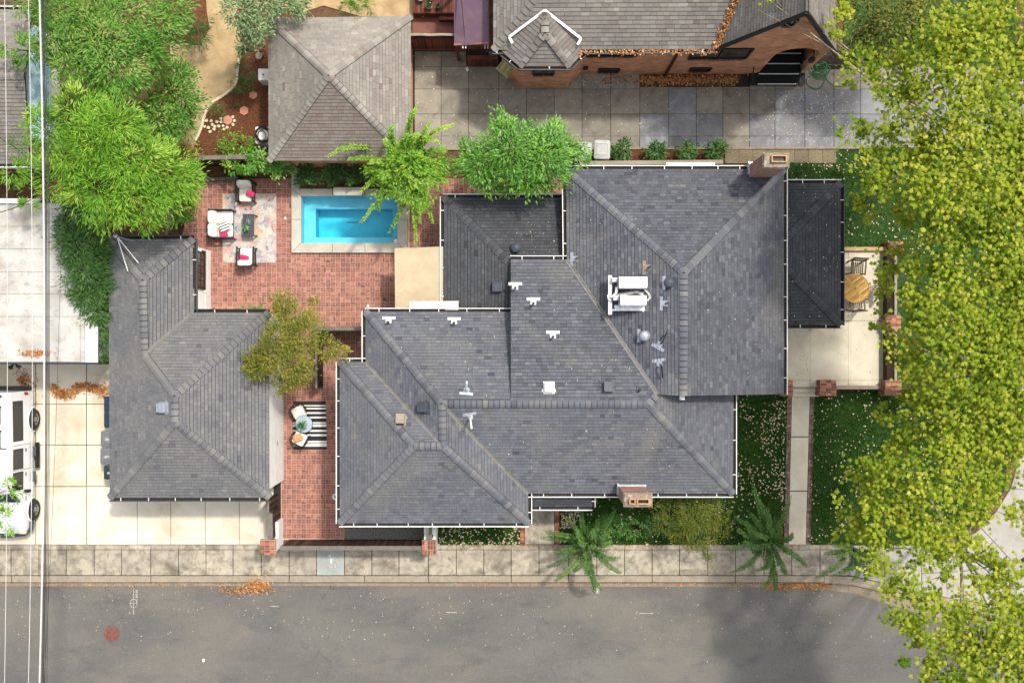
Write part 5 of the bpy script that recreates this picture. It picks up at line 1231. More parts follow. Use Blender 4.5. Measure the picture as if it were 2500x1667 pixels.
vent('roof_vent', 'small grey vent at the end of the long ridge', 1562, 954, 'dorm', R(90), 'pipe', m_dgrey)
vent('box_vent', 'dark grey box vent beside the left valley', 1037, 994, 'nw_w', R(180), 'box', m_dgrey)
vent('box_vent', 'pale box vent near the left hip of the roof', 978, 1027, 'sw_n', R(-90), 'box', m_curb)
vent('mast_vent', 'white bent mast above the long ridge', 1139, 955, 'nw_n', R(85), 'mast')
vent('mast_vent', 'white bent mast just below the long ridge', 1148, 1016, 'm_s', R(-80), 'mast')
vent('dome_vent', 'dark domed vent on the low black roof', 1259, 602, 'ext_n', R(-90), 'dome', m_dgrey, False)
vent('box_vent', 'grey box vent on the low black roof by the step wall', 1216, 702, 'ext_w', R(180), 'box', m_dgrey)
vent('box_vent', 'shiny metal box vent beside the garage ridge', 402, 995, 'gar_w', R(180), 'box', m_galv)
# two condensers on a rail frame
ac_o = roofz(1530, 715, 'ne_w')
for (xa, xb, ya, yb), lab in (((1511, 1581, 675.5, 702.5), 'white rooftop condenser, upper of the pair'), ((1514, 1579, 721, 744.5), 'white rooftop condenser, lower of the pair')):
    zt = ac_o.z + .85; a, d = W(xa, ya, zt), W(xb, yb, zt); t = thing('condenser', ((a.x + d.x) / 2, (a.y + d.y) / 2, ac_o.z), lab, 'condenser', 'rooftop condensers')
    b = MB(); b.box(a.x, d.x, d.y, a.y, zt - .68, zt); b.build('casing', m_white, t, bevel=.025)
    b = MB(); b.box(a.x + .02, d.x - .02, d.y - .02, d.y - .003, zt - .62, zt - .05); b.build('coil', m_galv, t)
    b = MB()
    for k in range(7): y = d.y + .06 + k * .045; b.box(a.x - .012, a.x, y, y + .02, zt - .4, zt - .08)
    b.build('louvre', m_dgrey, t)
    b = MB(); b.box(a.x - .2, a.x - .01, a.y - .16, a.y - .02, zt - .66, zt - .3); b.build('service_valve', m_galv, t)
    for x in (a.x + .15, d.x - .15): b = MB(); b.box(x - .03, x + .03, d.y, a.y, ac_o.z - .05, zt - .68); b.build('foot', m_galv, t)
t = thing('condenser_rack', ac_o, 'white mounting rail and pipes left of the rooftop condensers', 'rack'); z = ac_o.z + .3
a, d = W(1485, 672, z), W(1494, 768, z); b = MB(); b.box(a.x, d.x, d.y, a.y, z - .03, z); b.build('rail', m_white, t)
for y in (682, 757): p, q = W(1492, y, z), W(1575, y, z); b = MB(); b.bar(p, q, .05, .04); b.build('cross_rail', m_galv, t)
for y in (680, 760): 
    for x in (1490, 1570): p = W(x, y, z); b = MB(); b.cyl(p.x, p.y, .025, ac_o.z - .35, z, 8); b.build('foot', m_galv, t)
b = MB(); b.tube([W(1506, 701, z + .3), W(1504, 715, z + .25), W(1495, 725, z + .12), W(1484, 722, z + .08), W(1486, 730, z + .05), W(1493, 735, z)], .05, 8); b.build('line_cover', m_white, t, smooth=True)
for dy in (0, 3, 5): b = MB(); b.tube([W(1500, 720 + dy, z), W(1530, 714 + dy, z + .05), W(1555, 710 + dy, z + .08), W(1571, 716 + dy, z + .1)], .014, 6); b.build('pipe', m_white, t)
for r in (0, 3): b = MB(); b.tube([W(1573, 707, z + .2), W(1582 + r, 716, z + .25), W(1586 + r, 726, z + .25), W(1578 + r, 735, z + .2)], .012, 6); b.build('pipe', m_white, t)
b = MB(); b.prism(pxy([(1500, 745), (1572, 745), (1575, 756), (1500, 756)], z), z - .02, z + .01); b.build('drip_tray', m_galv, t)
# service mast at the garage corner
t = thing('service_mast', W(290, 582, 2.6), 'weatherhead mast with two pale rods at the garage roof corner', 'mast')
p0 = W(283, 577, 3.6); b = MB(); b.tube([Vector((p0.x + .35, p0.y - .1, 2.6)), p0], .03, 8); b.build('mast', m_galv, t); b = MB(); b.lathe(p0.x, p0.y, [(.04, 3.5), (.09, 3.6), (.07, 3.72), (.001, 3.76)], 12); b.build('weatherhead', m_galv, t, smooth=True)
for x, y in ((312, 662), (338, 642)): e_ = roofz(x, y, 'gar_w'); b = MB(); b.tube([p0 - Vector((0, 0, .1)), W(x, y, 3.25)], .018, 6); b.build('guy_rod', m_white, t)
for k in range(3): b = MB(); b.tube([p0 + Vector((0, 0, .05)), p0 + Vector((-.15 - .05 * k, .15, .02)), p0 + Vector((-.25, .3 + .05 * k, .2))], .01, 5); b.build('service_wire', m_wire_d, t)

# ================================================================ neighbours on the west
nb = thing('west_house', W(20, 210), 'grey shingled house at the upper left edge beneath the power lines', 'house')
n1, n2, n3, n4 = W(-420, 24, 2.9), W(78, 24, 2.9), W(72, 400, 2.9), W(-420, 400, 2.9); r1, r2 = W(-420, 185, 4.4), W(60, 185, 4.4)
nrf = Roof(nb, m_roof_nb, m_deck_old, ex=.14, tab=.26, n_single=80)
nrf.plane([n2, n1, r1, r2]); nrf.plane([n4, n3, r2, r1]); nrf.finish(); nrf.ridge(r1, r2, .07, step=.24)
walls(nb, [(n1.x, n1.y - .3), (n2.x - .3, n1.y - .3), (n2.x - .3, n3.y + .3), (n1.x, n3.y + .3)], -.1, 2.85, m_stucco)
b = MB(); b.face([Vector((n2.x - .3, n1.y - .3, 2.8)), Vector((n2.x - .3, n3.y + .3, 2.8)), Vector((r2.x - .2, r2.y, 4.3))]); b.build('gable_wall', m_stucco, nb)
for p, q, o in ((n1, n2, Y_), (n4, n3, -Y_)): gutter(nb, p, q, o)
tp_ = thing('tarpaulin', W(92, 220), 'pale blue tarp canopy beside the grey roof at upper left', 'tarp')
m_tarp = M('blue_tarp', c(176, 206, 214), c(150, 184, 196), 3, rough=.4, stains=[(5, c(228, 240, 244), .55, .7, .7)])
rows = [[(70, 66, 3.6), (96, 62, 3.3), (122, 100, 2.9)], [(60, 110, 3.5), (95, 110, 3.2), (126, 140, 2.8)], [(33, 178, 3.6), (85, 175, 3.2), (126, 190, 2.8)], [(46, 240, 3.5), (90, 240, 3.1), (124, 245, 2.8)], [(62, 300, 3.4), (92, 300, 3.1), (122, 300, 2.8)], [(70, 348, 3.3), (95, 350, 3.0), (120, 345, 2.8)]]
V_a = [tuple(W(*q)) for r_ in rows for q in r_]; b = MB(); b.v = V_a; b.f = [(i * 3 + j, (i + 1) * 3 + j, (i + 1) * 3 + j + 1, i * 3 + j + 1) for i in range(5) for j in range(2)]; b.t = [.5] * 10
o = b.build('sheet', m_tarp, tp_, smooth=True); sb = o.modifiers.new('subdivide', 'SUBSURF'); sb.levels = sb.render_levels = 2
for q in (rows[0][2], rows[-1][2], rows[2][2]): p = W(*q); b = MB(); b.cyl(p.x, p.y, .03, 0, p.z - .1, 8); b.build('pole', m_white, tp_)
tr_ = thing('trellis', W(25, 10), 'weathered wooden trellis at the top left corner', 'trellis')
for k in range(9): b = MB(); p, q = W(-30 + k * 9, -14, 1.9), W(-28 + k * 9, 20, 1.9); b.bar(p, q, .04, .03); b.build('batten', m_old_teak, tr_)
for y in (-5, 4, 13): b = MB(); b.bar(W(-40, y, 1.94), W(52, y, 1.94), .04, .03); b.build('cross_batten', m_old_teak, tr_)
for x in (-36, 48): p = W(x, 8, 1.9); b = MB(); b.box(p.x - .05, p.x + .05, p.y - .05, p.y + .05, -.03, 1.9); b.build('post', m_old_teak, tr_)
flat = thing('flat_roof_building', W(100, 690), 'low building with a stained white flat roof left of the garage', 'building'); FZ = 2.7
m_mem = M('white_membrane', c(198, 195, 188), c(178, 175, 168), 1.2, rough=.7, stains=[(.7, c(158, 148, 128), .5, .7, .8), (4, c(146, 140, 130), .55, .72, .7), (14, c(160, 156, 150), .66, .8, .5)])
ysm = [496, 553, 608, 664, 718, 773, 884]
for k in range(6):
    xr = [158, 160, 163, 188, 196, 196][k]; xr2 = [160, 162, 188, 196, 196, 196][k]
    b = MB(); b.prism(pxy([(-320, ysm[k]), (xr, ysm[k]), (xr2, ysm[k + 1] - .7), (-320, ysm[k + 1] - .7)], FZ), FZ - .06, FZ - .003 * k); b.build('roof_sheet', m_mem, flat)
b = MB(); b.prism(pxy([(-320, 485), (98, 485), (84, 496), (-320, 496)], FZ + .12), FZ - .1, FZ + .12); b.build('parapet', m_white, flat)
b = MB(); b.prism(pxy([(197, 720), (205, 720), (206, 884), (197, 884)], FZ + .04), FZ - .06, FZ + .04); b.build('roof_curb', m_mem, flat)
b = MB(); b.prism(pxy([(207, 700), (228, 745), (238, 800), (238, 884), (207, 884)], FZ), FZ - .06, FZ - .02); b.build('roof_sheet', m_white, flat)
b = MB(); b.prism(pxy([(-320, 884), (238, 884), (238, 887.5), (-320, 887.5)], FZ), FZ - .2, FZ + .01); b.build('fascia', m_dgrey, flat)
b = MB(); b.prism(pxy([(-320, 488), (156, 488), (186, 664), (236, 745), (236, 880), (-320, 880)], FZ), FZ - .2, FZ - .08); b.build('roof_base', m_dgrey, flat)
b = MB(); a = W(-320, 880, FZ); d = W(232, 492, FZ); b.box(a.x, W(150, 0, FZ).x, a.y + .1, d.y, -.05, FZ - .2); b.box(W(150, 0, FZ).x, d.x - .1, a.y + .1, W(0, 760, FZ).y, -.05, FZ - .2); b.build('wall', m_stucco, flat)
t = thing('floodlight', W(35, 893, 2.3), 'twin black floodlight under the white flat roof edge', 'lamp'); p = W(35, 891, 2.35); b = MB(); b.box(p.x - .06, p.x + .06, p.y + .02, p.y + .3, 2.28, 2.4); b.build('bracket', m_black, t)
for s in (-1, 1): b = MB(); b.tube([(p.x + s * .05, p.y, 2.35), (p.x + s * .14, p.y - .07, 2.3), (p.x + s * .18, p.y - .1, 2.27)], [.035, .07, .09], 12); b.build('lamp_head', m_black, t)
# ================================================================ overhead lines
def wire(px_mid, px_end, r, mat, label, zm=8.0, tilt=0):
    X = (px_mid - CX) * (H - zm) / F; ze = H - X * F / (px_end - CX); pts = []
    for k in range(41):
        y = -16 + 32 * k / 40; pts.append((X + tilt * y, y, zm + (ze - zm) * (y / 14.0) ** 2))
    b = MB(); b.tube(pts, r, 6); o = b.build('power_line', mat); tag(o, label, 'power line', 'overhead lines')
wire(108, 88, .028, m_wire, 'thickest pale overhead line crossing the driveway')
for k, (m0, e0, r, lab) in enumerate(((112, 96, .013, 'dark overhead cable directly right of the thick pale line'), (115, 99, .016, 'thick dark overhead cable in the bundle by the pale line'), (118.5, 103, .011, 'thin dark cable third in the bundle by the pale line'), (121, 110, .008, 'thinnest dark cable on the right of the bundle'))): wire(m0, e0, r, m_wire_d, lab, 7.6)
wire(79, 62, .011, m_wire, 'thin pale overhead line over the van roof', 8.3); wire(18, 6, .010, m_wire, 'leftmost thin pale overhead line near the picture edge', 8.3); wire(143, 126, .006, m_wire_d, 'faint thin cable right of the dark bundle', 7.2, .03)
b = MB(); b.tube([W(-60, 300, 6.0), W(40, 362, 5), W(100, 420, 4.6), W(200, 520, 4.0), W(282, 575, 3.75)], .014, 6); tag(b.build('service_drop', m_wire_d), 'black service cable running down to the garage mast', 'cable')
b = MB(); b.tube([W(-40, 530, 6.2), W(30, 510, 6.6), W(112, 470, 7.6)], .014, 6); tag(b.build('service_drop', m_wire_d), 'dark cable crossing the flat white roof to the main lines', 'cable')

# ================================================================ north: deck, pots, awning, bin store, crate, hose
dk = thing('timber_deck', W(1060, 15), 'raised red-brown plank deck at the top of the picture', 'deck')
for k in range(19):
    x0_ = W(1008 + k * 5.6, 0, .5).x; b = MB(); b.box(x0_ + .004, x0_ + .084, W(0, 31, .5).y, W(0, -60, .5).y, .45, .5, random.random()); b.build('plank', m_red_wood, dk)
b = MB(); b.box(W(1008, 0, .5).x, W(1114, 0, .5).x, W(0, 31, .5).y - .03, W(0, 31, .5).y, .0, .49); b.build('skirt', m_red_wood, dk)
b = MB(); b.box(W(1072, 0, .3).x, W(1114, 0, .3).x, W(0, 49, .3).y, W(0, 33, .3).y, .02, .28); b.build('step', m_red_wood, dk)
pad = sheet('painted_pad', [(1008, 30), (1114, 30), (1114, 124), (1008, 124)], -.006, M('red_concrete', c(136, 92, 80), c(118, 76, 66), 1.5, bump=.2, stains=[(1.2, c(96, 66, 58), .5, .7, .6)]), .1)
for x, y, r, z, lab, plant in ((1033, 38, .1, 0, 'small white pot on the red pad below the deck', 0), (1048, 18, .13, .5, 'large pale pot on the deck edge', 1), (1070, 20, .09, .5, 'small dark pot with a green plant on the deck', 1), (1053, -2, .11, .5, 'white pot at the very top of the deck', 0), (1028, -2, .16, .5, 'wide grey basin pot at the deck corner', 0)):
    t = thing('flower_pot', W(x, y, z), lab, 'pot', 'pots on the deck'); p = t.location; b = MB(); b.lathe(p.x, p.y, [(.001, z), (r * .75, z), (r, z + r * 1.6), (r * .86, z + r * 1.6), (r * .8, z + r * 1.3), (.001, z + r * 1.3)], 18); b.build('pot', m_dgrey if 'dark' in lab else m_bw, t, smooth=True)
    b = MB(); b.cyl(p.x, p.y, r * .8, z + r * 1.3, z + r * 1.32, 14); b.build('potting_soil', m_black, t)
    if plant:
        for k in range(12):
            an = random.random() * 6.28; q = MB(); o = Vector((p.x, p.y, z + r * 1.4)); D = Vector((math.cos(an), math.sin(an), 0)); S = Vector((-D.y, D.x, 0)) * .035; l = r * random.uniform(.7, 1.6)
            q.face([o, o + D * l * .5 + S + Vector((0, 0, .1)), o + D * l + Vector((0, 0, .12)), o + D * l * .5 - S + Vector((0, 0, .1))], random.random()); q.build('leaf', L_deep, t)
gt = fence('driveway_gate', W(1006, 121), W(1120, 121), 1.95, m_red_wood, 'red-brown double driveway gate with arched top rails below the deck', None, pitch=.13, side=-1)
for x0_, x1_ in ((1008, 1062), (1063, 1118)):
    pts = [Vector((W(x0_ + (x1_ - x0_) * k / 8, 0).x, W(0, 121).y - .03, 1.97 + .06 * math.sin(k / 8 * 3.14))) for k in range(9)]; b = MB()
    for p, q in zip(pts, pts[1:]): b.bar(p, q, .09, .05)
    b.build('top_rail', m_curb, gt)
    b = MB(); b.bar(pts[0] - Vector((0, .03, .35)), pts[-1] - Vector((0, .03, .35)), .04, .06); b.build('cross_rail', m_red_wood, gt)
pa = thing('purple_awning', W(1150, 50), 'faded purple sloping awning roof beside the brick cottage', 'awning'); m_pur = M('purple_membrane', c(112, 88, 104), c(98, 76, 92), 1.4, rough=.8, bump=.2, stains=[(1.2, c(122, 104, 100), .5, .7, .6), (10, c(150, 136, 136), .66, .78, .5)])
P = [W(1108, -70, 2.3), W(1122, -70, 2.65), W(1137, 108, 2.5), W(1109, 110, 2.3)]; b = MB(); b.face(P); b.face([p - Vector((0, 0, .04)) for p in P][::-1]); b.build('side_panel', m_pur, pa)
P2 = [P[1], W(1192, -70, 2.8), W(1194, 106, 2.7), P[2]]; b = MB(); b.face(P2[::-1] if False else P2); b.face([p - Vector((0, 0, .04)) for p in P2][::-1]); b.build('roof_panel', m_pur, pa)
b = MB(); b.bar(P[3], P2[2], .06, .08); b.build('front_trim', M('pink_trim', c(166, 110, 102), c(146, 94, 88), 6), pa)
for x in (1130, 1137, 1184, 1191): p = W(x, 113, 2.35); b = MB(); b.box(p.x - .02, p.x + .02, p.y - .08, p.y + .08, 2.28, 2.36); b.build('bracket', m_white, pa)
for x, y in ((1113, 104), (1188, 104), (1113, -60), (1188, -60)): p = W(x, y, 2.3); b = MB(); b.box(p.x - .05, p.x + .05, p.y - .05, p.y + .05, -.02, 2.26); b.build('post', m_red_wood, pa)
bs = fence('bin_store', W(1143, 163), W(1214, 163), 1.15, m_red_wood, 'low red-brown board enclosure in front of the purple awning', m_red_wood, .16, pitch=.14, side=-1)
for x in (1141, 1216):
    for k in range(5): b = MB(); p = W(x, 163); b.box(p.x - .015, p.x + .015, p.y + k * .13, p.y + k * .13 + .122, .02, 1.15, random.random()); b.build('side_board', m_red_wood, bs)
b = MB(); p, q = W(1146, 142, .3), W(1190, 122, .3); b.box(p.x, q.x, p.y, q.y, .2, .35); b.build('floor', m_dark_wood, bs)
cr = thing('wooden_shutter', W(1237, 165, 2.2), 'pale yellow-green wooden shutter propped out from the cottage bay', 'shutter'); m_pal = M('mossy_wood', c(172, 160, 108), c(146, 134, 84), 4, bump=.4, bscale=40, tint=c(128, 118, 74), tint0=c(192, 182, 132))
a_ = [W(1210, 169, 2.5), W(1231, 140, 3.2), W(1258, 164, 3.2), W(1237, 192, 2.5)]
for k in range(5):
    u0, u1 = k / 5 + .006, (k + 1) / 5 - .006; P = [a_[0].lerp(a_[3], u0), a_[0].lerp(a_[3], u1), a_[1].lerp(a_[2], u1), a_[1].lerp(a_[2], u0)]; b = MB(); nn = (P[1] - P[0]).cross(P[2] - P[0]).normalized(); nn = nn if nn.z > 0 else -nn; Q = [p - nn * .03 for p in P]; tt0 = random.random()
    b.face(P, tt0); b.face(Q[::-1], tt0)
    for i in range(4): j = (i + 1) % 4; b.face([P[i], P[j], Q[j], Q[i]], tt0)
    b.build('board', m_pal, cr)
for u in (.12, .88): b = MB(); b.bar(a_[0].lerp(a_[1], u) + Vector((0, 0, .03)), a_[3].lerp(a_[2], u) + Vector((0, 0, .03)), .09, .03); b.build('batten', m_pal, cr)
for p, q in ((a_[0], a_[1]), (a_[3], a_[2])): b = MB(); b.tube([p, q - Vector((-.05, -.05, .9))], .02, 6); b.build('prop', m_pal, cr)
rk = thing('garden_stone', W(1141, 170), 'single pale round stone at the corner of the bin enclosure', 'stone'); b = MB(); b.pillow((rk.location.x, rk.location.y, .05), (.07, .02, 0), (-.02, .09, 0), (0, 0, .06), .9); b.build('stone_body', m_white, rk, smooth=True)
# green garden hose
hs = thing('garden_hose', W(2005, 190), 'tangled green garden hose by the cottage corner', 'hose'); m_hose = M('green_hose', c(30, 130, 66), c(24, 108, 54), 6, rough=.4)
for k in range(9):
    cx_, cy_ = W(1996 + random.uniform(-9, 9), 175 + random.uniform(-9, 9)).xy; ra = random.uniform(.16, .3); pts = [(cx_ + ra * math.cos(t_ / 18 * 6.283 + k) * (1 + .2 * math.sin(3 * t_ / 18 * 6.28)), cy_ + ra * .8 * math.sin(t_ / 18 * 6.283 + k), .03 + .03 * k + .02 * math.sin(t_)) for t_ in range(19)]
    b = MB(); b.tube(pts, .014, 6); b.build('coil', m_hose, hs)
for pts in ([(1985, 183), (1970, 190), (1969, 203), (1978, 214), (1993, 218), (2008, 212), (2013, 198), (2008, 184)], [(2015, 185), (2019, 196), (2030, 206), (2052, 212), (2062, 211)], [(2008, 150), (2020, 158), (2032, 160), (2055, 158)]):
    b = MB(); b.tube([W(x, y, .03) for x, y in pts], .014, 6); b.build('hose_run', m_hose, hs)
# garden things left of the outbuilding
for x, y, s, lab in ((618, 233, .17, 'terracotta hexagon paver nearest the white box'), (596, 271, .19, 'terracotta hexagon paver, middle of the three'), (556, 294, .2, 'terracotta hexagon paver among the small white stones')):
    p = W(x, y); b = MB(); b.prism([(p.x + s * math.cos(R(60 * k + 30)), p.y + s * math.sin(R(60 * k + 30))) for k in range(6)], -.03, .03); tag(b.build('hexagon_paver', M('terracotta', c(206, 146, 122), c(190, 130, 108), 5, bump=.2), bevel=.012), lab, 'paver', 'hexagon pavers')
stp_ = [(504, 295), (500, 310), (509, 312), (513, 322), (519, 305), (525, 310), (534, 309), (540, 290), (545, 308), (540, 298), (555, 312), (569, 305), (573, 295), (569, 286), (516, 296), (530, 298), (523, 316), (547, 316)]
cl = thing('white_stones', W(535, 305), 'cluster of small pale stones beside the hexagon paver', 'stones')
for x, y in stp_:
    p = W(x, y); a = random.random(); b = MB(); s = .07; b.prism([(p.x + s * random.uniform(.8, 1.15) * math.cos(a + k * 1.2566), p.y + s * random.uniform(.8, 1.15) * math.sin(a + k * 1.2566)) for k in range(5)], -.02, .04); b.build('stone', M('cream_stone', c(226, 212, 182), c(206, 192, 162), 9) if 'cream_stone' not in bpy.data.materials else bpy.data.materials['cream_stone'], cl, bevel=.01)
ed = struct(MB().build('path_edging', None)) if False else None
eb = thing('stone_edging', W(560, 230), 'row of small edging stones along the right side of the sand path', 'edging')
epts = [(588, 110), (586, 125), (584, 145), (582, 160), (580, 178), (578, 200), (572, 212), (562, 222), (550, 231), (536, 240), (522, 248), (511, 260), (503, 274), (498, 290), (494, 306), (490, 318), (484, 332), (477, 346)]
for k in range(len(epts) - 1):
    for u in (0, .35, .7):
        p = W(*(np.array(epts[k]) * (1 - u) + np.array(epts[k + 1]) * u)); b = MB(); b.pillow((p.x, p.y, .03), (.055, 0, 0), (0, .06, 0), (0, 0, .04), .6, 5); b.build('stone', bpy.data.materials['cream_stone'], eb)
eb2 = thing('curved_edging', W(425, 85), 'curved pale edging strip round the small mulch bed', 'edging'); b = MB(); b.tube([W(x, y, .04) for x, y in ((410, 52), (412, 68), (418, 84), (428, 96), (442, 104))], .045, 6); b.build('strip', m_curb, eb2)
hp = thing('utility_box', W(640, 188), 'white metal utility box beside the pyramid roof', 'utility box'); a, d = W(630, 168, .8), W(655, 197, .8); b = MB(); b.box(a.x, d.x + .1, d.y, a.y, 0, .8); b.build('cabinet', m_white, hp, bevel=.02); b = MB(); b.cyl((a.x + d.x) / 2, (a.y + d.y) / 2, .03, .8, .83, 10); b.build('cap', m_black, hp)
po = thing('pool_pump', W(640, 330), 'white equipment unit wrapped in a coil of black hose', 'pump'); a, d = W(622, 309, .7), W(650, 352, .7); b = MB(); b.box(a.x, d.x + .15, d.y, a.y, 0, .7); b.build('cabinet', m_white, po, bevel=.06)
for k in range(9):
    cx_, cy_ = (a.x + d.x) / 2 + .08 + random.uniform(-.06, .06), (a.y + d.y) / 2 + random.uniform(-.06, .06); ra = random.uniform(.14, .3)
    b = MB(); b.tube([(cx_ + ra * math.cos(t_ / 18 * 6.283), cy_ + ra * 1.1 * math.sin(t_ / 18 * 6.283), .72 + .012 * k) for t_ in range(19)], .013, 6); b.build('hose_coil', m_black, po)
tc = thing('twig_chair', W(645, 125), 'small weathered twig chair against the outbuilding wall', 'chair')
for k in range(8): b = MB(); p = W(640, 128); b.tube([(p.x + random.uniform(-.2, .3), p.y + random.uniform(-.2, .2), 0), (p.x + random.uniform(-.2, .3), p.y + random.uniform(-.1, .4), random.uniform(.4, .8))], .014, 5); b.build('twig', m_bark_d, tc)
b = MB(); p = W(632, 136, .4); b.cyl(p.x, p.y, .14, .36, .4, 10); b.build('seat', m_bark, tc)
# ================================================================ small things in the street
disc('manhole', 270, 1549, .3, m_rust, 'round rusty manhole cover in the road', 'manhole cover', m_rust)
mh = bpy.data.objects['manhole']; mh.location.z -= .118
t = thing('water_meter', W(810, 1369), 'water meter lid with pale rim in the bluish sidewalk slab', 'meter lid'); a, d = W(800.5, 1352), W(820, 1385); b = MB(); r_ = .012
for q in ((a.x, d.x, a.y - r_ * 2, a.y), (a.x, d.x, d.y, d.y + r_ * 2), (a.x, a.x + r_ * 2, d.y, a.y), (d.x - r_ * 2, d.x, d.y, a.y)): b.box(q[0], q[1], q[2], q[3], .0, .013)
b.build('rim', m_chalk, t); b = MB(); b.box(a.x + .025, d.x - .025, d.y + .025, a.y - .025, .0, .01); b.build('lid', m_walk_new, t)
b = MB(); p = W(809, 1368); b.box(p.x - .03, p.x + .03, p.y - .09, p.y + .09, .01, .014); b.build('plate', m_white, t); p = W(805, 1356); b = MB(); b.lathe(p.x, p.y, [(.05, .01), (.05, .018), (.028, .018), (.028, .01)], 14); b.build('ring', m_white, t)
def strokes(name, segs, label, r=.018, mat=m_chalk):
    b = MB()
    for s in segs:
        pts = [W(x, y, -.117) for x, y in s]
        for p, q in zip(pts, pts[1:]): b.bar(p, q, r * 2, .003)
    o = b.build(name, mat); return tag(o, label, 'road marking')
cir = [(326 + 8.5 * math.cos(k / 16 * 6.2832), 1472 + 10.5 * math.sin(k / 16 * 6.2832)) for k in range(17)]
strokes('utility_marking', [cir, [(326, 1436), (326, 1500)], [(318, 1472), (334, 1472)], [(331, 1439), (337, 1441), (331, 1444), (337, 1446)], [(331, 1449), (337, 1449), (331, 1453), (337, 1456), (331, 1458)], [(337, 1461), (331, 1464), (337, 1466)]], 'chalky crossed circle and letters sprayed on the road', .012)
for x0_, x1_, y, lab in ((660, 680, 1479, 'short white dash on the road nearest the leaf pile'), (1089, 1115, 1494, 'short white dash on the road at the middle'), (1561, 1594, 1496, 'short white dash on the road right of the middle')): strokes('road_dash', [[(x0_, y), (x1_, y + .6)]], lab, .014)
b = MB(); p = W(497, 1611, -.12); b.obox(p + Vector((0, 0, .006)), (.04, .01, 0), (-.01, .06, 0), (0, 0, .002)); tag(b.build('paper_scrap', m_white), 'small white scrap of paper lying on the road', 'paper')
# ================================================================ foliage
MAPLE = [(0, 0), (.10, -.20), (.02, -.46), (.34, -.34), (.52, -.50), (.62, -.20), (1.0, 0), (.62, .20), (.52, .50), (.34, .34), (.02, .46), (.10, .20)]
def frames(axis, normal):
    a = axis / np.linalg.norm(axis, axis=1, keepdims=True)
    n = normal - a * (a * normal).sum(1, keepdims=True); n /= np.linalg.norm(n, axis=1, keepdims=True)
    return a, np.cross(n, a), n
def leaf_mesh(name, pos, axis, normal, size, tint, mat, shape='lance', w=.3):
    a, s, n = frames(axis, normal); N = len(pos); sz = size[:, None]
    if shape == 'maple':
        out = np.array(MAPLE); k = len(out); V = np.empty((N, k + 1, 3))
        V[:, 0] = pos + a * sz * .42 + n * sz * .05
        for i, (u, v) in enumerate(out): V[:, i + 1] = pos + a * sz * u + s * sz * v - n * sz * (.10 * u * u + .25 * v * v)
        base = np.arange(N)[:, None] * (k + 1)
        Fs = np.concatenate([np.concatenate([base, base + 1 + i, base + 1 + (i + 1) % k], 1)[:, None] for i in range(k)], 1).reshape(-1, 3)
        return np_mesh(name, V.reshape(-1, 3), Fs, mat, np.repeat(tint, k))
    V = np.empty((N, 4, 3)); V[:, 0] = pos; V[:, 1] = pos + a * sz * .45 + s * sz * w * .5 - n * sz * .02; V[:, 2] = pos + a * sz - n * sz * .16; V[:, 3] = pos + a * sz * .45 - s * sz * w * .5 - n * sz * .02
    base = np.arange(N)[:, None] * 4
    Fs = np.concatenate([base, base + 3, base + 2, base, base + 2, base + 1], 1).reshape(-1, 3)
    return np_mesh(name, V.reshape(-1, 3), Fs, mat, np.repeat(tint, 2))
def unit(n):
    v = rng.normal(size=(n, 3)); return v / np.linalg.norm(v, axis=1, keepdims=True)
def crown(blobs, per, size, spread=.16, clump=26, up=.75, thin=None):
    """leaf positions in clumps spread through the crown's volume"""
    P, A, Nn, T = [], [], [], []
    for bi, (px, py, r, z) in enumerate(blobs):
        c0 = np.array(W(px, py, z)); rw = r * (H - z) / F
        area_ = math.pi * rw * rw; nl = int(per * area_); nc = max(3, nl // clump)
        d = unit(nc); d[:, 2] = np.abs(d[:, 2]) * .9 - .25; d /= np.linalg.norm(d, axis=1, keepdims=True)
        rr = rw * rng.uniform(.25, 1.0, nc) ** .6; out_ = rng.random(nc) < .14; rr[out_] = rw * rng.uniform(1.0, 1.3, out_.sum())
        cc = c0 + d * rr[:, None] * np.array([1, 1, up])
        ct = rng.normal(.46, .2, nc)
        k = rng.poisson(clump, nc).clip(4)
        idx = np.repeat(np.arange(nc), k); m = len(idx)
        sp_ = (min(spread, .035 + .16 * rw) + .04 * rw) * rng.uniform(.6, 1.3, nc)[idx]; off = rng.normal(size=(m, 3)) * np.array([1, 1, .55]) * sp_[:, None]
        P.append(cc[idx] + off); ax = off * 1.2 + d[idx] * .4 * np.array([1, 1, .2]) + rng.normal(size=(m, 3)) * .06; ax[:, 2] = ax[:, 2] * .5 - .02; ax /= (np.linalg.norm(ax, axis=1, keepdims=True) + 1e-6)
        A.append(ax); nn = np.array([0, 0, 1.]) + rng.normal(size=(m, 3)) * .42; Nn.append(nn)
        T.append(ct[idx] + rng.normal(size=m) * .11)
    P, A, Nn, T = map(np.concatenate, (P, A, Nn, T)); keep = P[:, 2] > .1
    return P[keep], A[keep], Nn[keep], np.clip(T[keep], 0, 1)
def limbs(b, base, tops, r0, zfork):
    base = Vector(base); fork = Vector((base.x, base.y, zfork)); b.tube([base - Vector((0, 0, .1)), base.lerp(fork, .5) + Vector((.05, .03, 0)), fork], [r0 * 1.15, r0, r0 * .85], 10)
    for t in tops:
        t = Vector(t); m_ = fork.lerp(t, .5) + Vector((random.uniform(-.3, .3), random.uniform(-.3, .3), .25)) * min(1, (t - fork).length / 2)
        b.tube([fork - Vector((0, 0, r0 * .5)), fork.lerp(m_, .5) + Vector((0, 0, .08)), m_, t], [r0 * .55, r0 * .42, r0 * .3, r0 * .08], 7)
        for k in range(3):
            e = t + Vector((random.uniform(-.7, .7), random.uniform(-.7, .7), random.uniform(-.1, .4))) * min(1, r0 * 6); b.tube([m_.lerp(t, .4 + .2 * k), e], [r0 * .14, r0 * .03], 5)
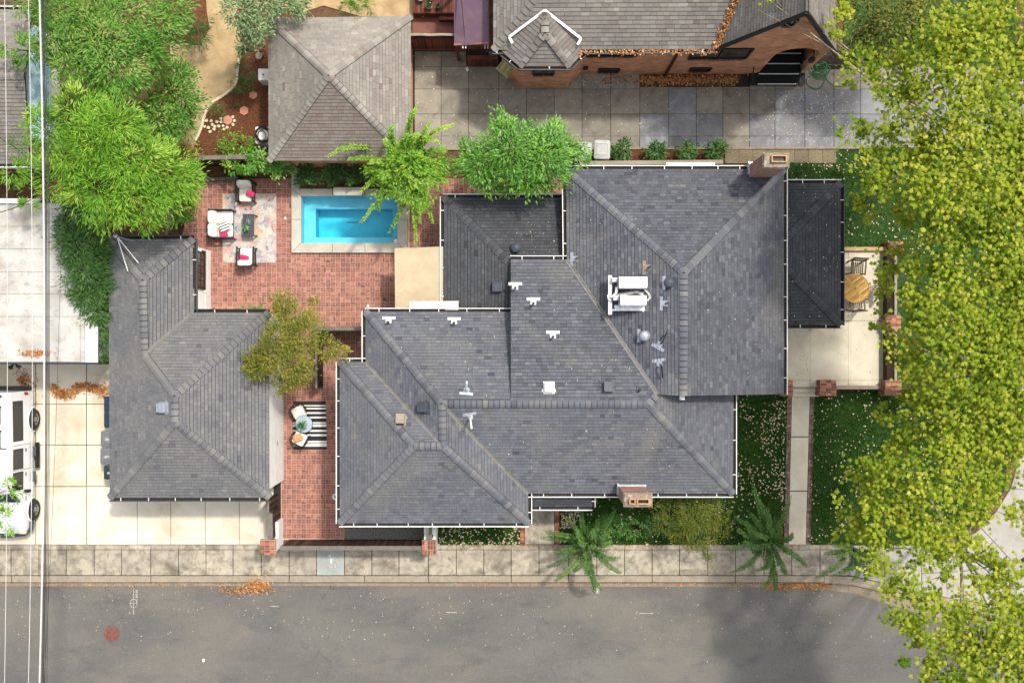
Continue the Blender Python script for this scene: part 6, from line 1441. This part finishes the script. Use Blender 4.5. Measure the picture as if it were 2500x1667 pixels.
def tree(name, label, base, blobs, per, size, mat, shape='lance', w=.3, bark=None, r0=.1, cat='tree', group=None, singles=0, spread=.16, clump=26, up=.75, tshift=0, fork=None, into=None):
    bw_ = Vector(base) if len(base) == 3 else W(*base); t = into or thing(name, bw_, label, cat, group)
    P, A, Nn, T = crown(blobs, per, size, spread, clump, up); T = np.clip(T + tshift, 0, 1); S = size * rng.uniform(.65, 1.25, len(P))
    zf = fork if fork else max(.3, min(b_[3] for b_ in blobs) * .45)
    b = MB(); limbs(b, bw_, [W(x, y, z) for x, y, r, z in (blobs[::2] if len(blobs) > 14 else blobs)], r0, zf); b.build('trunk', bark or m_bark_d, t, smooth=True)
    if singles:
        order = np.argsort(-(P[:, 2] + rng.normal(size=len(P)) * .5)); vis = [i for i in order if abs(P[i, 0] / (H - P[i, 2]) * F) < 1245 and abs(P[i, 1] / (H - P[i, 2]) * F) < 830][:singles]
        ms = [leaf_mesh('leaf', np.zeros((1, 3)), np.array([[1., 0, 0]]), np.array([[0, 0, 1.]]), np.array([1.0]), np.array([q]), mat, shape, w) for q in (.3, .45, .55, .65, .8)]
        a, s, n = frames(A[vis], Nn[vis])
        for j, i in enumerate(vis):
            z_ = float(S[i]); Mx = Matrix([[a[j, q] * z_, s[j, q] * z_, n[j, q] * z_, P[i, q]] for q in range(3)] + [[0, 0, 0, 1]]); obj('leaf', ms[min(4, max(0, int((T[i] - .2) / .14)))], t, Mx)
        keep = np.ones(len(P), bool); keep[vis] = False; P, A, Nn, S, T = P[keep], A[keep], Nn[keep], S[keep], T[keep]
    o = obj('crown', leaf_mesh('crown', P, A, Nn, S, T, mat, shape, w), t); o['kind'] = 'stuff'
    return t
SY = dict(per=235, size=.135, mat=L_syc, shape='maple', bark=m_bark, singles=220, spread=.2, clump=18, up=.5)
tree('sycamore_tree', 'tall yellow-green sycamore at the upper right beside the brick cottage', (16.2, 7.6, 0),
     [(2104, 170, 40, 7), (2184, 190, 60, 8), (2284, 160, 72, 9), (2400, 130, 110, 9.5), (2490, 60, 90, 9.5), (2540, 150, 80, 9.5), (2540, 350, 90, 10), (2530, 480, 80, 10), (2316, 60, 50, 8.5), (2204, 260, 48, 8.5), (2164, 345, 40, 8), (2079, 332, 32, 7.5), (2254, 340, 68, 9), (2376, 280, 92, 10), (2480, 260, 100, 10), (2124, 420, 40, 8), (2114, 495, 30, 7.5), (2204, 440, 68, 9), (2326, 440, 96, 10), (2440, 420, 110, 10), (2209, 525, 32, 8.5), (2316, 540, 69, 9), (1885, 6, 26, 7), (2050, 55, 26, 6.5), (2040, 95, 18, 6.5), (2040, 15, 26, 6.5)], r0=.12, fork=3.0, **SY)
tree('sycamore_tree', 'tall yellow-green sycamore leaning over the terrace railing', (16.6, -1.2, 0),
     [(2174, 640, 36, 7.5), (2169, 700, 28, 7), (2259, 690, 64, 8.5), (2386, 620, 96, 9.5), (2490, 580, 100, 10), (2540, 680, 90, 10), (2540, 830, 90, 10), (2545, 980, 80, 9.5), (2244, 760, 40, 8), (2346, 780, 96, 9.5), (2460, 760, 120, 10), (2189, 850, 32, 7.5), (2150, 790, 22, 7), (2279, 880, 76, 9), (2400, 900, 120, 10), (2500, 900, 100, 10), (2229, 940, 33, 8), (2154, 1010, 24, 7), (2259, 1010, 60, 8.5), (2376, 1020, 101, 9.5), (2480, 1030, 100, 9.5)], r0=.12, fork=3.0, **SY)
tree('sycamore_tree', 'tall yellow-green sycamore at the lower right street corner', (16.4, -7.6, 0),
     [(2194, 1090, 40, 8), (2109, 1150, 38, 7.5), (2184, 1190, 64, 8.5), (2284, 1150, 76, 9.5), (2390, 1130, 80, 9.5), (2089, 1240, 41, 7.5), (2174, 1290, 62, 8.5), (2286, 1260, 73, 9), (2386, 1230, 50, 8.5), (2069, 1290, 28, 7), (2104, 1330, 32, 7.5), (2234, 1340, 33, 8.5), (2164, 1400, 46, 8.5), (2490, 1270, 36, 8), (2400, 1340, 28, 8), (2340, 1335, 44, 8.5), (2310, 1340, 30, 8), (2204, 1475, 52, 9), (2284, 1420, 32, 8.5), (2284, 1530, 64, 9.5), (2420, 1400, 44, 9), (2410, 1530, 90, 9.5), (2490, 1440, 66, 9.5), (2204, 1560, 32, 8.5), (2336, 1640, 73, 9.5), (2249, 1640, 35, 9), (2450, 1640, 110, 10), (2500, 1550, 70, 10), (2540, 1640, 80, 10), (2540, 1100, 40, 9.5)], r0=.12, fork=3.0, **SY)
tree('olive_tree', 'dull olive green small-leaved tree under the upper sycamore', (13.6, 12.0, 0), [(2110, 40, 50, 3.6), (2180, 60, 60, 4), (2250, 30, 55, 4), (2130, 110, 40, 3.4), (2210, 130, 50, 3.6), (2080, 130, 25, 3)], 700, .12, L_gold, 'lance', .5, tshift=-.35, r0=.08)
# trees on the left
tree('feathery_tree', 'large lime green feathery tree in front of the garage roof', (260, 470), [(250, 340, 75, 6.2), (330, 390, 75, 6), (180, 385, 65, 5.8), (130, 325, 50, 6), (95, 290, 28, 5.8), (250, 460, 75, 5.8), (330, 475, 66, 5.5), (400, 430, 70, 5.2), (450, 440, 42, 4.8), (200, 285, 60, 6.3), (75, 365, 32, 5.5), (260, 520, 40, 5), (360, 535, 30, 4.8), (150, 440, 50, 5.4), (290, 300, 60, 6.4), (480, 425, 24, 4.6), (40, 420, 26, 5), (60, 460, 20, 4.8), (400, 490, 40, 4.6), (70, 510, 18, 4.4), (440, 520, 22, 4)],
     620, .19, L_lime, 'lance', .2, r0=.14, spread=.13, clump=36)
tree('broad_tree', 'broad mid green tree with pinkish new shoots at the upper left', (280, 160), [(200, 60, 78, 5.8), (290, 50, 80, 6), (375, 60, 62, 5.4), (130, 30, 50, 5.4), (190, 160, 72, 6), (280, 160, 74, 6), (360, 130, 55, 5.4), (70, 125, 34, 5.2), (30, 120, 22, 5), (230, 240, 52, 5.6), (420, 25, 46, 5), (150, 110, 55, 5.8), (260, 110, 70, 6.2), (60, 10, 26, 5), (310, 230, 30, 4.8), (400, 110, 36, 4.8)],
     640, .16, L_green, 'lance', .27, r0=.14, spread=.13, clump=36)
tree('round_tree', 'round glossy green tree beside the sand path', (400, 270), [(420, 230, 52, 3.8), (390, 290, 46, 3.6), (450, 260, 34, 3.2), (430, 190, 36, 3.4), (380, 330, 36, 3.2), (440, 300, 30, 3)], 850, .13, L_green, 'lance', .4, r0=.08, tshift=.0)
tree('dappled_shrub', 'yellowish variegated shrub at the end of the sand path', (435, 390), [(435, 375, 36, 1.8), (420, 400, 28, 1.6), (455, 395, 24, 1.5)], 1100, .09, L_gold, 'lance', .5, r0=.04, cat='shrub')
tree('grey_green_tree', 'grey-green leafy tree left of the pyramid roof', (625, 45), [(590, 28, 42, 4), (625, 70, 34, 3.8), (645, 15, 46, 4), (700, 18, 36, 3.6), (605, 100, 26, 3.4), (600, 135, 16, 3), (730, 5, 26, 3.4)], 900, .12, L_grey, 'lance', .4, r0=.07)
tree('needle_bush', 'dark fine-needled bush in the curved mulch bed', (475, 70), [(475, 55, 30, 1.2), (490, 85, 24, 1.1), (465, 95, 20, 1), (450, 40, 20, 1)], 700, .2, L_deep, 'lance', .08, r0=.03, cat='shrub', spread=.07, tshift=.1)
tree('needle_bush', 'bright fine-needled bush above the pyramid roof', (865, 20), [(860, 15, 24, 1.4), (880, 5, 20, 1.4), (845, 20, 16, 1.2), (905, 18, 16, 1.2)], 600, .18, L_green, 'lance', .09, r0=.03, cat='shrub', spread=.07)
tree('ground_cover', 'dark green mounded ground cover beside the white utility box', (592, 200), [(600, 178, 22, .35), (592, 205, 22, .35), (575, 230, 18, .3), (606, 190, 16, .35)], 900, .1, L_deep, 'lance', .15, r0=.02, cat='shrub', spread=.05, tshift=.15)
tree('low_shrub', 'small dark shrub by the white stepping stones', (528, 270), [(527, 275, 18, .5), (538, 262, 13, .6)], 800, .09, L_deep, 'lance', .2, r0=.02, cat='shrub', spread=.05, tshift=.1)
tree('low_shrub', 'yellow-green low shrub above the ivy by the fence', (585, 350), [(560, 345, 24, .6), (595, 352, 24, .6), (625, 362, 18, .5), (545, 365, 16, .5)], 620, .1, L_lime, 'lance', .35, r0=.02, cat='shrub', tshift=-.15)
tree('ivy_shrub', 'bright leafy ivy spilling over the dark garden fence', (620, 415), [(570, 402, 16, 1.5), (600, 398, 22, 1.7), (636, 392, 20, 1.8), (666, 402, 19, 1.5), (698, 408, 15, 1.2), (622, 406, 14, 1.5), (645, 378, 15, 1.7)], 900, .12, L_gloss, 'lance', .6, r0=.03, cat='shrub', tshift=.1)
tree('ivy_shrub', 'narrow climber on the angled fence at the patio edge', (455, 500), [(455, 500, 20, 1.6), (452, 530, 18, 1.4), (462, 470, 14, 1.6)], 900, .1, L_gold, 'lance', .5, r0=.03, cat='shrub', tshift=-.2)
for x, y, r, lab, sh in ((752, 428, 21, 'dark leafy shrub at the left end of the pool planter', -.05), (818, 422, 20, 'dark leafy shrub left of the pool spillway', .0), (866, 428, 17, 'dark leafy shrub right behind the pool spillway', .1), (908, 430, 16, 'brighter small shrub in the pool planter under the lime branches', .3)):
    tree('planter_shrub', lab, (x, y), [(x, y, r, .9), (x + r * .5, y - r * .4, r * .6, .8), (x - r * .4, y + r * .4, r * .6, .7)], 1100, .12, L_deep, 'lance', .5, r0=.03, cat='shrub', group='pool planter shrubs', tshift=sh)
for x, lab in ((1516, 'dark rounded shrub next to the pale wheelie bin'), (1598, 'dark rounded shrub second along the north bed'), (1675, 'dark rounded shrub third along the north bed'), (1748, 'dark rounded shrub nearest the gravel strip')):
    tree('round_shrub', lab, (x, 372), [(x, 368, 18, .8), (x - 10, 376, 13, .7), (x + 9, 362, 13, .7), (x + 6, 382, 11, .6)], 1000, .12, L_deep, 'lance', .6, r0=.03, cat='shrub', group='shrubs along the north bed', tshift=.05)
tree('garden_tree', 'dense bright green rounded tree north of the dark low roof', (1260, 400), [(1180, 400, 50, 3.8), (1250, 370, 55, 4.3), (1330, 380, 58, 4.2), (1385, 365, 30, 3.4), (1230, 312, 26, 3.8), (1290, 430, 42, 3.6), (1195, 445, 28, 3.2), (1418, 388, 18, 3), (1345, 430, 34, 3.4), (1150, 370, 24, 3.2), (1345, 330, 30, 3.8), (1245, 450, 26, 3), (1270, 325, 26, 4)], 900, .14, L_gloss, 'lance', .42, r0=.1, tshift=.05)
tree('small_tree', 'small yellowing tree between the garage and the courtyard fence', (705, 850), [(690, 745, 26, 3.6), (715, 775, 36, 3.8), (680, 820, 40, 3.8), (740, 815, 40, 3.8), (795, 850, 26, 3.4), (828, 860, 18, 3.2), (640, 895, 28, 3.2), (715, 885, 42, 3.8), (740, 920, 26, 3.2), (612, 868, 20, 3.2), (770, 745, 15, 3.4), (690, 940, 20, 3), (660, 870, 34, 3.5), (610, 900, 18, 3)], 1300, .1, L_gold, 'lance', .4, r0=.06, spread=.1, tshift=-.1)
tree('ivy_hedge', 'tall dark ivy hedge between the flat white roof and the garage', (215, 700), [(190, 540, 40, 2.8), (220, 560, 36, 2.9), (200, 600, 46, 3), (235, 620, 34, 2.9), (210, 660, 42, 3), (235, 700, 32, 2.8), (215, 720, 30, 2.8), (243, 760, 24, 2.7), (225, 770, 22, 2.6), (250, 820, 16, 2.4), (246, 860, 16, 2.2), (250, 790, 18, 2.5), (175, 570, 24, 2.6), (172, 630, 20, 2.6)], 1300, .16, L_deep, 'lance', .2, r0=.05, cat='hedge', tshift=.1)
tree('street_tree', 'leafy twig of a small street tree over the van bonnet', (-60, 1240), [(5, 1172, 34, 4.2), (30, 1190, 22, 4), (0, 1215, 26, 4.2), (5, 1255, 20, 3.8), (20, 1285, 16, 3.6), (-30, 1230, 50, 4.4)], 130, .11, L_lime, 'lance', .45, r0=.05, spread=.1, tshift=.1)
tree('low_shrub', 'sunlit strip of clipped growth beside the garage gutter', (600, 757), [(585, 756, 6, .5), (610, 756, 7, .5), (640, 755, 7, .5), (625, 757, 6, .5)], 700, .08, L_green, 'lance', .4, r0=.02, cat='shrub')
# arching shrubs: one part per branch
def arching(name, label, base, tips, z_top, mat, leaf=.12, w=.42, step=.056, cat='shrub', group=None, pairs=True, bark=None, flowers=(), r0=.016, tshift=0, nodip=False):
    b0 = W(*base); t = thing(name, b0, label, cat, group)
    for ti, (px, py, zt) in enumerate(tips):
        e = W(px, py, zt); h = z_top * random.uniform(.75, 1.05); pk = max(h, zt + .2)
        m_ = b0.lerp(e, .45); m_.z = pk; pts = []; sw_ = Vector((-(e - b0).y, (e - b0).x, 0)) * random.gauss(0, .16); m_ = m_ + sw_
        for k in range(15):
            u = k / 14; q = b0 * (1 - u) ** 2 + Vector((m_.x, m_.y, pk * 1.25)) * 2 * u * (1 - u) + e * u * u; pts.append(q)
        b = MB(); b.tube(pts, [r0 * (1.2 - u / 14) for u in range(15)], 5); br = b.build('branch', bark or m_bark_d, t)
        P, A, Nn, T, S = [], [], [], [], []; L_ = sum((q - p).length for p, q in zip(pts, pts[1:])); n = int(L_ / step); tone = random.gauss(.5, .13) + tshift
        for k in range(int(n * .22), n):
            u = k / n * 13.999; i = int(u); p = pts[i].lerp(pts[i + 1], u - i); d = (pts[i + 1] - pts[i]).normalized(); sd_ = d.cross(Vector((0, 0, 1))).normalized(); f = .6 + .5 * math.sin(math.pi * min(1, k / n * .97))
            for s in (-1, 1):
                if not pairs: s = random.choice((-1, 1)); sd_ = (sd_ + Vector((random.gauss(0, .6), random.gauss(0, .6), random.gauss(0, .3)))).normalized()
                ax = sd_ * s * 1 + d * .45 + Vector((random.gauss(0, .14), random.gauss(0, .14), random.gauss(.05, .16)))
                P.append(p); A.append(ax); Nn.append((random.gauss(0, .25), random.gauss(0, .25), 1)); T.append(tone + random.gauss(0, .13) + (.18 if k > n * .85 else 0)); S.append(leaf * f * random.uniform(.8, 1.2))
        o = obj('leaves', leaf_mesh('leaves', np.array([tuple(p) for p in P]), np.array([tuple(p) for p in A]), np.array(Nn), np.array(S), np.clip(np.array(T), 0, 1), mat, 'lance', w), br); o['kind'] = 'stuff'
    for px, py, z in flowers:
        c0 = np.array(W(px, py, z)); n = 90; o = obj('blossom', leaf_mesh('blossom', c0 + rng.normal(size=(n, 3)) * .06, rng.normal(size=(n, 3)), np.array([0, 0, 1.]) + rng.normal(size=(n, 3)) * .5, np.full(n, .04), np.full(n, .9), m_white, 'lance', .8), t)
    return t
def fan(cx, cy, rays): return [(cx + r * math.cos(R(a)), cy - r * math.sin(R(a)), z) for a, r, z in rays]
f1 = [(1318, 1313, 1.4), (1334, 1384, 1.2), (1354, 1418, 1.1), (1452, 1448, 1.0), (1474, 1440, 1.0), (1518, 1398, 1.2), (1516, 1360, 1.4), (1420, 1238, 1.6), (1502, 1242, 1.6), (1385, 1262, 1.7), (1330, 1300, 1.6), (1430, 1400, 1.5), (1400, 1395, 1.4), (1495, 1320, 1.7), (1460, 1265, 1.8), (1440, 1330, 2.3), (1410, 1320, 2.3), (1470, 1350, 2.1), (1375, 1340, 1.9), (1350, 1350, 1.7), (1445, 1290, 2.3), (1480, 1300, 2.0), (1425, 1360, 2.0), (1405, 1290, 2.1)]
cm1 = arching('crape_myrtle', 'arching dark green shrub with one white blossom over the kerb, beside the porch walk', (1432, 1318), f1, 2.3, L_frond, .12, .4, group='arching street shrubs', flowers=[(1456, 1440, 1.05), (1458, 1434, 1.05)])
f2 = [(1782, 1400, 1.2), (1860, 1440, 1.0), (1892, 1446, 1.0), (1918, 1404, 1.2), (1970, 1384, 1.3), (1846, 1392, 1.4), (1838, 1180, 1.6), (1872, 1236, 1.8), (1930, 1208, 1.8), (1936, 1300, 1.8), (1800, 1290, 1.8), (1772, 1336, 1.6), (1830, 1250, 2.0), (1815, 1320, 2.1), (1900, 1280, 2.2), (1860, 1330, 2.4), (1890, 1350, 2.2), (1840, 1300, 2.3), (1870, 1280, 2.3), (1925, 1350, 1.9), (1820, 1270, 2.0), (1900, 1380, 1.8), (1870, 1390, 1.8), (1852, 1220, 1.8), (1790, 1260, 1.7)]
cm2 = arching('crape_myrtle', 'arching dark green shrub just left of the front walkway', (1866, 1310), f2, 2.4, L_frond, .12, .4, group='arching street shrubs')
f3 = [(1990, 1412, 1.1), (2035, 1404, 1.2), (2080, 1418, 1.1), (2110, 1420, 1.1), (2140, 1370, 1.4), (2010, 1350, 1.6), (2060, 1390, 1.5), (2090, 1380, 1.6), (2125, 1400, 1.3), (2040, 1360, 1.8), (2075, 1350, 1.9), (2100, 1345, 1.7), (2030, 1330, 1.7)]
arching('crape_myrtle', 'arching dark green shrub emerging from under the sycamore', (2075, 1332), f3, 2.0, L_frond, .12, .4, group='arching street shrubs')
f4 = [(1590, 1260, 1.6), (1600, 1230, 1.7), (1640, 1215, 1.8), (1700, 1200, 1.8), (1740, 1215, 1.8), (1790, 1240, 1.6), (1800, 1275, 1.5), (1760, 1320, 1.5), (1735, 1400, 1.2), (1745, 1350, 1.5), (1720, 1330, 1.8), (1680, 1330, 1.6), (1650, 1300, 1.8), (1620, 1290, 1.6), (1700, 1300, 2.2), (1670, 1270, 2.2), (1730, 1270, 2.2), (1690, 1240, 2.0), (1640, 1250, 2.0), (1770, 1290, 1.8), (1600, 1310, 1.3), (1728, 1370, 1.4), (1660, 1310, 2.0), (1710, 1255, 2.2), (1755, 1250, 2.0), (1680, 1215, 1.9)]
f5 = [(1018, 262, 4.2), (962, 305, 4), (1050, 298, 4.2), (1108, 305, 4), (800, 383, 3.2), (850, 390, 3.4), (890, 425, 3), (880, 545, 2.6), (950, 570, 2.4), (1016, 600, 2.4), (1056, 545, 2.6), (1095, 450, 3.2), (1120, 420, 3), (940, 340, 4), (1000, 330, 4.4), (1075, 350, 4.2), (900, 400, 3.6), (930, 450, 3.4), (960, 480, 3.2), (1000, 500, 3.2), (1040, 480, 3.3), (1070, 430, 3.6), (980, 400, 4), (1030, 380, 4.2), (950, 390, 3.8), (1010, 440, 3.8), (1060, 395, 3.8), (925, 515, 2.7), (1025, 545, 2.7), (985, 455, 3.4), (880, 470, 2.8), (1090, 370, 3.8), (1030, 330, 4.3), (970, 430, 3.7)]
lime = arching('lime_tree', 'lime green tree with long leafy shoots over the pool and grey roof', (1000, 425), f5, 3.7, L_lime, .13, .42, .036, cat='tree', bark=m_bark_d, r0=.018, pairs=False)
tree('lime_tree', '', (1000, 425), [(1000, 400, 42, 3.8), (1040, 430, 36, 3.6), (960, 425, 34, 3.4), (1000, 465, 36, 3.3), (1060, 390, 26, 3.6), (940, 460, 22, 3), (1030, 480, 24, 3), (970, 380, 26, 3.7), (1085, 420, 20, 3.3), (915, 410, 16, 3)], 620, .13, L_lime, 'lance', .42, r0=.06, spread=.11, tshift=.02, into=lime)
tree('wispy_shrub', 'wispy yellow-green shrub between the chimney and the sidewalk', (1690, 1275), [(1690, 1265, 42, 1.9), (1640, 1245, 34, 1.7), (1735, 1250, 36, 1.8), (1700, 1305, 34, 1.6), (1650, 1290, 28, 1.5), (1760, 1285, 26, 1.5), (1735, 1335, 20, 1.3), (1735, 1375, 12, 1.1), (1610, 1270, 18, 1.4), (1690, 1225, 26, 1.6)], 900, .085, L_gold, 'lance', .34, r0=.02, spread=.1, tshift=-.3, cat='shrub', bark=m_bark)
for x, y, own in ((1440, 1320, cm1), (1866, 1305, cm2)):
    tree('crape_myrtle', '', (x, y), [(x, y, 34, 1.5), (x - 20, y + 14, 22, 1.2), (x + 22, y - 10, 22, 1.2)], 420, .11, L_frond, 'lance', .36, r0=.02, cat='shrub', tshift=-.15, into=own)
tree('clipped_hedge', 'low clipped green hedge between the lawn and the sidewalk', (1560, 1290), [(1500 + 22 * k, 1290 + 3 * math.sin(k), 17, .4) for k in range(9)], 620, .1, L_gloss, 'lance', .5, r0=.02, cat='hedge', tshift=-.25)
# ================================================================ grass, fallen leaves
def in_poly(x, y, P):
    r = np.zeros(len(x), bool); n = len(P)
    for i in range(n):
        (x0_, y0_), (x1_, y1_) = P[i], P[(i + 1) % n]; c_ = ((y0_ > y) != (y1_ > y)) & (x < (x1_ - x0_) * (y - y0_) / (y1_ - y0_ + 1e-9) + x0_); r ^= c_
    return r
def sample(P, n):
    P = np.array(P, float); lo_, hi_ = P.min(0), P.max(0); q = rng.uniform(lo_, hi_, size=(n, 2)); return q[in_poly(q[:, 0], q[:, 1], P)]
def px2w(q, z): return np.column_stack([(q[:, 0] - CX) * (H - z) / F, -(q[:, 1] - CY) * (H - z) / F, np.full(len(q), z)])
G_ = []
for P, dens in zip(lawn_polys, (1500, 1300, 1500, 1300, 500, 900, 300, 200)):
    a_ = (max(p[0] for p in P) - min(p[0] for p in P)) * (max(p[1] for p in P) - min(p[1] for p in P)) / 61.75 ** 2
    G_.append(px2w(sample(P, int(a_ * dens)), 0.0))
G_ = np.concatenate(G_); n = len(G_); pn = np.sin(G_[:, 0] * 2.1) * np.cos(G_[:, 1] * 1.7 + 1) * .18
ax = rng.normal(size=(n, 3)) * .8; ax[:, 2] = 1.0
o = obj('grass', leaf_mesh('grass', G_, ax, rng.normal(size=(n, 3)), rng.uniform(.05, .1, n), np.clip(.42 + pn + rng.normal(size=n) * .2, 0, 1), L_grass, 'lance', .3)); tag(o, 'deep green grass growing on the lawns round the house', 'grass', None, 'stuff')
def litter(name, label, pts, size, mat, lift=.012, tilt=.25):
    n = len(pts); pts = pts + np.column_stack([np.zeros((n, 2)), rng.uniform(.004, lift, n)]); ax = rng.normal(size=(n, 3)) * np.array([1, 1, tilt * .5])
    o = obj(name, leaf_mesh(name, pts, ax, np.array([0, 0, 1.]) + rng.normal(size=(n, 3)) * tilt, size * rng.uniform(.6, 1.3, n), np.clip(rng.normal(.55, .22, n), 0, 1), mat, 'lance', .7)); return tag(o, label, 'fallen leaves', None, 'stuff')
Lp = []
for P, n in zip(lawn_polys, (320, 520, 420, 1000, 500, 360, 300, 60)): Lp.append(px2w(sample(P, n), .06))
Lp.append(px2w(sample([(1190, 1290), (1268, 1275), (1268, 1329), (1190, 1329)], 170), .06)); Lp.append(px2w(sample([(1860, 980), (1920, 980), (1912, 1250), (1850, 1250)], 260), .06)); Lp.append(px2w(sample([(1372, 1240), (1420, 1240), (1400, 1290), (1370, 1290)], 260), .06))
Lp = np.concatenate(Lp); kn = np.sin(Lp[:, 0] * 3.1 + 2 * np.sin(Lp[:, 1] * 1.3)) + np.sin(Lp[:, 1] * 2.7 + Lp[:, 0]) + rng.normal(size=len(Lp)) * .8; Lp = Lp[kn > -.5]
litter('fallen_leaves', 'pale dry leaves scattered over the lawns', Lp, .072, L_pale)
def pile(path, width, n):
    out = []
    for (ax0, ay0, w0), (bx, by, w1) in zip(path, path[1:]):
        u = rng.random(n); w_ = w0 + (w1 - w0) * u; out.append(np.column_stack([ax0 + (bx - ax0) * u + rng.normal(size=n) * w_ * .5, ay0 + (by - ay0) * u + rng.normal(size=n) * w_ * .5]))
    return np.concatenate(out) if out else None
q = pile([(128, 945, 9), (150, 962, 12), (172, 962, 11), (190, 944, 8), (210, 945, 9), (235, 950, 10), (262, 955, 16)], 1, 260)
litter('leaf_pile', 'wavy drift of brown leaves on the driveway by the garage', px2w(q, .01), .085, L_dry, .07, .6)
q = rng.normal(size=(240, 2)) * np.array([9, 10]) + np.array([58, 927]); q = np.vstack([q, rng.normal(size=(40, 2)) * 30 + np.array([70, 945])]); litter('leaf_pile', 'small pile of brown leaves behind the van', px2w(q, .01), .08, L_dry, .06, .6)
q = np.vstack([rng.normal(size=(900, 2)) * np.array([14, 9]) + np.array([630, 1424]), rng.normal(size=(200, 2)) * np.array([35, 6]) + np.array([590, 1440])]); litter('leaf_pile', 'golden leaf heap in the gutter at mid left', px2w(q, -.1), .075, L_dry, .14, .6)
q = np.column_stack([rng.uniform(1870, 2030, 900), rng.normal(1429, 4.5, 900)]); q2 = np.column_stack([rng.uniform(1110, 1900, 500), rng.normal(1423, 4, 500)]); q3 = np.column_stack([rng.uniform(10, 600, 260), rng.normal(1426, 3, 260)])
litter('gutter_leaves', 'dry golden leaves lining the gutter towards the corner', px2w(np.vstack([q, q2, q3]), -.1), .06, L_dry, .05, .5)
q = np.column_stack([rng.uniform(1470, 1800, 1500), rng.normal(196, 7, 1500)]); q = q[(q[:, 1] > 182) & (q[:, 1] < 211) & ((q[:, 0] > 1562) | (rng.random(len(q)) < .25))]; litter('leaf_drift', 'brown leaf drift in the bed against the cottage wall', px2w(q, .02), .085, L_dry, .05, .5)
q = rng.normal(size=(300, 2)) * np.array([17, 3.4]) + np.array([86, 862]); litter('leaf_patch', 'long patch of tan leaves on the white flat roof', px2w(q, FZ + .005), .075, L_dry, .05, .5)
# on the cottage roof: valley and gutter
u = rng.random(700); va = np.array(c2) + (np.array(vt) - np.array(c2)) * u[:, None] * .55 + rng.normal(size=(700, 3)) * np.array([.07, .07, .0]); va[:, 2] = va[:, 2] + .07; u2 = rng.random(400); vb = np.column_stack([c1.x + 3 + u2 * (c2.x - c1.x - 3), np.full(400, c1.y - .05) + rng.normal(size=400) * .05, np.full(400, CE - .02)])
litter('valley_leaves', 'brown leaves caught in the cottage roof valley and gutter', np.vstack([va, vb]), .085, L_dry, .05, .5)
# road and paving specks
q = np.column_stack([rng.uniform(0, 2200, 300), 1436 + rng.gamma(1.3, 60, 300)]); q = q[q[:, 1] < 1660]; litter('road_leaves', 'sparse pale leaf flecks on the road', px2w(q, -.118), .05, L_pale, .012)
q = np.vstack([rng.uniform([1010, 130], [2060, 355], size=(420, 2)), rng.uniform([1880, 225], [2080, 350], size=(260, 2)), rng.uniform([1340, 185], [1500, 210], size=(60, 2))]); litter('paving_leaves', 'pale leaf flecks on the old concrete driveway', px2w(q, .012), .055, L_pale, .012)
q = np.column_stack([rng.uniform(1090, 1960, 330), rng.normal(1333, 3, 330)]); litter('sidewalk_leaves', 'dry leaves along the lawn edge of the sidewalk', px2w(q, .012), .06, L_dry, .02)
rp = []
for (x0_, x1_, y0_, y1_, pln, k) in ((1400, 1880, 430, 640, 'ne_w', 0), (1260, 1380, 540, 625, 'ext_n', 26), (1110, 1300, 500, 700, 'ext_w', 0), (1300, 1550, 700, 940, 'dorm', 22), (920, 1240, 800, 970, 'nw_n', 16), (1120, 1700, 1000, 1190, 'm_s', 22), (1700, 1890, 560, 940, 'ne_e', 26), (1420, 1560, 500, 900, 'ne_w', 22)):
    for _ in range(k):
        p = roofz(random.uniform(x0_, x1_), random.uniform(y0_, y1_), pln); rp.append((p.x, p.y, p.z + .03))
for _ in range(46): p = W(random.uniform(1920, 2045), random.uniform(455, 785), 2.78); rp.append((p.x, p.y, 2.72 + .2))
litter('roof_leaves', 'tiny pale leaf flecks lying on the house roof', np.array(rp), .045, L_pale, .01)
q = rng.uniform([1920, 620], [2180, 940], size=(70, 2)); litter('terrace_leaves', 'dark leaf flecks on the pale terrace', px2w(q, .335), .06, L_deep, .012)

for o in bpy.data.objects:
    if o.name in ('side_gate', 'driveway_gate'): o['category'] = 'gate'
